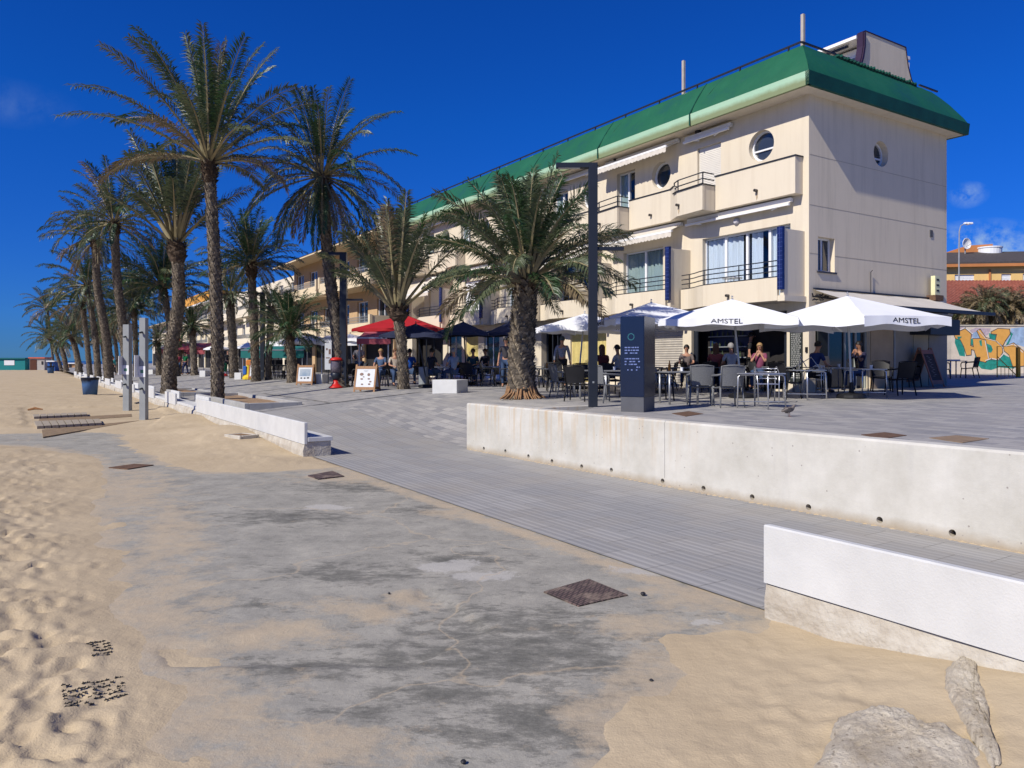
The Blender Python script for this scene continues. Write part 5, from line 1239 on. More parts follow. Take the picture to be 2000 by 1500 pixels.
PALMS = [
 ((425,787),(408,312),(33,27),'tallA',262,'tallest palm, in the planter behind the longest white bench',[(424,640),(417,470)],1.0,0.3),
 ((330,768),(344,470),(40,30),'vase',200,'palm with a bent trunk and upright crown, just right of the shower posts',[(333,690),(349,585)],1.0,1.3),
 ((668,757),(630,345),(36,27),'full',190,'tall drooping palm rising behind the red based dispenser',[(660,665),(640,500)],1.0,2.0),
 ((788,760),(775,600),(28,26),'vase',215,'small upright palm in front of the navy parasols',[(785,680)],1.0,.5),
 ((1020,778),(1029,548),(74,60),'young',238,'stout short palm at the end of the concrete wall, nearest of all',[(1018,690),(1024,610)],1.0,.9),
 ((572,747),(565,650),(28,20),'green',95,'small dark green palm between the two sandwich boards',None,.8,1.1),
 ((500,745),(490,515),(22,20),'green',112,'bushy dark green palm left of the small dark green one',None,.8,2.1),
 ((458,738),(447,575),(22,20),'mid',92,'palm with a reddish boot just right of the tallest trunk',None,.8,.2),
 ((250,755),(224,435),(23,19),'mid',145,'tall palm directly behind the left shower post',[(240,640),(228,540)],.8,1.9),
 ((213,747),(187,468),(24,18),'mid2',112,'leaning palm left of the left shower post',[(208,665),(190,560)],.8,.7),
 ((192,742),(170,558),(16,14),'mid',105,'third palm left of the shower posts',[(186,660)],.7,2.9),
 ((176,737),(160,590),(13,12),'mid2',88,'slender palm fourth left of the shower posts',None,.6,.4),
 ((157,731),(140,655),(15,14),'mid',62,'leaning short palm in the distant left group',None,.6,1.7),
 ((130,726),(118,668),(12,11),'mid2',52,'distant palm third from the left end',None,.5,2.2),
 ((120,724),(96,660),(8,7),'mid',58,'distant palm leaning left beside its neighbour',None,.5,.1),
 ((105,722),(92,604),(6,5),'mid2',58,'leftmost and farthest palm of the row',None,.5,1.0),
 ((380,733),(374,640),(17,16),'green',50,'small palm seen between the two nearest tall trunks',None,.6,1.2),
 ((311,733),(307,668),(14,13),'mid',48,'small palm right of the right shower post',None,.6,.8),
 ((266,735),(262,600),(13,12),'green',92,'dark palm between the two shower posts',None,.6,2.6),
 ((345,735),(318,560),(18,16),'green',120,'dense dark palm hidden behind the bent trunk',None,.6,.35),
 ((231,728),(222,640),(9,8),'mid2',62,'thin far palm behind the tall leaning trunks',None,.5,1.35),
 ((222,727),(208,650),(8,8),'mid',55,'second thin far palm behind the leaning trunks',None,.5,.95),
 ((240,729),(238,620),(9,8),'mid2',66,'third thin far palm behind the leaning trunks',None,.5,2.95),
 ((205,726),(196,655),(7,7),'green',48,'fourth thin far palm, beyond the leaning trunks',None,.5,2.75),
 ((523,742),(530,600),(15,14),'mid2',70,'pale palm behind the lamp post in the promenade middle',None,.6,1.5),
 ((352,731),(350,668),(12,10),'mid2',44,'small dull palm behind the cyclists',None,.5,.15),
 ((150,725),(146,640),(8,7),'green',52,'dark far palm in the left group',None,.5,.55),
]
for i,(b,tp,wp_,pr,rp,lb,md,dt,ro) in enumerate(PALMS):
    palm(b,tp,wp_,pr,rp,lb,md,dt,20+i,ro*2, root=(i == 4), flare=1.2 if i != 4 else 1.12, bulge={4:1.06,3:2.3,1:1.7}.get(i,1.5), stub=.085 if i == 4 else .06)
# dry shrubs hanging over the garden wall
for i,(px,py,r_,pr,ro,lb) in enumerate(((1925,600,50,'bush',.3,'dry brown shrub hanging over the graffiti wall'),(1972,606,52,'bush',1.7,'dry bushy shrub right of its neighbour above the graffiti wall'),(1992,600,28,'green',2.6,'green leafy shrub above the graffiti wall at the right edge'),(1898,612,40,'bush',3.3,'low dark shrub under the edge of the side awning'))):
    D = 39.4+.35*i; p = atD(px,py,D); e = empty('garden_shrub', (p.x,p.y,ga), 0); tag(e, lb, 'shrub', 'shrubs above the graffiti wall')
    m = MB(); m.tube([(0,0,0),(.1,0,(p.z-ga)*.5),(0,0,p.z-ga)],[.14,.12,.1],8); m.build('trunk', trunkm, e)
    s_ = r_/F*D/CRR[pr]; cr = bpy.data.objects.new('crown', CR[pr]); COL.objects.link(cr); cr.parent = e; cr.location = (0,0,p.z-ga); cr.scale = (s_*1.1,s_*.8,s_*.85); cr.rotation_euler = (0,0,ro)
# ============================================================ parasols
M['alu_dull'] = mat('dull_aluminium', (.42,.43,.44), .4, .08, 5, metal=.7)
def parasol(bpx, apx, redge_px, edge_y, n, rot, cloth, label, group, text=None, val=.20, sag=.02, polem=None, base='disc', vent=False, ribsm=None):
    """bpx: foot of the pole in the photo; apx: top; edge_y: height line of the valance top"""
    P = hit(*bpx); D = P.y; e = empty('parasol', P, 0); tag(e, label, 'parasol', group)
    top = atD(apx[0],apx[1],D)-P; R = redge_px/F*D; ze = CAMZ+(HOR-edge_y)/F*D-P.z; zt = top.z
    tips = [Vector((top.x+R*math.cos(rot+2*PI*k/n), top.y+R*math.sin(rot+2*PI*k/n), ze)) for k in range(n)]
    ap = Vector((top.x, top.y, zt)); m = MB(); nu, nv = (10 if n == 4 else 6), 7
    rr = random.Random(int(bpx[0])); edge = []
    for k in range(n):
        a, b = tips[k], tips[(k+1)%n]; vs = []
        for i in range(nu+1):
            f = i/nu; rim = a.lerp(b,f); cen = Vector((top.x,top.y,ze)); q = 4*f*(1-f)
            rim = rim.lerp(cen,.035*q)+Vector((0,0,.02*q))
            for j in range(nv+1):
                g = j/nv; p = ap.lerp(rim,g); p.z -= sag*math.sin(PI*g)*(.35+.65*q)+.008*rr.random(); vs.append(p)
            edge.append((rim.copy(), k, f))
        m.add(vs,[(i*(nv+1)+j,i*(nv+1)+j+1,(i+1)*(nv+1)+j+1,(i+1)*(nv+1)+j) for i in range(nu) for j in range(nv)])
        # valance
        vs = []
        for i in range(nu*2+1):
            f = i/(nu*2); rim = a.lerp(b,f).lerp(Vector((top.x,top.y,ze)),.035*4*f*(1-f)); rim.z += .02*4*f*(1-f)
            out = (rim-ap); out.z = 0; out.normalize(); w_ = .018*math.sin(i*1.7+k)
            vs += [rim, rim+out*(.012+w_)-Vector((0,0,val*(.88+.12*math.sin(i*.9+k*2))))]
        m.add(vs,[(2*i,2*i+1,2*i+3,2*i+2) for i in range(nu*2)])
    can = m.build('canopy', cloth, e, smooth=True, fix=False)
    if vent:
        m = MB(); r_ = .34; vs = [ap+Vector((0,0,.05))]
        for k in range(n): d = (tips[k]-ap); d2 = d*(r_/R); vs.append(ap+d2+Vector((0,0,.045)))
        m.add(vs,[(0,1+k,1+(k+1)%n) for k in range(n)]); m.build('vent_cap', cloth, e, fix=False)
    m = MB(); m.tube([(0,0,0),(top.x,top.y,zt+.02)],.028,10); m.lathe([(.02,0),(.03,.02),(.01,.05)],8,c=(top.x,top.y,zt+.04)); m.build('pole', polem or M['alu_dull'], e)
    hub = Vector((top.x*.8,top.y*.8,ze-.05)); 
    for k in range(n):
        m = MB(); m.tube([ap-Vector((0,0,.06)), tips[k]-Vector((0,0,.03))],.012,5); mid = (ap-Vector((0,0,.06))).lerp(tips[k],.52)-Vector((0,0,.03)); m.tube([hub, mid],.011,5); m.build('rib', ribsm or M['alu_dull'], e)
    m = MB()
    if base == 'disc': m.lathe([(.33,0),(.35,.02),(.34,.08),(.30,.11),(.10,.13),(.06,.16),(.05,.38),(.035,.40)],20); m.build('foot', M['black'], e)
    else: m.bbox(-.3,.3,-.3,.3,0,.07); m.tube([(0,0,.06),(0,0,.4)],.05,8); m.build('foot', M['dark'], e)
    if text:
        vs,fs = text_mesh(text,1.0,.0)
        w_ = max(v.x for v in vs)-min(v.x for v in vs)
        for k in range(n):
            a,b = tips[k],tips[(k+1)%n]; ch = b-a; nrm = Vector((ch.y,-ch.x,0)).normalized()
            if nrm.dot(Vector((0,-1,0))) < .15: continue
            if n > 4 and k % 2 and text: continue
            L_ = min(ch.length*.42, .75); s_ = L_/w_; s2 = min(s_,.17); m = MB(); out_ = []
            def vpos(f, t_):
                x = f*nu*2; i0 = min(nu*2-1,max(0,int(x))); g = x-i0; q = []
                for ii in (i0,i0+1):
                    ff = ii/(nu*2); rim = a.lerp(b,ff).lerp(Vector((top.x,top.y,ze)),.035*4*ff*(1-ff)); rim.z += .02*4*ff*(1-ff); o_ = rim-ap; o_.z = 0; o_.normalize()
                    q.append(rim+(o_*(.012+.018*math.sin(ii*1.7+k))-Vector((0,0,val*(.88+.12*math.sin(ii*.9+k*2)))))*t_+o_*.006)
                return q[0].lerp(q[1],g)
            for v in vs: out_.append(vpos(.5+v.x*s_/ch.length, min(.95,max(.05,.5-v.y*s2/val)))+nrm*v.z)
            m.add(out_, fs); m.build('lettering', M['ink'], e, fix=False)
            break_ = False
    return e
G1 = 'white parasols over the café terrace'
parasol((1450,777),(1430,584),172,628,4,.42,M['cloth_white'],'white square parasol with dark lettering, middle one of the nearest three','%s'%G1,'AMSTEL')
parasol((1663,778),(1655,577),182,627,6,.25,M['cloth_white'],'widest white parasol, nearest the corner of the green roofed building',G1,'AMSTEL',val=.24)
parasol((1277,768),(1272,590),148,629,4,.95,M['cloth_white'],'white parasol behind the blue information pillar',G1,'AMSTEL')
parasol((1128,760),(1142,612),108,640,6,.6,M['cloth_white'],'white parasol dappled by palm shade, behind the lamp post',G1,'AMSTEL')
G2 = 'navy parasols by the palms'
parasol((835,757),(812,632),84,656,4,.75,M['cloth_navy'],'navy parasol in front of the red one',G2,polem=M['dark'],val=.12)
parasol((912,752),(905,628),74,652,4,.75,M['cloth_navy'],'pointed navy parasol, middle of the three',G2,polem=M['dark'],val=.12)
parasol((985,750),(995,628),62,652,4,.7,M['cloth_navy'],'navy parasol partly behind the stout palm',G2,polem=M['dark'],val=.12)
parasol((775,742),(790,614),114,645,4,.70,M['cloth_red'],'large bright red parasol','red parasols',polem=M['dark'],val=.16)
parasol((1565,762),(1560,606),95,628,4,.1,M['cloth_white'],'white parasol mostly hidden behind the two nearest white ones',G1,None)
G3 = 'parasols farther along the promenade'
parasol((600,741),(600,652),70,668,6,.3,M['cloth_white'],'bluish white parasol left of the leaning palm trunk',G3,val=.15)
parasol((690,743),(684,652),52,663,4,.6,M['cloth_white'],'white parasol beside the red awning',G3,val=.15)
parasol((553,736),(541,663),34,676,4,.6,M['cloth_white'],'small white parasol right of the reddish booted palm',G3,val=.12)
parasol((485,734),(484,668),22,678,4,.6,M['cloth_white'],'small pointed white parasol between two palm trunks',G3,val=.12)
parasol((428,732),(425,672),26,681,4,.6,M['cloth_white'],'distant white parasol just right of the tallest trunk',G3,val=.12)
parasol((372,730),(372,673),30,681,4,.6,M['cloth_pink'],'distant faded red parasol behind the bent trunk',G3,val=.14)
parasol((341,729),(341,676),22,683,4,.6,M['cloth_pink'],'farthest faded red parasol',G3,val=.14)
parasol((483,733),(482,692),10,696,8,.2,M['yellow'],'tiny yellow parasol above the toy ride',G3,val=.03)
# flat shop awnings on posts
def canopy(px0, px1, ytop, yfront, D, out, cloth, label, val=.25):
    a = atD(px0,ytop,D); b = atD(px1,ytop,D); e = empty('shop_awning', (a.x,a.y,a.z), math.atan2(b.y-a.y,b.x-a.x)); tag(e,label,'awning','shop awnings')
    w_ = (b-a).length; dz = (CAMZ+(HOR-yfront)/F*(D-out))-a.z; n = 12; m = MB(); vs = []
    for i in range(n+1):
        x = w_*i/n; vs += [(x,0,0),(x,-out*.5,dz*.5-.04),(x,-out,dz),(x,-out-.02,dz-val-.03*abs(math.sin(i*1.3)))]
    m.add(vs,[(i*4+j,i*4+j+1,i*4+5+j,i*4+4+j) for i in range(n) for j in range(3)]); m.build('cloth', cloth, e, smooth=False, fix=False)
    m = MB(); m.bar((0,-out,dz-.02),(w_,-out,dz-.02),.05); m.build('front_bar', M['alu_dull'], e)
    for x in (.1,w_-.1):
        m = MB(); m.tube([(x,-out+.05,dz),(x,-out+.05,.8-a.z)],.03,6); m.build('post', M['alu_dull'], e)
    return e
canopy(712,775,648,659,31.5,1.6,M['cloth_pink'],'faded red shop awning under the large red parasol')
canopy(492,610,676,683,44,1.8,M['cloth_teal'],'teal striped shop awning behind the small palm',.45)
canopy(640,722,655,660,38,1.6,M['cloth_white'],'white shop awning with a hanging valance beside the leaning palm',.35)
canopy(335,420,670,680,66,2.2,M['cloth_pink'],'long distant reddish awning between the trunks',.5)
# ============================================================ chairs and tables
def chair_proto(kind):
    e = empty('cafe_chair', (0,0,0)); e['category'] = 'chair'
    if kind in ('grey','dark'):
        mt = M['greyrat'] if kind == 'grey' else M['black']; w_,d = .25,.23
        m = MB(); vs = []
        for i in range(7):
            for j in range(7): x = -w_+2*w_*i/6; y = -d+2*d*j/6; vs.append((x,y,.445-.012*math.cos(x*6)-.006*j))
        vs += [(x,y,z-.022) for x,y,z in vs]; k = 49
        fs = [(i*7+j,i*7+j+1,(i+1)*7+j+1,(i+1)*7+j) for i in range(6) for j in range(6)]; fs += [tuple(q+k for q in reversed(f)) for f in fs]
        for a in range(6): fs += [(a*7,(a+1)*7,(a+1)*7+k,a*7+k),(a*7+6,a*7+6+k,(a+1)*7+6+k,(a+1)*7+6),(a,a+k,a+1+k,a+1),(42+a,42+a+1,42+a+1+k,42+a+k)]
        m.add(vs,fs); m.build('seat', mt, e, smooth=True)
        m = MB(); nx_,nz_ = 13,12; vs = []
        for i in range(nx_+1):
            for j in range(nz_+1):
                x = -1+2*i/nx_; t_ = j/nz_; hw = .225+.015*t_; z = .45+.42*t_-(.02*x*x if j == nz_ else 0); y = -d+.01-.10*t_-.035*(1-x*x); vs.append((x*hw,y,z))
        fs = []
        for i in range(nx_):
            for j in range(nz_):
                if kind == 'grey' and 0 < i < nx_-1 and 1 <= j < nz_-1 and i % 2 == 0 and j % 3: pass
                fs.append((i*(nz_+1)+j,i*(nz_+1)+j+1,(i+1)*(nz_+1)+j+1,(i+1)*(nz_+1)+j))
        k = len(vs); m.add(vs,fs); m.add([(x,y-.022,z) for x,y,z in vs],[tuple(reversed(f)) for f in fs])
        rim = [(-.23,-d-.01,.44),(-.243,-d-.10,.87),(-.12,-d-.145,.885),(0,-d-.15,.89),(.12,-d-.145,.885),(.243,-d-.10,.87),(.23,-d-.01,.44)]; m.tube(rim,.017,6)
        m.build('backrest', mt, e, smooth=True, fix=False)
        for sx in (-1,1):
            m = MB(); m.tube([(sx*w_,-d-.07,.70),(sx*(w_+.02),-d+.08,.68),(sx*(w_+.02),d-.05,.665),(sx*(w_+.005),d,.60),(sx*w_,d,.45)],[.018,.024,.026,.022,.018],6); m.build('armrest', mt, e, smooth=True)
            for sy,o_ in ((1,.02),(-1,.07)):
                m = MB(); m.tube([(sx*(w_-.02),sy*(d-.02),.44),(sx*(w_+.01),sy*(d+o_),0)],[.022,.016],6); m.build('leg', mt, e, smooth=True)
    else:
        mt = M['alu']; m = MB()
        for k in range(9): m.box(-.2,.2,-.19+k*.045,-.155+k*.045,.435,.447)
        m.tube([(-.22,-.2,.44),(.22,-.2,.44),(.22,.22,.44),(-.22,.22,.44),(-.22,-.2,.44)],.012,6); m.build('seat', mt, e)
        m = MB()
        for k in range(4):
            z = .56+k*.075; m.tube([(-.24,-.08,z),(-.2,-.2,z),(0,-.25,z),(.2,-.2,z),(.24,-.08,z)],.014,5)
        m.build('backrest', mt, e, smooth=True)
        for sx in (-1,1):
            m = MB(); m.tube([(sx*.22,-.22,0),(sx*.23,-.2,.44),(sx*.23,-.22,.80),(sx*.24,-.1,.83),(sx*.25,.1,.70),(sx*.24,.2,.62),(sx*.23,.22,.44),(sx*.22,.25,0)],.013,6); m.build('leg', mt, e, smooth=True)
    return e
PROT = {}
CH_USED = {}
def chair(kind, px, py, face, label, group='café chairs on the terrace', P=None):
    if kind not in PROT: PROT[kind] = chair_proto(kind); e = PROT[kind]
    else: e = copy_tree(PROT[kind])
    e.location = P if P is not None else hit(px,py); e.rotation_euler = (0,0,math.radians(face)); e['label'] = label; e['group'] = group; return e
def table_proto(kind):
    e = empty('cafe_table', (0,0,0)); e['category'] = 'table'; m = MB()
    if kind == 'alu':
        m.bbox(-.36,.36,-.36,.36,.70,.725,.01); m.build('tabletop', M['alu'], e)
        for a in range(4):
            s1,s2 = ((-1,-1),(1,-1),(1,1),(-1,1))[a]; m = MB(); m.tube([(s1*.12,s2*.12,.68),(s1*.30,s2*.30,.685),(s1*.335,s2*.335,.65),(s1*.35,s2*.35,0)],.0165,7); m.build('leg', M['alu'], e, smooth=True)
        m = MB(); m.tube([(-.35,-.35,.12),(.35,.35,.12)],.010,5); m.tube([(-.35,.35,.13),(.35,-.35,.13)],.010,5); m.build('stretcher', M['alu'], e)
    elif kind == 'dark':
        m.bbox(-.38,.38,-.38,.38,.71,.74,.01); m.build('tabletop', M['greyrat'], e)
        for s1,s2 in ((-1,-1),(1,-1),(1,1),(-1,1)):
            m = MB(); m.tube([(s1*.33,s2*.33,.72),(s1*.33,s2*.33,0)],.026,8); m.build('leg', M['alu_dull'], e, smooth=True)
    else:
        m.lathe([(.30,1.02),(.31,1.04),(.30,1.055)],20); m.build('tabletop', M['black'], e); m = MB(); m.tube([(0,0,.02),(0,0,1.02)],.03,8); m.lathe([(.25,0),(.24,.02),(.04,.04)],18); m.build('leg', M['black'], e)
    return e
def table(kind, px, py, face, label, group='café tables on the terrace', P=None):
    k = 't'+kind
    if k not in PROT: PROT[k] = table_proto(kind); e = PROT[k]
    else: e = copy_tree(PROT[k])
    e.location = P if P is not None else hit(px,py); e.rotation_euler = (0,0,math.radians(face)); e['label'] = label; e['group'] = group; return e
chair('grey',1421,795,4,'grey woven armchair with its back to the camera, nearest the concrete wall')
chair('grey',1368,792,-8,'grey woven armchair just left of the nearest one')
chair('grey',1100,776,-70,'grey armchair seen from its side, left of the lamp post')
chair('grey',1186,786,-62,'grey armchair between the lamp post and the blue pillar')
chair('alu',1497,788,172,'aluminium tub chair behind the bare tube legged table')
chair('alu',1590,775,60,'aluminium chair right of the bare tube legged table')
table('alu',1487,797,42,'bare aluminium table with tube legs, nearest the wall')
table('alu',1572,780,30,'aluminium table carrying folded chairs, second from the nearest')
table('alu',1690,776,12,'aluminium table right of the widest parasol foot')
table('alu',1630,768,10,'aluminium table at which two men sit')
table('alu',1795,752,5,'aluminium table behind the leaning wooden menu board')
table('dark',1325,788,8,'dark table with a bright front leg beside the blue pillar')
table('dark',1150,777,10,'dark table with cups and a red menu stand left of the lamp post')
table('dark',1208,779,-5,'dark table behind the lamp post')
table('dark',1062,766,5,'dark table right behind the stout palm')
table('dark',1862,738,2,'dark table by the graffiti wall with papers on top')
chair('dark',1757,772,8,'black armchair with its back to the camera right of the widest parasol foot')
chair('dark',1722,765,160,'black armchair facing the camera beyond the aluminium table')
chair('dark',1893,738,80,'black armchair nearest the graffiti wall')
chair('dark',1838,740,-95,'black armchair left of the table by the graffiti wall')
chair('dark',1535,779,-60,'black armchair left of the folded chairs')
chair('dark',1290,782,-80,'black armchair right behind the blue pillar')
chair('dark',1232,776,70,'black armchair hidden behind the blue pillar')
chair('dark',1140,768,190,'black armchair beyond the table with the red menu stand')
chair('dark',1128,783,-20,'black armchair in front of the table with the red menu stand')
chair('dark',1195,771,200,'black armchair beyond the lamp post table')
chair('dark',1775,756,200,'black armchair behind the leaning wooden menu board')
chair('dark',1605,757,210,'black armchair by the glass side shop window')
# rows in the shade and along the promenade, no one of them to be told from its neighbours
ORD = 'first second third fourth fifth sixth seventh eighth ninth tenth eleventh twelfth'.split()
def ordl(lst): xs = sorted(q[0] for q in lst); return {q: ORD[xs.index(q[0])] for q in lst}
rr = random.Random(12); k = 0
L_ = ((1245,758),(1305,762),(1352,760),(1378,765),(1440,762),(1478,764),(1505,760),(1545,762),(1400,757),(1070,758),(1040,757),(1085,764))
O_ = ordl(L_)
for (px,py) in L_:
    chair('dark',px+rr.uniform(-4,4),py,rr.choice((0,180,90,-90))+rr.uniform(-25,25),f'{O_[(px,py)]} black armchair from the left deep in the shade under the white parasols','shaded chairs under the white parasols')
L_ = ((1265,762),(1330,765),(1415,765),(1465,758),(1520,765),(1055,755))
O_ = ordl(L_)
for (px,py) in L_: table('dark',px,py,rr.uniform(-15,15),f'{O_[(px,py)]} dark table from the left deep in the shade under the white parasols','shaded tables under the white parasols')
L_ = ((845,752),(868,755),(895,751),(915,755),(935,751),(955,755),(972,751),(990,756),(880,747),(930,746),(825,749))
O_ = ordl(L_)
for (px,py) in L_:
    chair(rr.choice(('dark','dark','alu')),px,py,rr.choice((0,180,90,-90))+rr.uniform(-25,25),f'{O_[(px,py)]} small chair from the left under the navy parasols','chairs under the navy parasols')
L_ = ((857,751),(905,750),(945,751),(980,752))
O_ = ordl(L_)
for (px,py) in L_: table('alu',px,py,rr.uniform(-15,15),f'{O_[(px,py)]} aluminium table from the left under the navy parasols','tables under the navy parasols')
L_ = ((685,752),(700,755),(705,748),(742,755),(765,755),(752,750))
O_ = ordl(L_)
for (px,py) in L_: chair('dark',px,py,rr.uniform(0,360),f'{O_[(px,py)]} black chair from the left in front of the large red parasol','chairs by the red parasol')
def stool(px,py,label):
    if 'stool' not in PROT:
        e = empty('bar_stool',(0,0,0)); e['category']='stool'; m = MB(); m.bbox(-.18,.18,-.18,.18,.72,.76); m.build('seat', M['black'], e)
        m = MB(); m.box(-.18,.18,-.19,-.165,.80,1.05); m.tube([(-.15,-.175,.74),(-.15,-.178,.85)],.012,5); m.tube([(.15,-.175,.74),(.15,-.178,.85)],.012,5); m.build('backrest', M['black'], e)
        for a,b in ((-1,-1),(1,-1),(1,1),(-1,1)): m = MB(); m.tube([(a*.15,b*.15,.73),(a*.2,b*.2,0)],.014,5); m.build('leg', M['black'], e)
        PROT['stool'] = e
    else: e = copy_tree(PROT['stool'])
    e.location = hit(px,py); e.rotation_euler = (0,0,rr.uniform(0,6)); e['label'] = label; e['group'] = 'bar stools by the teal awning'
for i in range(11): stool(522+i*4.2+rr.uniform(-.5,.5), 741-(i%3)*1.5, f'{ORD[i]} black bar stool from the left beneath the teal awning')
# folded chairs on the table
fc = empty('folded_chair', hit(1572,780)+Vector((0,0,.73)), .4); tag(fc,'folded metal chair lying upside down on the second aluminium table','chair')
m = MB(); m.box(-.2,.2,-.2,.2,.04,.06); m.build('seat', M['black'], fc)
m = MB(); m.tube([(-.28,-.1,.02),(-.05,.1,.32),(.2,.15,.05)],.012,5); m.tube([(-.2,.2,.02),(.1,-.1,.30),(.3,-.2,.0)],.012,5); m.build('frame', M['alu'], fc)
# things on the tables
def small(name, P, build, label, cat): e = empty(name, P, 0); tag(e,label,cat); build(e); return e
TP = hit(1150,777)+Vector((0,0,.742))
def cup(e): m = MB(); m.lathe([(.028,0),(.038,.09),(.036,.09),(.026,.01)],14); m.build('cup_body', M['pvc'], e); m = MB(); m.lathe([(.06,0),(.065,.008)],14,c=(0,0,-.001)); m.build('saucer', M['pvc'], e)
small('coffee_cup', TP+Vector((-.22,-.1,.001)), cup, 'white cup on the dark table left of the lamp post','cup')
def mstand(e): m = MB(); m.box(-.07,.07,-.01,.01,.0,.22); m.build('frame', M['black'], e); m = MB(); m.box(-.062,.062,-.013,-.0105,.05,.20); m.build('card', M['paper'], e); m = MB(); m.box(.09,.19,-.04,.04,0,.18); m.build('box', M['red'], e)
small('menu_stand', TP+Vector((.05,.08,.001)), mstand, 'small menu stand with a red box on the dark table','menu stand')
T2 = hit(1630,768)+Vector((0,0,.727))
small('coffee_cup', T2+Vector((.1,-.05,0)), cup, 'white cup on the table between the two men','cup')
for (px,py,dx,dy,lb) in ((1325,788,.1,.1,'small pale cup on the dark table beside the blue pillar'),(1690,776,.1,-.1,'pale cup on the bare table right of the widest parasol foot'),(1208,779,-.1,.05,'pale cup on the table behind the lamp post'),(905,750,.1,0,'cup on the second table from the left under the navy parasols')):
    small('coffee_cup', hit(px,py)+Vector((dx,dy,.742 if px in (1325,1208) else .727)), cup, lb, 'cup')
def bottle(e): m = MB(); m.lathe([(.032,0),(.034,.14),(.013,.19),(.013,.25)],10); m.build('bottle_body', mat('brown_bottle_glass',(.06,.03,.01),.1), e)
for (px,py,dx,dy,lb) in ((1690,776,-.15,.1,'brown bottle on the bare table right of the widest parasol foot'),(1325,788,-.18,.12,'brown bottle on the dark table beside the blue pillar'),(1062,766,.1,0,'brown bottle on the dark table behind the stout palm')):
    small('bottle', hit(px,py)+Vector((dx,dy,.727 if px == 1690 else .742)), bottle, lb, 'bottle')
def tray(e): m = MB(); m.bbox(-.16,.16,-.12,.12,0,.02,.01); m.build('tray_body', M['black'], e)
small('tray', T2+Vector((-.12,-.1,0)), tray, 'dark tray on the table between the two men','tray')
def paper(e):
    m = MB(); m.add([(-.2,-.02,.0),(.0,.02,.0),(.2,-.02,.0),(-.2,.08,.26),(0,.12,.26),(.2,.08,.26)],[(0,1,4,3),(1,2,5,4)]); m.build('sheets', mat('newsprint',(.55,.42,.26),.9), e)
small('newspaper', hit(1607,768)+Vector((0,0,.78)), paper, 'open newspaper held up by the man in blue','newspaper')
def papers(e): m = MB(); m.bbox(-.22,.22,-.15,.15,0,.05); m.build('paper_stack', M['paper'], e)
small('paper_stack', hit(1862,738)+Vector((0,0,.742)), papers, 'pale stack of papers on the table by the graffiti wall','papers')
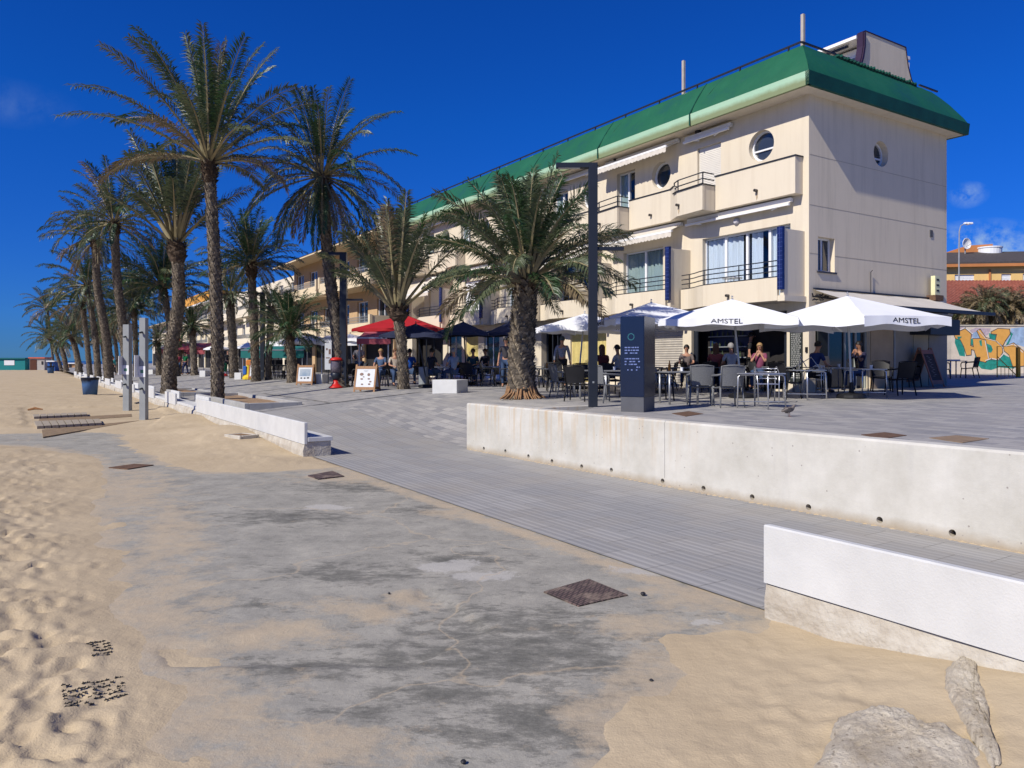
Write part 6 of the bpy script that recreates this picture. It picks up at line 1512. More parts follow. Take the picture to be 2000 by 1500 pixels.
# ============================================================ people
SK = mat('skin_tone',(.42,.22,.14),.55,.05,5); SK2 = mat('skin_tan',(.30,.15,.09),.55,.05,5)
def skin_mesh(name, verts, edges, rad, mt, par, lev=2):
    me = bpy.data.meshes.new(name); me.from_pydata(verts, edges, []); o = bpy.data.objects.new(name, me); COL.objects.link(o); o.parent = par
    me.materials.append(mt); md = o.modifiers.new('Skin','SKIN'); md.use_smooth_shade = True; md.branch_smoothing = .4
    for i,r in enumerate(rad): d = me.skin_vertices[0].data[i]; d.radius = r if isinstance(r,tuple) else (r,r); d.use_root = (i == 0)
    s = o.modifiers.new('Sub','SUBSURF'); s.levels = lev; s.render_levels = lev
    return o
SHM = {}
def person(P, face, pose, shirt, trousers, hair, label, H=1.72, skin=None, hat=None, long_hair=False, glasses=False, group=None, lean=.0, arms='front', short=True, seat=.46):
    skin = skin or SK; e = empty('person', P, math.radians(face)); tag(e, label, 'person', group); s = H/1.72
    sit = pose == 'sit'; bz = (seat-.40) if sit else 0
    if sit:
        pel = Vector((0,0,.55)); hip = [Vector((x*.09,.02,.53)) for x in (-1,1)]; knee = [Vector((x*.13,.44,.52)) for x in (-1,1)]; ank = [Vector((x*.14,.42,.09)) for x in (-1,1)]; toe = [Vector((x*.15,.58,.04)) for x in (-1,1)]
        sp = Vector((0,-.02+lean*.3,.78)); ch = Vector((0,-.01+lean*.8,.98))
    else:
        st = .10 if pose == 'walk' else 0
        pel = Vector((0,0,.95)); hip = [Vector((x*.09,0,.90)) for x in (-1,1)]; knee = [Vector((x*.10,.03+x*st,.50)) for x in (-1,1)]; ank = [Vector((x*.11,-.02+x*st*1.6,.09)) for x in (-1,1)]; toe = [Vector((x*.12,.13+x*st*1.6,.035)) for x in (-1,1)]
        sp = Vector((0,.0,1.15)); ch = Vector((0,lean*.5,1.36))
    nk = ch+Vector((0,.0+lean*.15,.15)); hb = nk+Vector((0,.015+lean*.1,.07)); hm = hb+Vector((0,.02,.09)); ht = hm+Vector((0,-.005,.075))
    sh = [ch+Vector((x*.175,0,.06)) for x in (-1,1)]
    if arms == 'front': el = [ch+Vector((x*.24,.10,-.20)) for x in (-1,1)]; wr = [ch+Vector((x*.13,.32,-.24)) for x in (-1,1)]
    elif arms == 'face': el = [ch+Vector((x*.20,.22,-.16)) for x in (-1,1)]; wr = [ch+Vector((x*.07,.20,.08)) for x in (-1,1)]
    else: el = [ch+Vector((x*.24,-.03,-.22)) for x in (-1,1)]; wr = [ch+Vector((x*.27,.05,-.45)) for x in (-1,1)]
    V_ = [pel,sp,ch,nk,hb,hm,ht]; R_ = [.10,(.115,.09),(.13,.095),.052,.062,.088,.062]; E_ = [(0,1),(1,2),(2,3),(3,4),(4,5),(5,6)]
    for q in (0,1):
        o = len(V_); V_ += [hip[q],knee[q],ank[q],toe[q]]; R_ += [.085,.055,.038,.032]; E_ += [(0,o),(o,o+1),(o+1,o+2),(o+2,o+3)]
        o = len(V_); hd = (wr[q]-el[q]).normalized(); pm = wr[q]+hd*.06; V_ += [sh[q],el[q],wr[q],pm]; R_ += [.052,.038,.026,(.034,.018)]; E_ += [(2,o),(o,o+1),(o+1,o+2),(o+2,o+3)]
        sdv = Vector((1,0,0)) if abs(hd.x) < .8 else Vector((0,1,0))
        for fi in range(4):
            b = pm+hd*.03+sdv*(-.024+.016*fi); t_ = b+hd*(.055+.012*(1-abs(fi-1.4)))+Vector((0,0,-.018)); k = len(V_); V_ += [b,t_]; R_ += [.009,.007]; E_ += [(o+3,k),(k,k+1)]
        k = len(V_); V_ += [wr[q]+hd*.03-sdv*.03*(1 if q else -1), wr[q]+hd*.07-sdv*.045*(1 if q else -1)]; R_ += [.011,.009]; E_ += [(o+2,k),(k,k+1)]
    off = Vector((0,0,bz)); V2 = [(v*s+off) for v in V_]
    skin_mesh('body', V2, E_, [tuple(x*s for x in r) if isinstance(r,tuple) else r*s for r in R_], skin, e, 1)
    # clothing shells
    def T(v): return v*s+off
    g = 1.16
    v = [T(pel+Vector((0,0,.02))),T(sp),T(ch),T(ch+Vector((0,0,.10)))]; r = [.125*s,(.14*s,.115*s),(.155*s,.12*s),.07*s]; ed = [(0,1),(1,2),(2,3)]
    for q in (0,1):
        o = len(v); v += [T(sh[q]),T(sh[q].lerp(el[q],.75 if short else 1.0))]; r += [.068*s,.056*s]; ed += [(2,o),(o,o+1)]
        if not short: v.append(T(wr[q].lerp(el[q],.1))); r.append(.038*s); ed.append((o+1,o+2))
    skin_mesh('shirt', v, ed, r, shirt, e, 1)
    v = [T(pel)]; r = [.13*s]; ed = []
    for q in (0,1):
        o = len(v); v += [T(hip[q]),T(knee[q])]; r += [.105*s,.072*s]; ed += [(0,o),(o,o+1)]
        if trousers[1]: v.append(T(ank[q]+Vector((0,0,.02)))); r.append(.052*s); ed.append((o+1,o+2))
    skin_mesh('trousers', v, ed, r, trousers[0], e, 1)
    for q in (0,1): skin_mesh('shoe', [T(ank[q]-Vector((0,.03,.03))),T(toe[q])], [(0,1)], [.05*s,.042*s], M['black'], e, 1)
    hc = T(hm); m = MB(); n1,n2 = 12,8; vs = []
    for j in range(n2+1):
        ph = PI*.5*1.25*j/n2
        for i in range(n1):
            th = 2*PI*i/n1; fr = max(0,math.sin(th)); lim = ph*(1-.34*fr); rr_ = .104*s
            z = math.cos(lim)*rr_*1.12; q = math.sin(lim)*rr_
            if long_hair and fr < .4 and j > n2-3: z -= (.10+.05*(j-n2+3))*s*.8
            vs.append(hc+Vector((math.cos(th)*q*.92, math.sin(th)*q-.012*s, z)))
    m.add(vs,[(j*n1+i,j*n1+(i+1)%n1,(j+1)*n1+(i+1)%n1,(j+1)*n1+i) for j in range(n2) for i in range(n1)]); m.build('hair' if not hat else 'cap', hat or hair, e, smooth=True)
    if hat: m = MB(); m.add([hc+Vector(p)*s for p in ((-.07,.08,.04),(.07,.08,.04),(.05,.17,.03),(-.05,.17,.03),(-.07,.08,.052),(.07,.08,.052),(.05,.17,.04),(-.05,.17,.04))],[(0,3,2,1),(4,5,6,7),(0,1,5,4),(1,2,6,5),(2,3,7,6),(3,0,4,7)]); m.build('cap', hat, e)
    m = MB(); f = hc
    for x in (-.032,.032): m.lathe([(.011,0),(.011,.008),(.003,.012)],8,c=tuple(f+Vector((x*s,.086*s,.008))),ax='y')
    if glasses: m.box(f.x-.07*s,f.x+.07*s,f.y+.09*s,f.y+.10*s,f.z-.008,f.z+.022)
    m.build('eyes', M['ink'], e)
    m = MB(); m.add([f+Vector(p)*s for p in ((-.014,.088,-.04),(.014,.088,-.04),(0,.118,-.035),(0,.09,.012))],[(0,1,2),(0,2,3),(1,3,2),(0,3,1)]); m.build('nose', skin, e)
    m = MB(); m.box(f.x-.022*s,f.x+.022*s,f.y+.082*s,f.y+.090*s,f.z-.064*s,f.z-.056*s); m.build('mouth', mat('lips',(.30,.09,.08),.5), e)
    return e
def cl(n,c): return mat('cloth_'+n,c,.85,.15,8,.3,60)
hb_,hg,hk,hbl = mat('brown_hair',(.10,.045,.02),.6),mat('grey_hair',(.25,.24,.23),.6),mat('black_hair',(.012,.01,.01),.5),mat('blond_hair',(.32,.20,.09),.6)
patt = mat('patterned_shirt',(.10,.12,.20),.8,.5,22,col2=(.30,.32,.40))
jean = cl('denim',(.04,.07,.14)); blk = cl('black',(.014,.014,.016))
person(hit(1098,757),172+180,'stand',patt,(blk,True),hg,'man in a patterned blue grey shirt and cap standing between the tables',1.76,hat=cl('cap',(.05,.07,.09)),arms='side',short=False)
person(hit(988,756),178,'stand',cl('dark_tee',(.05,.045,.05)),(jean,True),hk,'man in sunglasses and dark T-shirt standing behind the stout palm',1.76,glasses=True,arms='side')
person(hit(1466,760),250,'stand',blk,(blk,True),hk,'waiter dressed in black standing at the bar front',1.76,arms='side')
def seated(px,py,face,shirt,hair,label,**k): person(hit(px,py),face,'sit',shirt,(k.pop('tr',jean),True),hair,label,**k)
seated(1398,765,-25,cl('coral',(.30,.07,.06)),hb_,'brown haired woman in coral top seated under the middle white parasol',long_hair=True)
seated(1428,766,10,cl('pale_grey',(.35,.37,.40)),hg,'grey haired person in a pale top seated with back to the camera')
seated(1484,764,150,cl('plum',(.20,.05,.10)),hbl,'fair haired woman in red and purple top seated facing the camera',long_hair=True,arms='face')
seated(1341,758,165,cl('taupe',(.16,.13,.12)),hk,'dark haired man in taupe shirt seated before the metal shutter')
seated(1588,772,-70,cl('royal',(.012,.03,.13)),hk,'man in royal blue shirt reading a newspaper',lean=.15,tr=blk)
seated(1678,766,120,cl('navy',(.02,.02,.05)),hk,'man in dark shirt resting his chin on his hand by the shop window',skin=SK2,arms='face',tr=jean)
seated(1176,766,20,cl('dim_red',(.12,.03,.03)),hb_,'long haired woman seated right of the lamp post',long_hair=True)
seated(1206,764,60,cl('white_tee',(.5,.5,.52)),hk,'dark haired man in a white top seated left of the blue pillar')
seated(843,756,-40,cl('ink',(.015,.018,.03)),hk,'man in black seated behind the white concrete block')
seated(886,756,35,cl('slate',(.16,.22,.34)),hg,'man in a slate blue shirt seated behind the white concrete block')
seated(924,751,170,cl('teal_dim',(.03,.08,.10)),hk,'person in dark teal seated in front of the poster window')
seated(948,750,140,cl('brown_dim',(.05,.035,.03)),hb_,'person in dark brown seated beside the one in teal')
seated(744,757,165,cl('jeanjacket',(.06,.10,.18)),hbl,'fair haired woman in jeans seated right of the big sandwich board')
seated(772,757,200,cl('cream_top',(.45,.38,.30)),hb_,'woman in cream top seated left of the upright palm')
seated(800,755,0,cl('cobalt',(.01,.07,.35)),hk,'person in cobalt blue seated right of the upright palm')
person(hit(702,752),170,'stand',cl('grey_tee',(.22,.21,.22)),(jean,True),hk,'person in grey and navy standing by the bar stools under the red awning',1.7,arms='front')
person(hit(348,733),200,'walk',cl('pinkish',(.45,.06,.10)),(jean,True),hb_,'person in a pink top walking beyond the bent trunk',1.7,arms='side')
person(hit(362,732),160,'walk',cl('leafgreen',(.01,.16,.06)),(cl('navy2',(.015,.02,.07)),True),hk,'person in a green top walking beyond the bent trunk',1.7,arms='side')
person(hit(222,733),150,'walk',cl('tealj',(.01,.14,.15)),(blk,True),hk,'person in a teal jacket beside the leaning palm trunks',1.75,arms='side',short=False)
person(hit(445,734),200,'walk',blk,(blk,True),hk,'person dressed in black walking between two palm trunks',1.7,arms='side')
# ============================================================ street furniture
def lamp(px, py, ytop, wpx, arm1, arm2, label):
    P = hit(px,py); D = P.y; e = empty('lamp_post', P, 0); tag(e,label,'lamp post','dark lamp posts on the promenade'); h = (py-ytop)/F*D; w_ = wpx/F*D/2
    m = MB(); m.bbox(-w_,w_,-w_,w_,0,h,.006); m.build('pole', M['dark'], e)
    m = MB(); a = arm1/F*D; m.bbox(-a,w_+.002,-w_*.8,w_*.8,h-.005,h+.10,.006); m.build('lamp_arm', M['dark'], e)
    m = MB(); m.box(-a+.05,-a*.35,-w_*.6,w_*.6,h-.015,h-.006); m.build('lamp_lens', mat('lamp_lens',(.5,.5,.5),.3), e)
    m = MB(); a = arm2/F*D; m.bbox(w_+.001,a,-w_*.6,w_*.6,h*.655,h*.655+.07,.005); m.build('lamp_arm', M['dark'], e)
    m = MB(); m.box(-.02,.02,-w_-.006,-w_-.001,h*.10,h*.10+.04); m.build('lock_plate', M['steel'], e)
lamp(1158,795,328,17,72,60,'dark lamp post in front of the café, nearest the concrete wall')
lamp(671,757,498,13,46,38,'dark lamp post right of the tall leaning palm')
lamp(513,742,575,8,30,18,'dark lamp post beside the bushy palms far left of the café')
# information pillar
P = hit(1246,803); e = empty('information_pillar', P, RZ+math.radians(57+28)); sc = P.y/F; tag(e,'dark blue information pillar with faint pale writing on a steel base, in front of the terrace','pillar')
e.rotation_euler = (0,0,math.radians(-28)+.0)
h = (803-620)*sc; w_ = .245; dd_ = .36
m = MB(); m.bbox(-w_,w_,-dd_,dd_,.30,h,.012); m.build('pillar_body', mat('deep_blue_panel',(.006,.012,.035),.22,.1,2,spec=.6), e)
m = MB(); m.bbox(-w_+.01,w_-.01,-dd_+.01,dd_-.01,0,.298,.006); m.build('pillar_base', mat('dark_brushed_base',(.13,.13,.135),.4,.1,4,metal=.4), e)
rr = random.Random(6); scr = mat('pale_blue_print',(.15,.20,.42),.5,.2,30); 
m = MB()
for k in range(18): t0_,t1_ = 2*PI*k/18,2*PI*(k+.8)/18; m.add([(.07*math.cos(q)*r_-.02,-dd_-.0032,h-.40+.07*math.sin(q)*r_) for q,r_ in ((t0_,1),(t1_,1),(t1_,.78),(t0_,.78))],[(0,1,2,3)])
m.build('printed_emblem', mat('teal_print',(.03,.16,.19),.5), e, fix=False)
m = MB()
for k in range(9):
    z = h-.62-k*.055; x = -.15
    while x < .14:
        l = .015+.05*rr.random()
        if rr.random() < (.85 if k in (0,1,4) else .45): m.box(x,min(x+l,.16),-dd_-.0032,-dd_-.0005,z,z+.022)
        x += l+.015
m.build('printed_text', scr, e)
# front face faces the camera's left: rotate so that the narrow face is seen left
# bollard-like shower columns
def shower(px,py,ytop,label):
    P = sand_hit(px,py); e = empty('beach_shower', P, -.15); tag(e,label,'shower column','beach shower columns'); h = (py-ytop)/F*P.y; w_ = 13.0/F*P.y/2
    m = MB(); m.bbox(-w_,w_,-w_*.8,w_*.8,-.1,h,.006); m.build('column', M['colsteel'], e)
    for z,sx in ((h*.86,0),(h*.31,0),(h*.17,-1)):
        m = MB(); m.tube([(0 if not sx else -w_,-w_*.8,z),(0 if not sx else -w_-.12,-w_*.8-.10 if not sx else -w_*.3,z-.02)],.028,8); m.lathe([(.05,0),(.05,.03)],10,c=(0 if not sx else -w_-.13,-w_*.8-.1 if not sx else -w_*.3,z-.03)); m.build('shower_head' if z > h*.5 else 'push_button', M['dark'], e)
    m = MB(); m.box(-w_*1.05,w_*1.05,-w_*.8-.012,-w_*.8-.001,h*.42-.0,h*.42+.33); p = m.build('notice_plate', M['pvc'], e)
    m = MB(); m.box(-w_*.5,w_*.5,-w_*.8-.014,-w_*.8-.0125,h*.42+.12,h*.42+.22); m.build('plate_pictogram', mat('green_print',(.10,.25,.15),.6), p)
    m = MB(); m.box(-w_*1.2,-w_*1.06,-w_*.8-.2,-w_*.2,h*.42,h*.42+.66); m.build('notice_plate', M['pvc'], e)
M['colsteel'] = mat('pale_grey_column',(.27,.285,.285),.5,.08,3)
shower(249,802,634,'left shower column, slightly farther away'); shower(281,820,621,'right shower column, the nearer one')
# duckboards of the shower
def deck(pts, n, label, mt, z=.05, up0=.085):
    PQ = [low(p[0],p[1],.05) for p in pts]; PQ = [Vector((p.x,p.y,.03+z)) for p in PQ]; c = sum(PQ, Vector())/4; up0 = c.z; e = empty('duckboard', Vector((c.x,c.y,up0)), 0); tag(e,label,'duckboard','slatted boards by the showers')
    q = [Vector((p.x-c.x,p.y-c.y,p.z-up0)) for p in PQ]; m = MB()
    for k in range(n):
        a,b = k/n+.03/n,(k+1)/n-.10/n
        A_,B_,C_,D_ = q[0].lerp(q[1],a),q[0].lerp(q[1],b),q[3].lerp(q[2],b),q[3].lerp(q[2],a)
        up = Vector((0,0,max(.004,z))); dn = Vector((0,0,-.04)); m.hexa([A_+dn,B_+dn,C_+dn,D_+dn,A_+up,B_+up,C_+up,D_+up])
    m.build('slats', mt, e)
grw = mat('weathered_grey_wood',(.34,.29,.22),.9,.2,4,.4,30,streak=(1,8,1)); wet = mat('wet_brown_mat',(.24,.17,.10),.85,.3,6,.5,30)
deck([(66,826),(195,821),(200,829),(72,836)],9,'row of pale square boards lying between two wet strips of sand',grw,.035)
deck([(64,812),(170,808),(172,812),(66,817)],8,'farther row of pale boards by the showers',grw,.035)
deck([(70,817),(275,806),(276,811),(68,825)],1,'narrow wet brown mat beside the pale boards',wet,-.004)
deck([(80,852),(200,832),(290,818),(74,838)],1,'brown wet sand mat before the pale boards',wet,-.006)
# blue bins
def bin_(px,py,wpx,label):
    P = sand_hit(px,py); e = empty('litter_bin', P, .2); tag(e,label,'litter bin','blue litter bins on the sand'); r = wpx/2/F*P.y
    h = r*2.15; m = MB(); m.lathe([(r*.80,0),(r*.98,h*.98),(r*.94,h),(r*.90,h*.98),(r*.74,.05)],28); m.build('bin_body', mat('bin_blue',(.05,.115,.25),.55,.08,4), e, smooth=True)
    m = MB(); m.lathe([(r*.985,h*.88),(r*1.04,h*.90),(r*1.04,h*1.01),(r*.95,h*1.01),(r*.95,h*.9)],28)
    for k in range(20): th = PI*.9+k*PI*.8/20; m.add([(r*1.03*math.cos(th),r*1.03*math.sin(th),h*.93),(r*1.03*math.cos(th+.13),r*1.03*math.sin(th+.13),h*.93),(r*1.0*math.cos(th+.06),r*1.0*math.sin(th+.06),h*(.62+.2*abs(k-10)/10))],[(0,1,2)])
    m.build('bin_liner', mat('black_liner',(.012,.012,.018),.3,.2,20), e)
bin_(176,771,31,'blue litter bin with a black liner on the sand left of the showers'); bin_(99,729,13,'small distant blue litter bin beside the beach huts')
# sandwich boards
def aboard(px,py,ytop,wpx,rot,frame,face,label,art,spf=.24):
    P = hit(px,py); D = P.y; e = empty('sandwich_board', P, math.radians(rot)); tag(e,label,'sandwich board','sandwich boards on the promenade'); h = (py-ytop)/F*D; w_ = wpx/F*D/2; t_ = .04
    sp_ = h*spf
    for sg in (-1,1):
        m = MB()
        P_ = lambda x,z,d=0: (x, sg*(sp_*(1-z/h)+.012+d), z)
        for x in (-w_+.03,w_-.03): m.hexa([P_(x-.03,0),P_(x+.03,0),P_(x+.03,0,.03),P_(x-.03,0,.03),P_(x-.03,h),P_(x+.03,h),P_(x+.03,h,.03),P_(x-.03,h,.03)])
        for z in (h*.08,h*.84): m.hexa([P_(-w_+.061,z),P_(w_-.061,z),P_(w_-.061,z,.028),P_(-w_+.061,z,.028),P_(-w_+.061,z+h*.1),P_(w_-.061,z+h*.1),P_(w_-.061,z+h*.1,.028),P_(-w_+.061,z+h*.1,.028)])
        f_ = m.build('frame', frame, e)
        m = MB(); z0,z1 = h*.18,h*.84; m.hexa([P_(-w_+.061,z0,.004),P_(w_-.061,z0,.004),P_(w_-.061,z0,.018),P_(-w_+.061,z0,.018),P_(-w_+.061,z1,.004),P_(w_-.061,z1,.004),P_(w_-.061,z1,.018),P_(-w_+.061,z1,.018)])
        pn = m.build('panel', face, e)
        if sg == -1:
            for nm,mt,items in art:
                m = MB()
                for (cx,cz,rx,rz_) in items:
                    n_ = 14 if rx < .3 else 4; m.add([P_( (cx+rx*math.cos(2*PI*i/n_+(PI/4 if n_ == 4 else 0)))*(w_-.07), h*(.51+.32*(cz+rz_*math.sin(2*PI*i/n_+(PI/4 if n_ == 4 else 0)))), .0195+.0004*len(items)) for i in range(n_)],[tuple(range(n_))])
                m.build(nm, mt, pn, fix=False)
food = mat('food_photo_print',(.10,.09,.07),.5,.7,30,col2=(.28,.14,.10)); photo = mat('seaside_photo_print',(.16,.24,.34),.5,.4,3,col2=(.40,.44,.46)); txt = M['ink']
aboard(717,765,712,45,-14,M['wood'],M['paper'],'wooden sandwich board with photos of dishes, in front of the red parasol',
  [('dish_picture',food,[(-.45,.42,.22,.17),(.35,.38,.16,.17),(-.4,-.12,.16,.09),(.4,-.10,.14,.09),(-.3,-.72,.14,.09),(.5,-.70,.14,.1),(-.2,.12,.1,.06),(.6,-.42,.14,.09)]),('printed_text',txt,[(0,.82,.29,.015),(0,.72,.2,.01)])])
aboard(598,752,711,33,-6,M['wood'],M['paper'],'wooden sandwich board with a seaside picture, beside the small dark green palm',
  [('printed_picture',photo,[(0,.25,1.15,.75)]),('printed_text',txt,[(-.5,-.55,.16,.11),(0,-.55,.16,.11),(.5,-.52,.2,.12)])])
aboard(501,741,707,26,-6,mat('reddish_wood',(.28,.09,.04),.6),M['paper'],'reddish sandwich board with a pale green poster, farthest of the boards',
  [('printed_picture',mat('green_print2',(.25,.40,.33),.6,.3,5),[(0,.5,1.2,.3)]),('printed_text',mat('violet_print',(.25,.22,.42),.6),[(0,0,.29,.06),(0,-.3,.25,.06),(0,-.6,.29,.05)])])
aboard(1806,756,679,44,34,mat('red_brown_wood',(.25,.10,.05),.5,.2),mat('chalk_menu',(.035,.022,.02),.7),'tall red brown menu board standing open on the corner terrace',
  [('chalk_writing',mat('chalk2',(.35,.30,.27),.8),[(-.1+.2*((k*7)%3-1),.85-.13*k,.28,.012) for k in range(13)])],.34)
# white concrete blocks
def block(px,py,wpx,hpx,dep,rot,label):
    P = hit(px,py); e = empty('concrete_block', P, math.radians(rot)); tag(e,label,'block','white concrete blocks'); w_ = wpx/F*P.y/2; m = MB(); m.bbox(-w_,w_,0,dep,-.05,hpx/F*P.y,.012); m.build('block_body', M['bench'], e); return e
block(868,768,55,26,.75,-24,'large white concrete block in front of the navy parasols'); block(618,750,26,19,.55,-20,'white concrete block beside the seaside sandwich board')
block(464,741,16,13,.5,-20,'white concrete block at the foot of the reddish booted palm'); block(395,736,14,12,.5,-20,'small white block between the two nearest tall trunks'); block(294,731,11,9,.5,-20,'small distant white block right of the shower columns'); block(266,729,7,8,.5,-20,'tiny distant white block between the shower columns')
# capsule dispenser with red base at the leaning palm
P = hit(661,757); e = empty('capsule_dispenser', P+Vector((-.0,-.35,0)), 0); tag(e,'toy capsule dispenser with red lid and flared red foot before the leaning palm','dispenser'); s_ = P.y/F*.86
m = MB(); m.lathe([(17*s_,0),(17*s_,2*s_),(12*s_,5*s_),(8*s_,12*s_),(7*s_,18*s_)],20); m.build('foot', M['red'], e, smooth=True)
m = MB(); m.lathe([(8*s_,18*s_),(11*s_,22*s_),(12.5*s_,33*s_),(11*s_,34*s_)],20); m.build('drum', M['dark'], e, smooth=True)
m = MB(); m.lathe([(12*s_,34*s_),(13*s_,45*s_),(12.5*s_,60*s_),(11*s_,62*s_)],20); m.build('globe', mat('capsules_behind_glass',(.03,.03,.04),.15,.9,60,col2=(.20,.17,.20)), e, smooth=True)
m = MB(); m.lathe([(15*s_,61.5*s_),(15*s_,64*s_),(12*s_,67*s_),(3*s_,68.5*s_)],20); m.build('lid', M['red'], e, smooth=True)
# hanging banner
P = hit(641,750); e = empty('banner_sign', P, .1); tag(e,'tall narrow white banner with small pictures left of the leaning palm','banner'); s_ = P.y/F
m = MB(); m.box(-6.5*s_,6.5*s_,-.02,.02,28*s_,80*s_); b = m.build('panel', M['paper'], e); m = MB(); m.tube([(0,.03,0),(0,.03,80*s_)],.02,6); m.build('pole', M['dark'], e)
m = MB(); m.box(1*s_,5*s_,-.024,-.0205,58*s_,68*s_); m.box(-4*s_,-1*s_,-.024,-.0205,66*s_,70*s_); m.box(-4*s_,3*s_,-.024,-.0205,50*s_,52*s_); m.box(1*s_,5*s_,-.024,-.0205,40*s_,47*s_); m.build('printed_picture', food, b)
# toy ride, bins far
P = hit(486,741); e = empty('toy_ride', P, 0); tag(e,'yellow coin operated toy ride with blue side, beside the farthest sandwich board','toy ride'); s_ = P.y/F
m = MB(); m.lathe([(12*s_,0),(12*s_,4*s_),(6*s_,10*s_),(5*s_,28*s_)],14); m.build('ride_base', M['yellow'], e); m = MB(); m.bbox(-9*s_,-2*s_,-.2,.2,10*s_,26*s_,.04); m.build('seat', M['blue'], e); m = MB(); m.bbox(-4*s_,8*s_,-.16,.16,28.2*s_,38*s_,.04); m.build('canopy', mat('orange_plastic',(.6,.2,.03),.5), e)
P = hit(437,735); e = empty('dustbin', P, 0); tag(e,'green dustbin with white and red foot just right of the tallest trunk','litter bin'); s_ = P.y/F
m = MB(); m.lathe([(5*s_,9*s_),(6.2*s_,24*s_),(5*s_,26*s_)],16); m.build('bin_body', M['green'], e); m = MB(); m.lathe([(5*s_,5*s_),(5.2*s_,9*s_)],16); m.build('band', M['pvc'], e); m = MB(); m.lathe([(8*s_,0),(7*s_,4*s_),(5*s_,5*s_)],16); m.build('foot', M['red'], e)
P = hit(828,756); e = empty('cylinder_bin', P, 0); tag(e,'grey round metal bin behind the large white concrete block','litter bin'); m = MB(); m.lathe([(.2,0),(.2,.75),(.17,.76),(.17,.3)],18); m.build('bin_body', M['steel'], e)
# hut row on the beach
def hut(px0,px1,ytop,ybase,D,wallm,roofm,label,door=None):
    a = Vector(((px0-1000)/F*D,D,0)); w_ = (px1-px0)/F*D; h = (ybase-ytop)/F*D; e = empty('beach_hut', a, .12); tag(e,label,'hut','huts at the far end of the beach')
    m = MB(); m.box(0,w_,0,2.6,-.3,h-.22); m.build('wall', wallm, e); m = MB(); m.box(-.15,w_+.15,-.25,2.8,h-.218,h); m.build('roof', roofm, e)
    if door: m = MB(); m.box(w_*door[0],w_*door[1],-.05,-.003,.0,h*.82); m.build('door', door[2], e)
    m = MB(); m.box(w_*.45,w_*.72,-.05,-.003,h*.42,h*.80) if not door else m.box(w_*.8,w_*.92,-.05,-.003,h*.45,h*.7); m.build('window', M['pvc'] if not door else M['ink'], e)
hut(-25,44,698,723,140,mat('teal_hut_paint',(.01,.20,.21),.6,.1),mat('teal_hut_roof',(.01,.13,.15),.6),'teal beach hut cut off by the left edge of the photo')
hut(58,85,696,722,140,mat('pale_hut_wall',(.45,.42,.38),.8),mat('orange_hut_roof',(.60,.12,.05),.7),'pale beach hut with an orange roof and brown door',(.02,.48,mat('brown_door',(.10,.035,.02),.7)))
hut(93,106,700,721,130,M['blue'],M['pvc'],'small blue kiosk with a white roof beside the palms',(.3,.6,M['ink']))
hut(128,150,708,722,150,mat('tan_kiosk',(.45,.25,.12),.8,.4,1),M['pvc'],'distant tan kiosk seen between the left palm trunks',(.3,.5,M['ink']))
# driftwood, small litter, rocks, mats, covers
def flat(name, pts, z, mt, label, cat, group=None, thick=.02, lift=hit, child='cover_plate'):
    q = [lift(*p) for p in pts]; c = sum(q,Vector())/len(q); e = empty(name, c, 0); tag(e,label,cat,group); m = MB(); n = len(q)
    v = [p-c+Vector((0,0,z-thick)) for p in q]+[p-c+Vector((0,0,z)) for p in q]; m.add(v,[tuple(range(n-1,-1,-1)),tuple(range(n,2*n))]+[(i,(i+1)%n,n+(i+1)%n,n+i) for i in range(n)]); m.build(child, mt, e); return e,[p-c for p in q]
chk = bpy.data.materials.new('rusty_chequer_plate'); chk.use_nodes = True
N,K,B = nd(chk); t = N.new('ShaderNodeTexCoord'); ob = t.outputs['Object']; mp = N.new('ShaderNodeMapping'); mp.inputs['Rotation'].default_value = (0,0,.98); K.new(ob,mp.inputs[0])
ck_ = N.new('ShaderNodeTexBrick'); ck_.inputs['Scale'].default_value = 1; ck_.inputs['Brick Width'].default_value = .05; ck_.inputs['Row Height'].default_value = .028; ck_.inputs['Mortar Size'].default_value = .007; ck_.inputs['Color1'].default_value = (.13,.085,.075,1); ck_.inputs['Color2'].default_value = (.17,.11,.095,1); ck_.inputs['Mortar'].default_value = (.035,.025,.022,1); K.new(mp.outputs[0],ck_.inputs['Vector'])
c_ = mixc(N,K,ramp(N,K,noi(N,K,ob,4,6,.7),[(.5,(0,0,0)),(.7,(.8,.8,.8))]),ck_.outputs[0],(.34,.26,.19)); K.new(c_,B.inputs['Base Color']); B.inputs['Roughness'].default_value = .8; bump(N,K,B,ck_.outputs['Fac'],.8,.01).node if False else None
GC = 'rusty covers in the paving'
e,_ = flat('manhole_cover',[(1062,1157),(1130,1185),(1226,1163),(1150,1132)],.008,chk,'rusty patterned manhole cover, the largest, in the foreground slab','manhole cover',GC,lift=low,thick=.03)
flat('manhole_cover',[(601,930),(622,937),(672,931),(650,921)],.014,chk,'small rusty manhole cover beside the end of the longest bench','manhole cover',GC,lift=low)
flat('manhole_cover',[(1312,808),(1340,814),(1374,809),(1345,804)],.008,M['rust'],'small rusty cover on the terrace behind the concrete wall','manhole cover',GC)
flat('manhole_cover',[(1682,850),(1725,858),(1771,851),(1728,845)],.008,M['rust'],'brown cover on the terrace above the right bench, left of the pair','manhole cover',GC)
flat('manhole_cover',[(1815,856),(1880,866),(1932,858),(1868,851)],.008,mat('tan_cover',(.24,.17,.11),.9,.2,5),'tan cover on the terrace above the right bench, right of the pair','manhole cover',GC)
flat('manhole_cover',[(212,914),(250,917),(300,909),(262,907)],.012,M['rust'],'thin dark cover half buried at the sand edge','manhole cover',GC,lift=low)
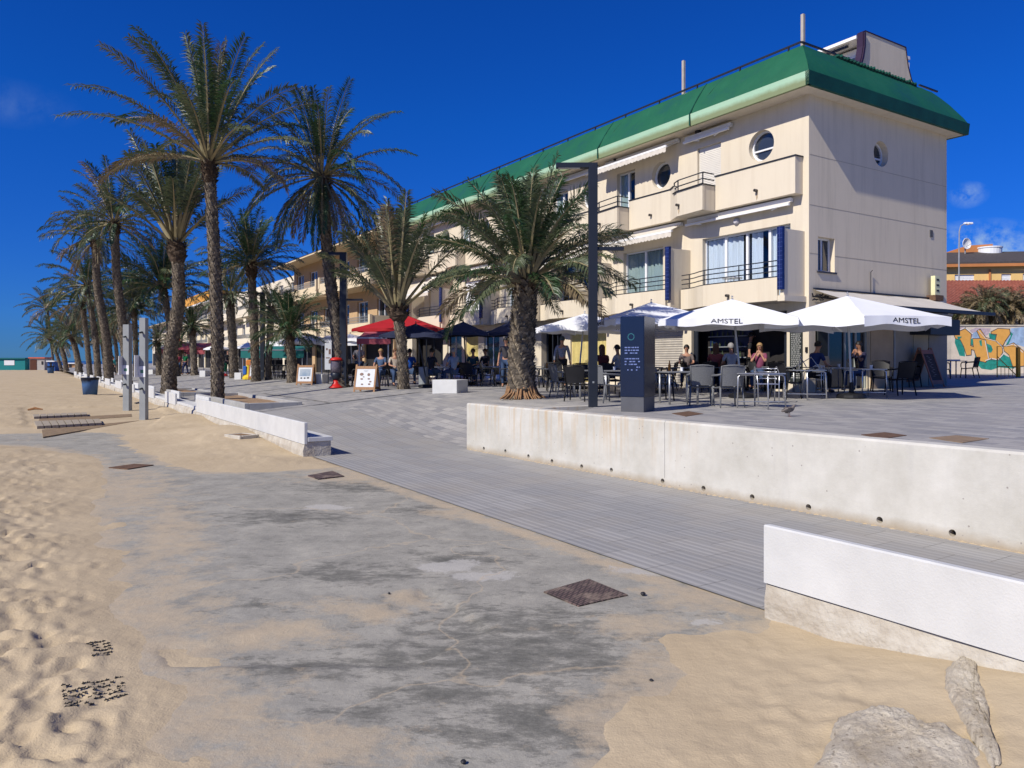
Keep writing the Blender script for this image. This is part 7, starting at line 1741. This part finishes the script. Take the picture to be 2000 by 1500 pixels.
def gmat(pts, nx_, ny_, label):
    q = [sand_hit(*p) for p in pts]; c = sum(q,Vector())/4; e = empty('rubber_mat', c, 0); tag(e,label,'rubber mat','rubber mats half buried in sand'); m = MB(); r_ = random.Random(nx_)
    for i in range(nx_):
        for j in range(ny_):
            if r_.random() < .12+.5*(fbm(i*.25,j*.4,nx_) > .22): continue
            f,g = (i+.5)/nx_,(j+.5)/ny_; p = q[0].lerp(q[1],f).lerp(q[3].lerp(q[2],f),g); s_ = .0115; th = r_.choice((0.3,1.4,2.3)); p = Vector((p.x,p.y,sandz(p.x,p.y)+.003))-c
            for a in (0,2*PI/3,4*PI/3): m.bar(p, p+Vector((s_*math.cos(th+a),s_*math.sin(th+a),.001)), .004,.006)
    m.build('mesh_ribs', mat('worn_black_rubber',(.04,.037,.033),.8), e)
gmat([(165,1258),(213,1250),(222,1280),(180,1286)],6,6,'small black rubber mat at the sand edge'); gmat([(118,1340),(240,1320),(250,1360),(125,1385)],13,7,'long black rubber mat half buried, nearer than the small one')
def rock(name,pts,hmax,mt,label,seed,zr_=.06):
    pc = sum((low(p[0],p[1],.08) for p in pts),Vector())/len(pts); zr_ = sandz(pc.x,pc.y)-.015
    q = [low(p[0],p[1],zr_) for p in pts]; c = sum(q,Vector())/len(q); c.z = 0; e = empty(name, Vector((c.x,c.y,zr_)), 0); tag(e,label,'rubble'); q = [Vector((p.x-c.x,p.y-c.y,0)) for p in q]; n = 150; lp = []
    for i in range(n): t_ = i/n*len(q); k = int(t_); p = q[k].lerp(q[(k+1)%len(q)],t_-k); lp.append(p*(1+.10*fbm(p.x*9+seed,p.y*9,seed)+.03*fbm(p.x*40,p.y*40,seed)))
    m = MB(); vs = []; nl = 26
    for l in range(nl):
        f = 1.02*(1-l/(nl-1))+.001; prof = min(1,.02+(1-f)*3.2)**.6 if l else -.4
        for p in lp:
            x,y = p.x*f,p.y*f; cx_,cy_ = x+c.x,y+c.y
            z = prof*hmax*(.75+.35*fbm(cx_*2.2,cy_*2.2,seed))+(abs(fbm(cx_*6,cy_*6,seed,4))*.022+fbm(cx_*38,cy_*38,seed+3,4)*.009)*min(1,l/3)
            vs.append((x,y,z))
    m.add(vs,[(j*n+i,j*n+(i+1)%n,(j+1)*n+(i+1)%n,(j+1)*n+i) for j in range(nl-1) for i in range(n)]+[tuple((nl-1)*n+i for i in range(n))]); m.build('stone', mt, e, smooth=True, fix=False)
rubm = bpy.data.materials.new('broken_concrete'); rubm.use_nodes = True
N,K,B = nd(rubm); t = N.new('ShaderNodeTexCoord'); ob = t.outputs['Object']; vo = N.new('ShaderNodeTexVoronoi'); vo.inputs['Scale'].default_value = 26; K.new(ob,vo.inputs['Vector'])
c_ = mixc(N,K,ramp(N,K,noi(N,K,ob,5,8,.75),[(.35,(0,0,0)),(.65,(1,1,1))]),(.46,.38,.27),(.70,.63,.50)); c_ = mixc(N,K,ramp(N,K,vo.outputs['Distance'],[(.10,(.7,.7,.7)),(.25,(0,0,0))]),c_,(.22,.17,.12)); K.new(c_,B.inputs['Base Color']); B.inputs['Roughness'].default_value = .95; bump(N,K,B,noi(N,K,ob,40,6,.75),1.0,.02)
rock('concrete_rubble',[(1590,1520),(1640,1410),(1700,1388),(1760,1392),(1800,1425),(1860,1440),(1925,1478),(1920,1530),(1800,1600)],.085,rubm,'big lump of broken concrete sticking out of the sand at the bottom edge',2.)
rock('concrete_rubble',[(1843,1345),(1850,1310),(1880,1278),(1905,1290),(1915,1330),(1932,1380),(1935,1430),(1958,1485),(1935,1490),(1900,1440),(1870,1390)],.042,rubm,'narrow strip of broken concrete in the sand right of the big lump',7.,.14)
# concrete channel box by the bench
c = low(472,866); e = empty('concrete_box', Vector((c.x,c.y,0)), RZ+.35); tag(e,'small open concrete box half buried in the sand beside the longest bench','box')
m = MB(); m.bbox(-.30,.30,-.24,-.18,-.1,.20); m.bbox(-.30,.30,.18,.24,-.1,.20); m.bbox(-.30,-.24,-.178,.178,-.1,.198); m.bbox(.24,.30,-.178,.178,-.1,.198); m.build('box_wall', M['benchbase'], e); m = MB(); m.box(-.25,.27,-.18,.18,.14,.185); m.build('sand_fill', mat('brown_fill',(.20,.12,.06),.9,.3,8), e)
# pigeon
P = hit(1541,814); e = empty('pigeon', P, math.radians(20)); tag(e,'brown grey pigeon walking on the terrace paving','pigeon'); pg = mat('pigeon_grey',(.16,.135,.12),.7,.3,20)
V_ = [(0,0,.12),(.07,0,.14),(.11,0,.19),(.125,0,.215),(-.09,0,.11),(-.17,0,.095)]; skin_mesh('body',[Vector(v) for v in V_],[(0,1),(1,2),(2,3),(0,4),(4,5)],[(.05,.055),.042,.022,.022,.034,.012],pg,e,2)
for y in (-.02,.02): m = MB(); m.tube([(0,y,.08),(0,y,.01),(.03,y,.003)],.005,5); m.build('leg', mat('pigeon_leg',(.35,.10,.07),.6), e)
m = MB(); m.add([(.142,-.006,.215),(.142,.006,.215),(.172,0,.207),(.142,0,.224)],[(0,2,1),(0,3,2),(1,2,3)]); m.build('beak', M['ink'], e)
for y in (-1,1): m = MB(); m.add([(.05,y*.045,.15),(-.02,y*.056,.17),(-.14,y*.03,.115),(-.12,y*.045,.10),(0,y*.058,.10)],[(0,1,2,3,4)]); m.build('wing', mat('wing_dark',(.08,.07,.065),.7), e)
# bits of debris
rr = random.Random(31); dm = M['ink']
for i,(px,py,s_,lb) in enumerate(((1256,1162,.022,'small dark pebble right of the largest manhole cover'),(1272,1330,.012,'tiny dark pebble on the stained slab'),(905,1490,.014,'brown dried leaf near the bottom edge'),(1380,968,.012,'dark pebble at the edge of the grooved path'),(760,1160,.012,'tiny pebble by the broken slab edge'),(68,803,.10,'piece of brown driftwood on the sand left of the boards'))):
    P = sand_hit(px,py); e = empty('pebble' if i < 5 else 'driftwood', P, rr.random()*3); tag(e,lb,'pebble' if i < 5 else 'driftwood'); m = MB()
    m.lathe([(s_*.7,0),(s_,s_*.4),(s_*.7,s_*.9),(s_*.2,s_*1.1)],7) if i < 5 else m.tube([(-.22,0,.05),(0,.03,.10),(.25,-.02,.06)],[.03,.05,.02],7); m.build('stone' if i < 5 else 'branch', dm if i < 5 else M['wood'], e)
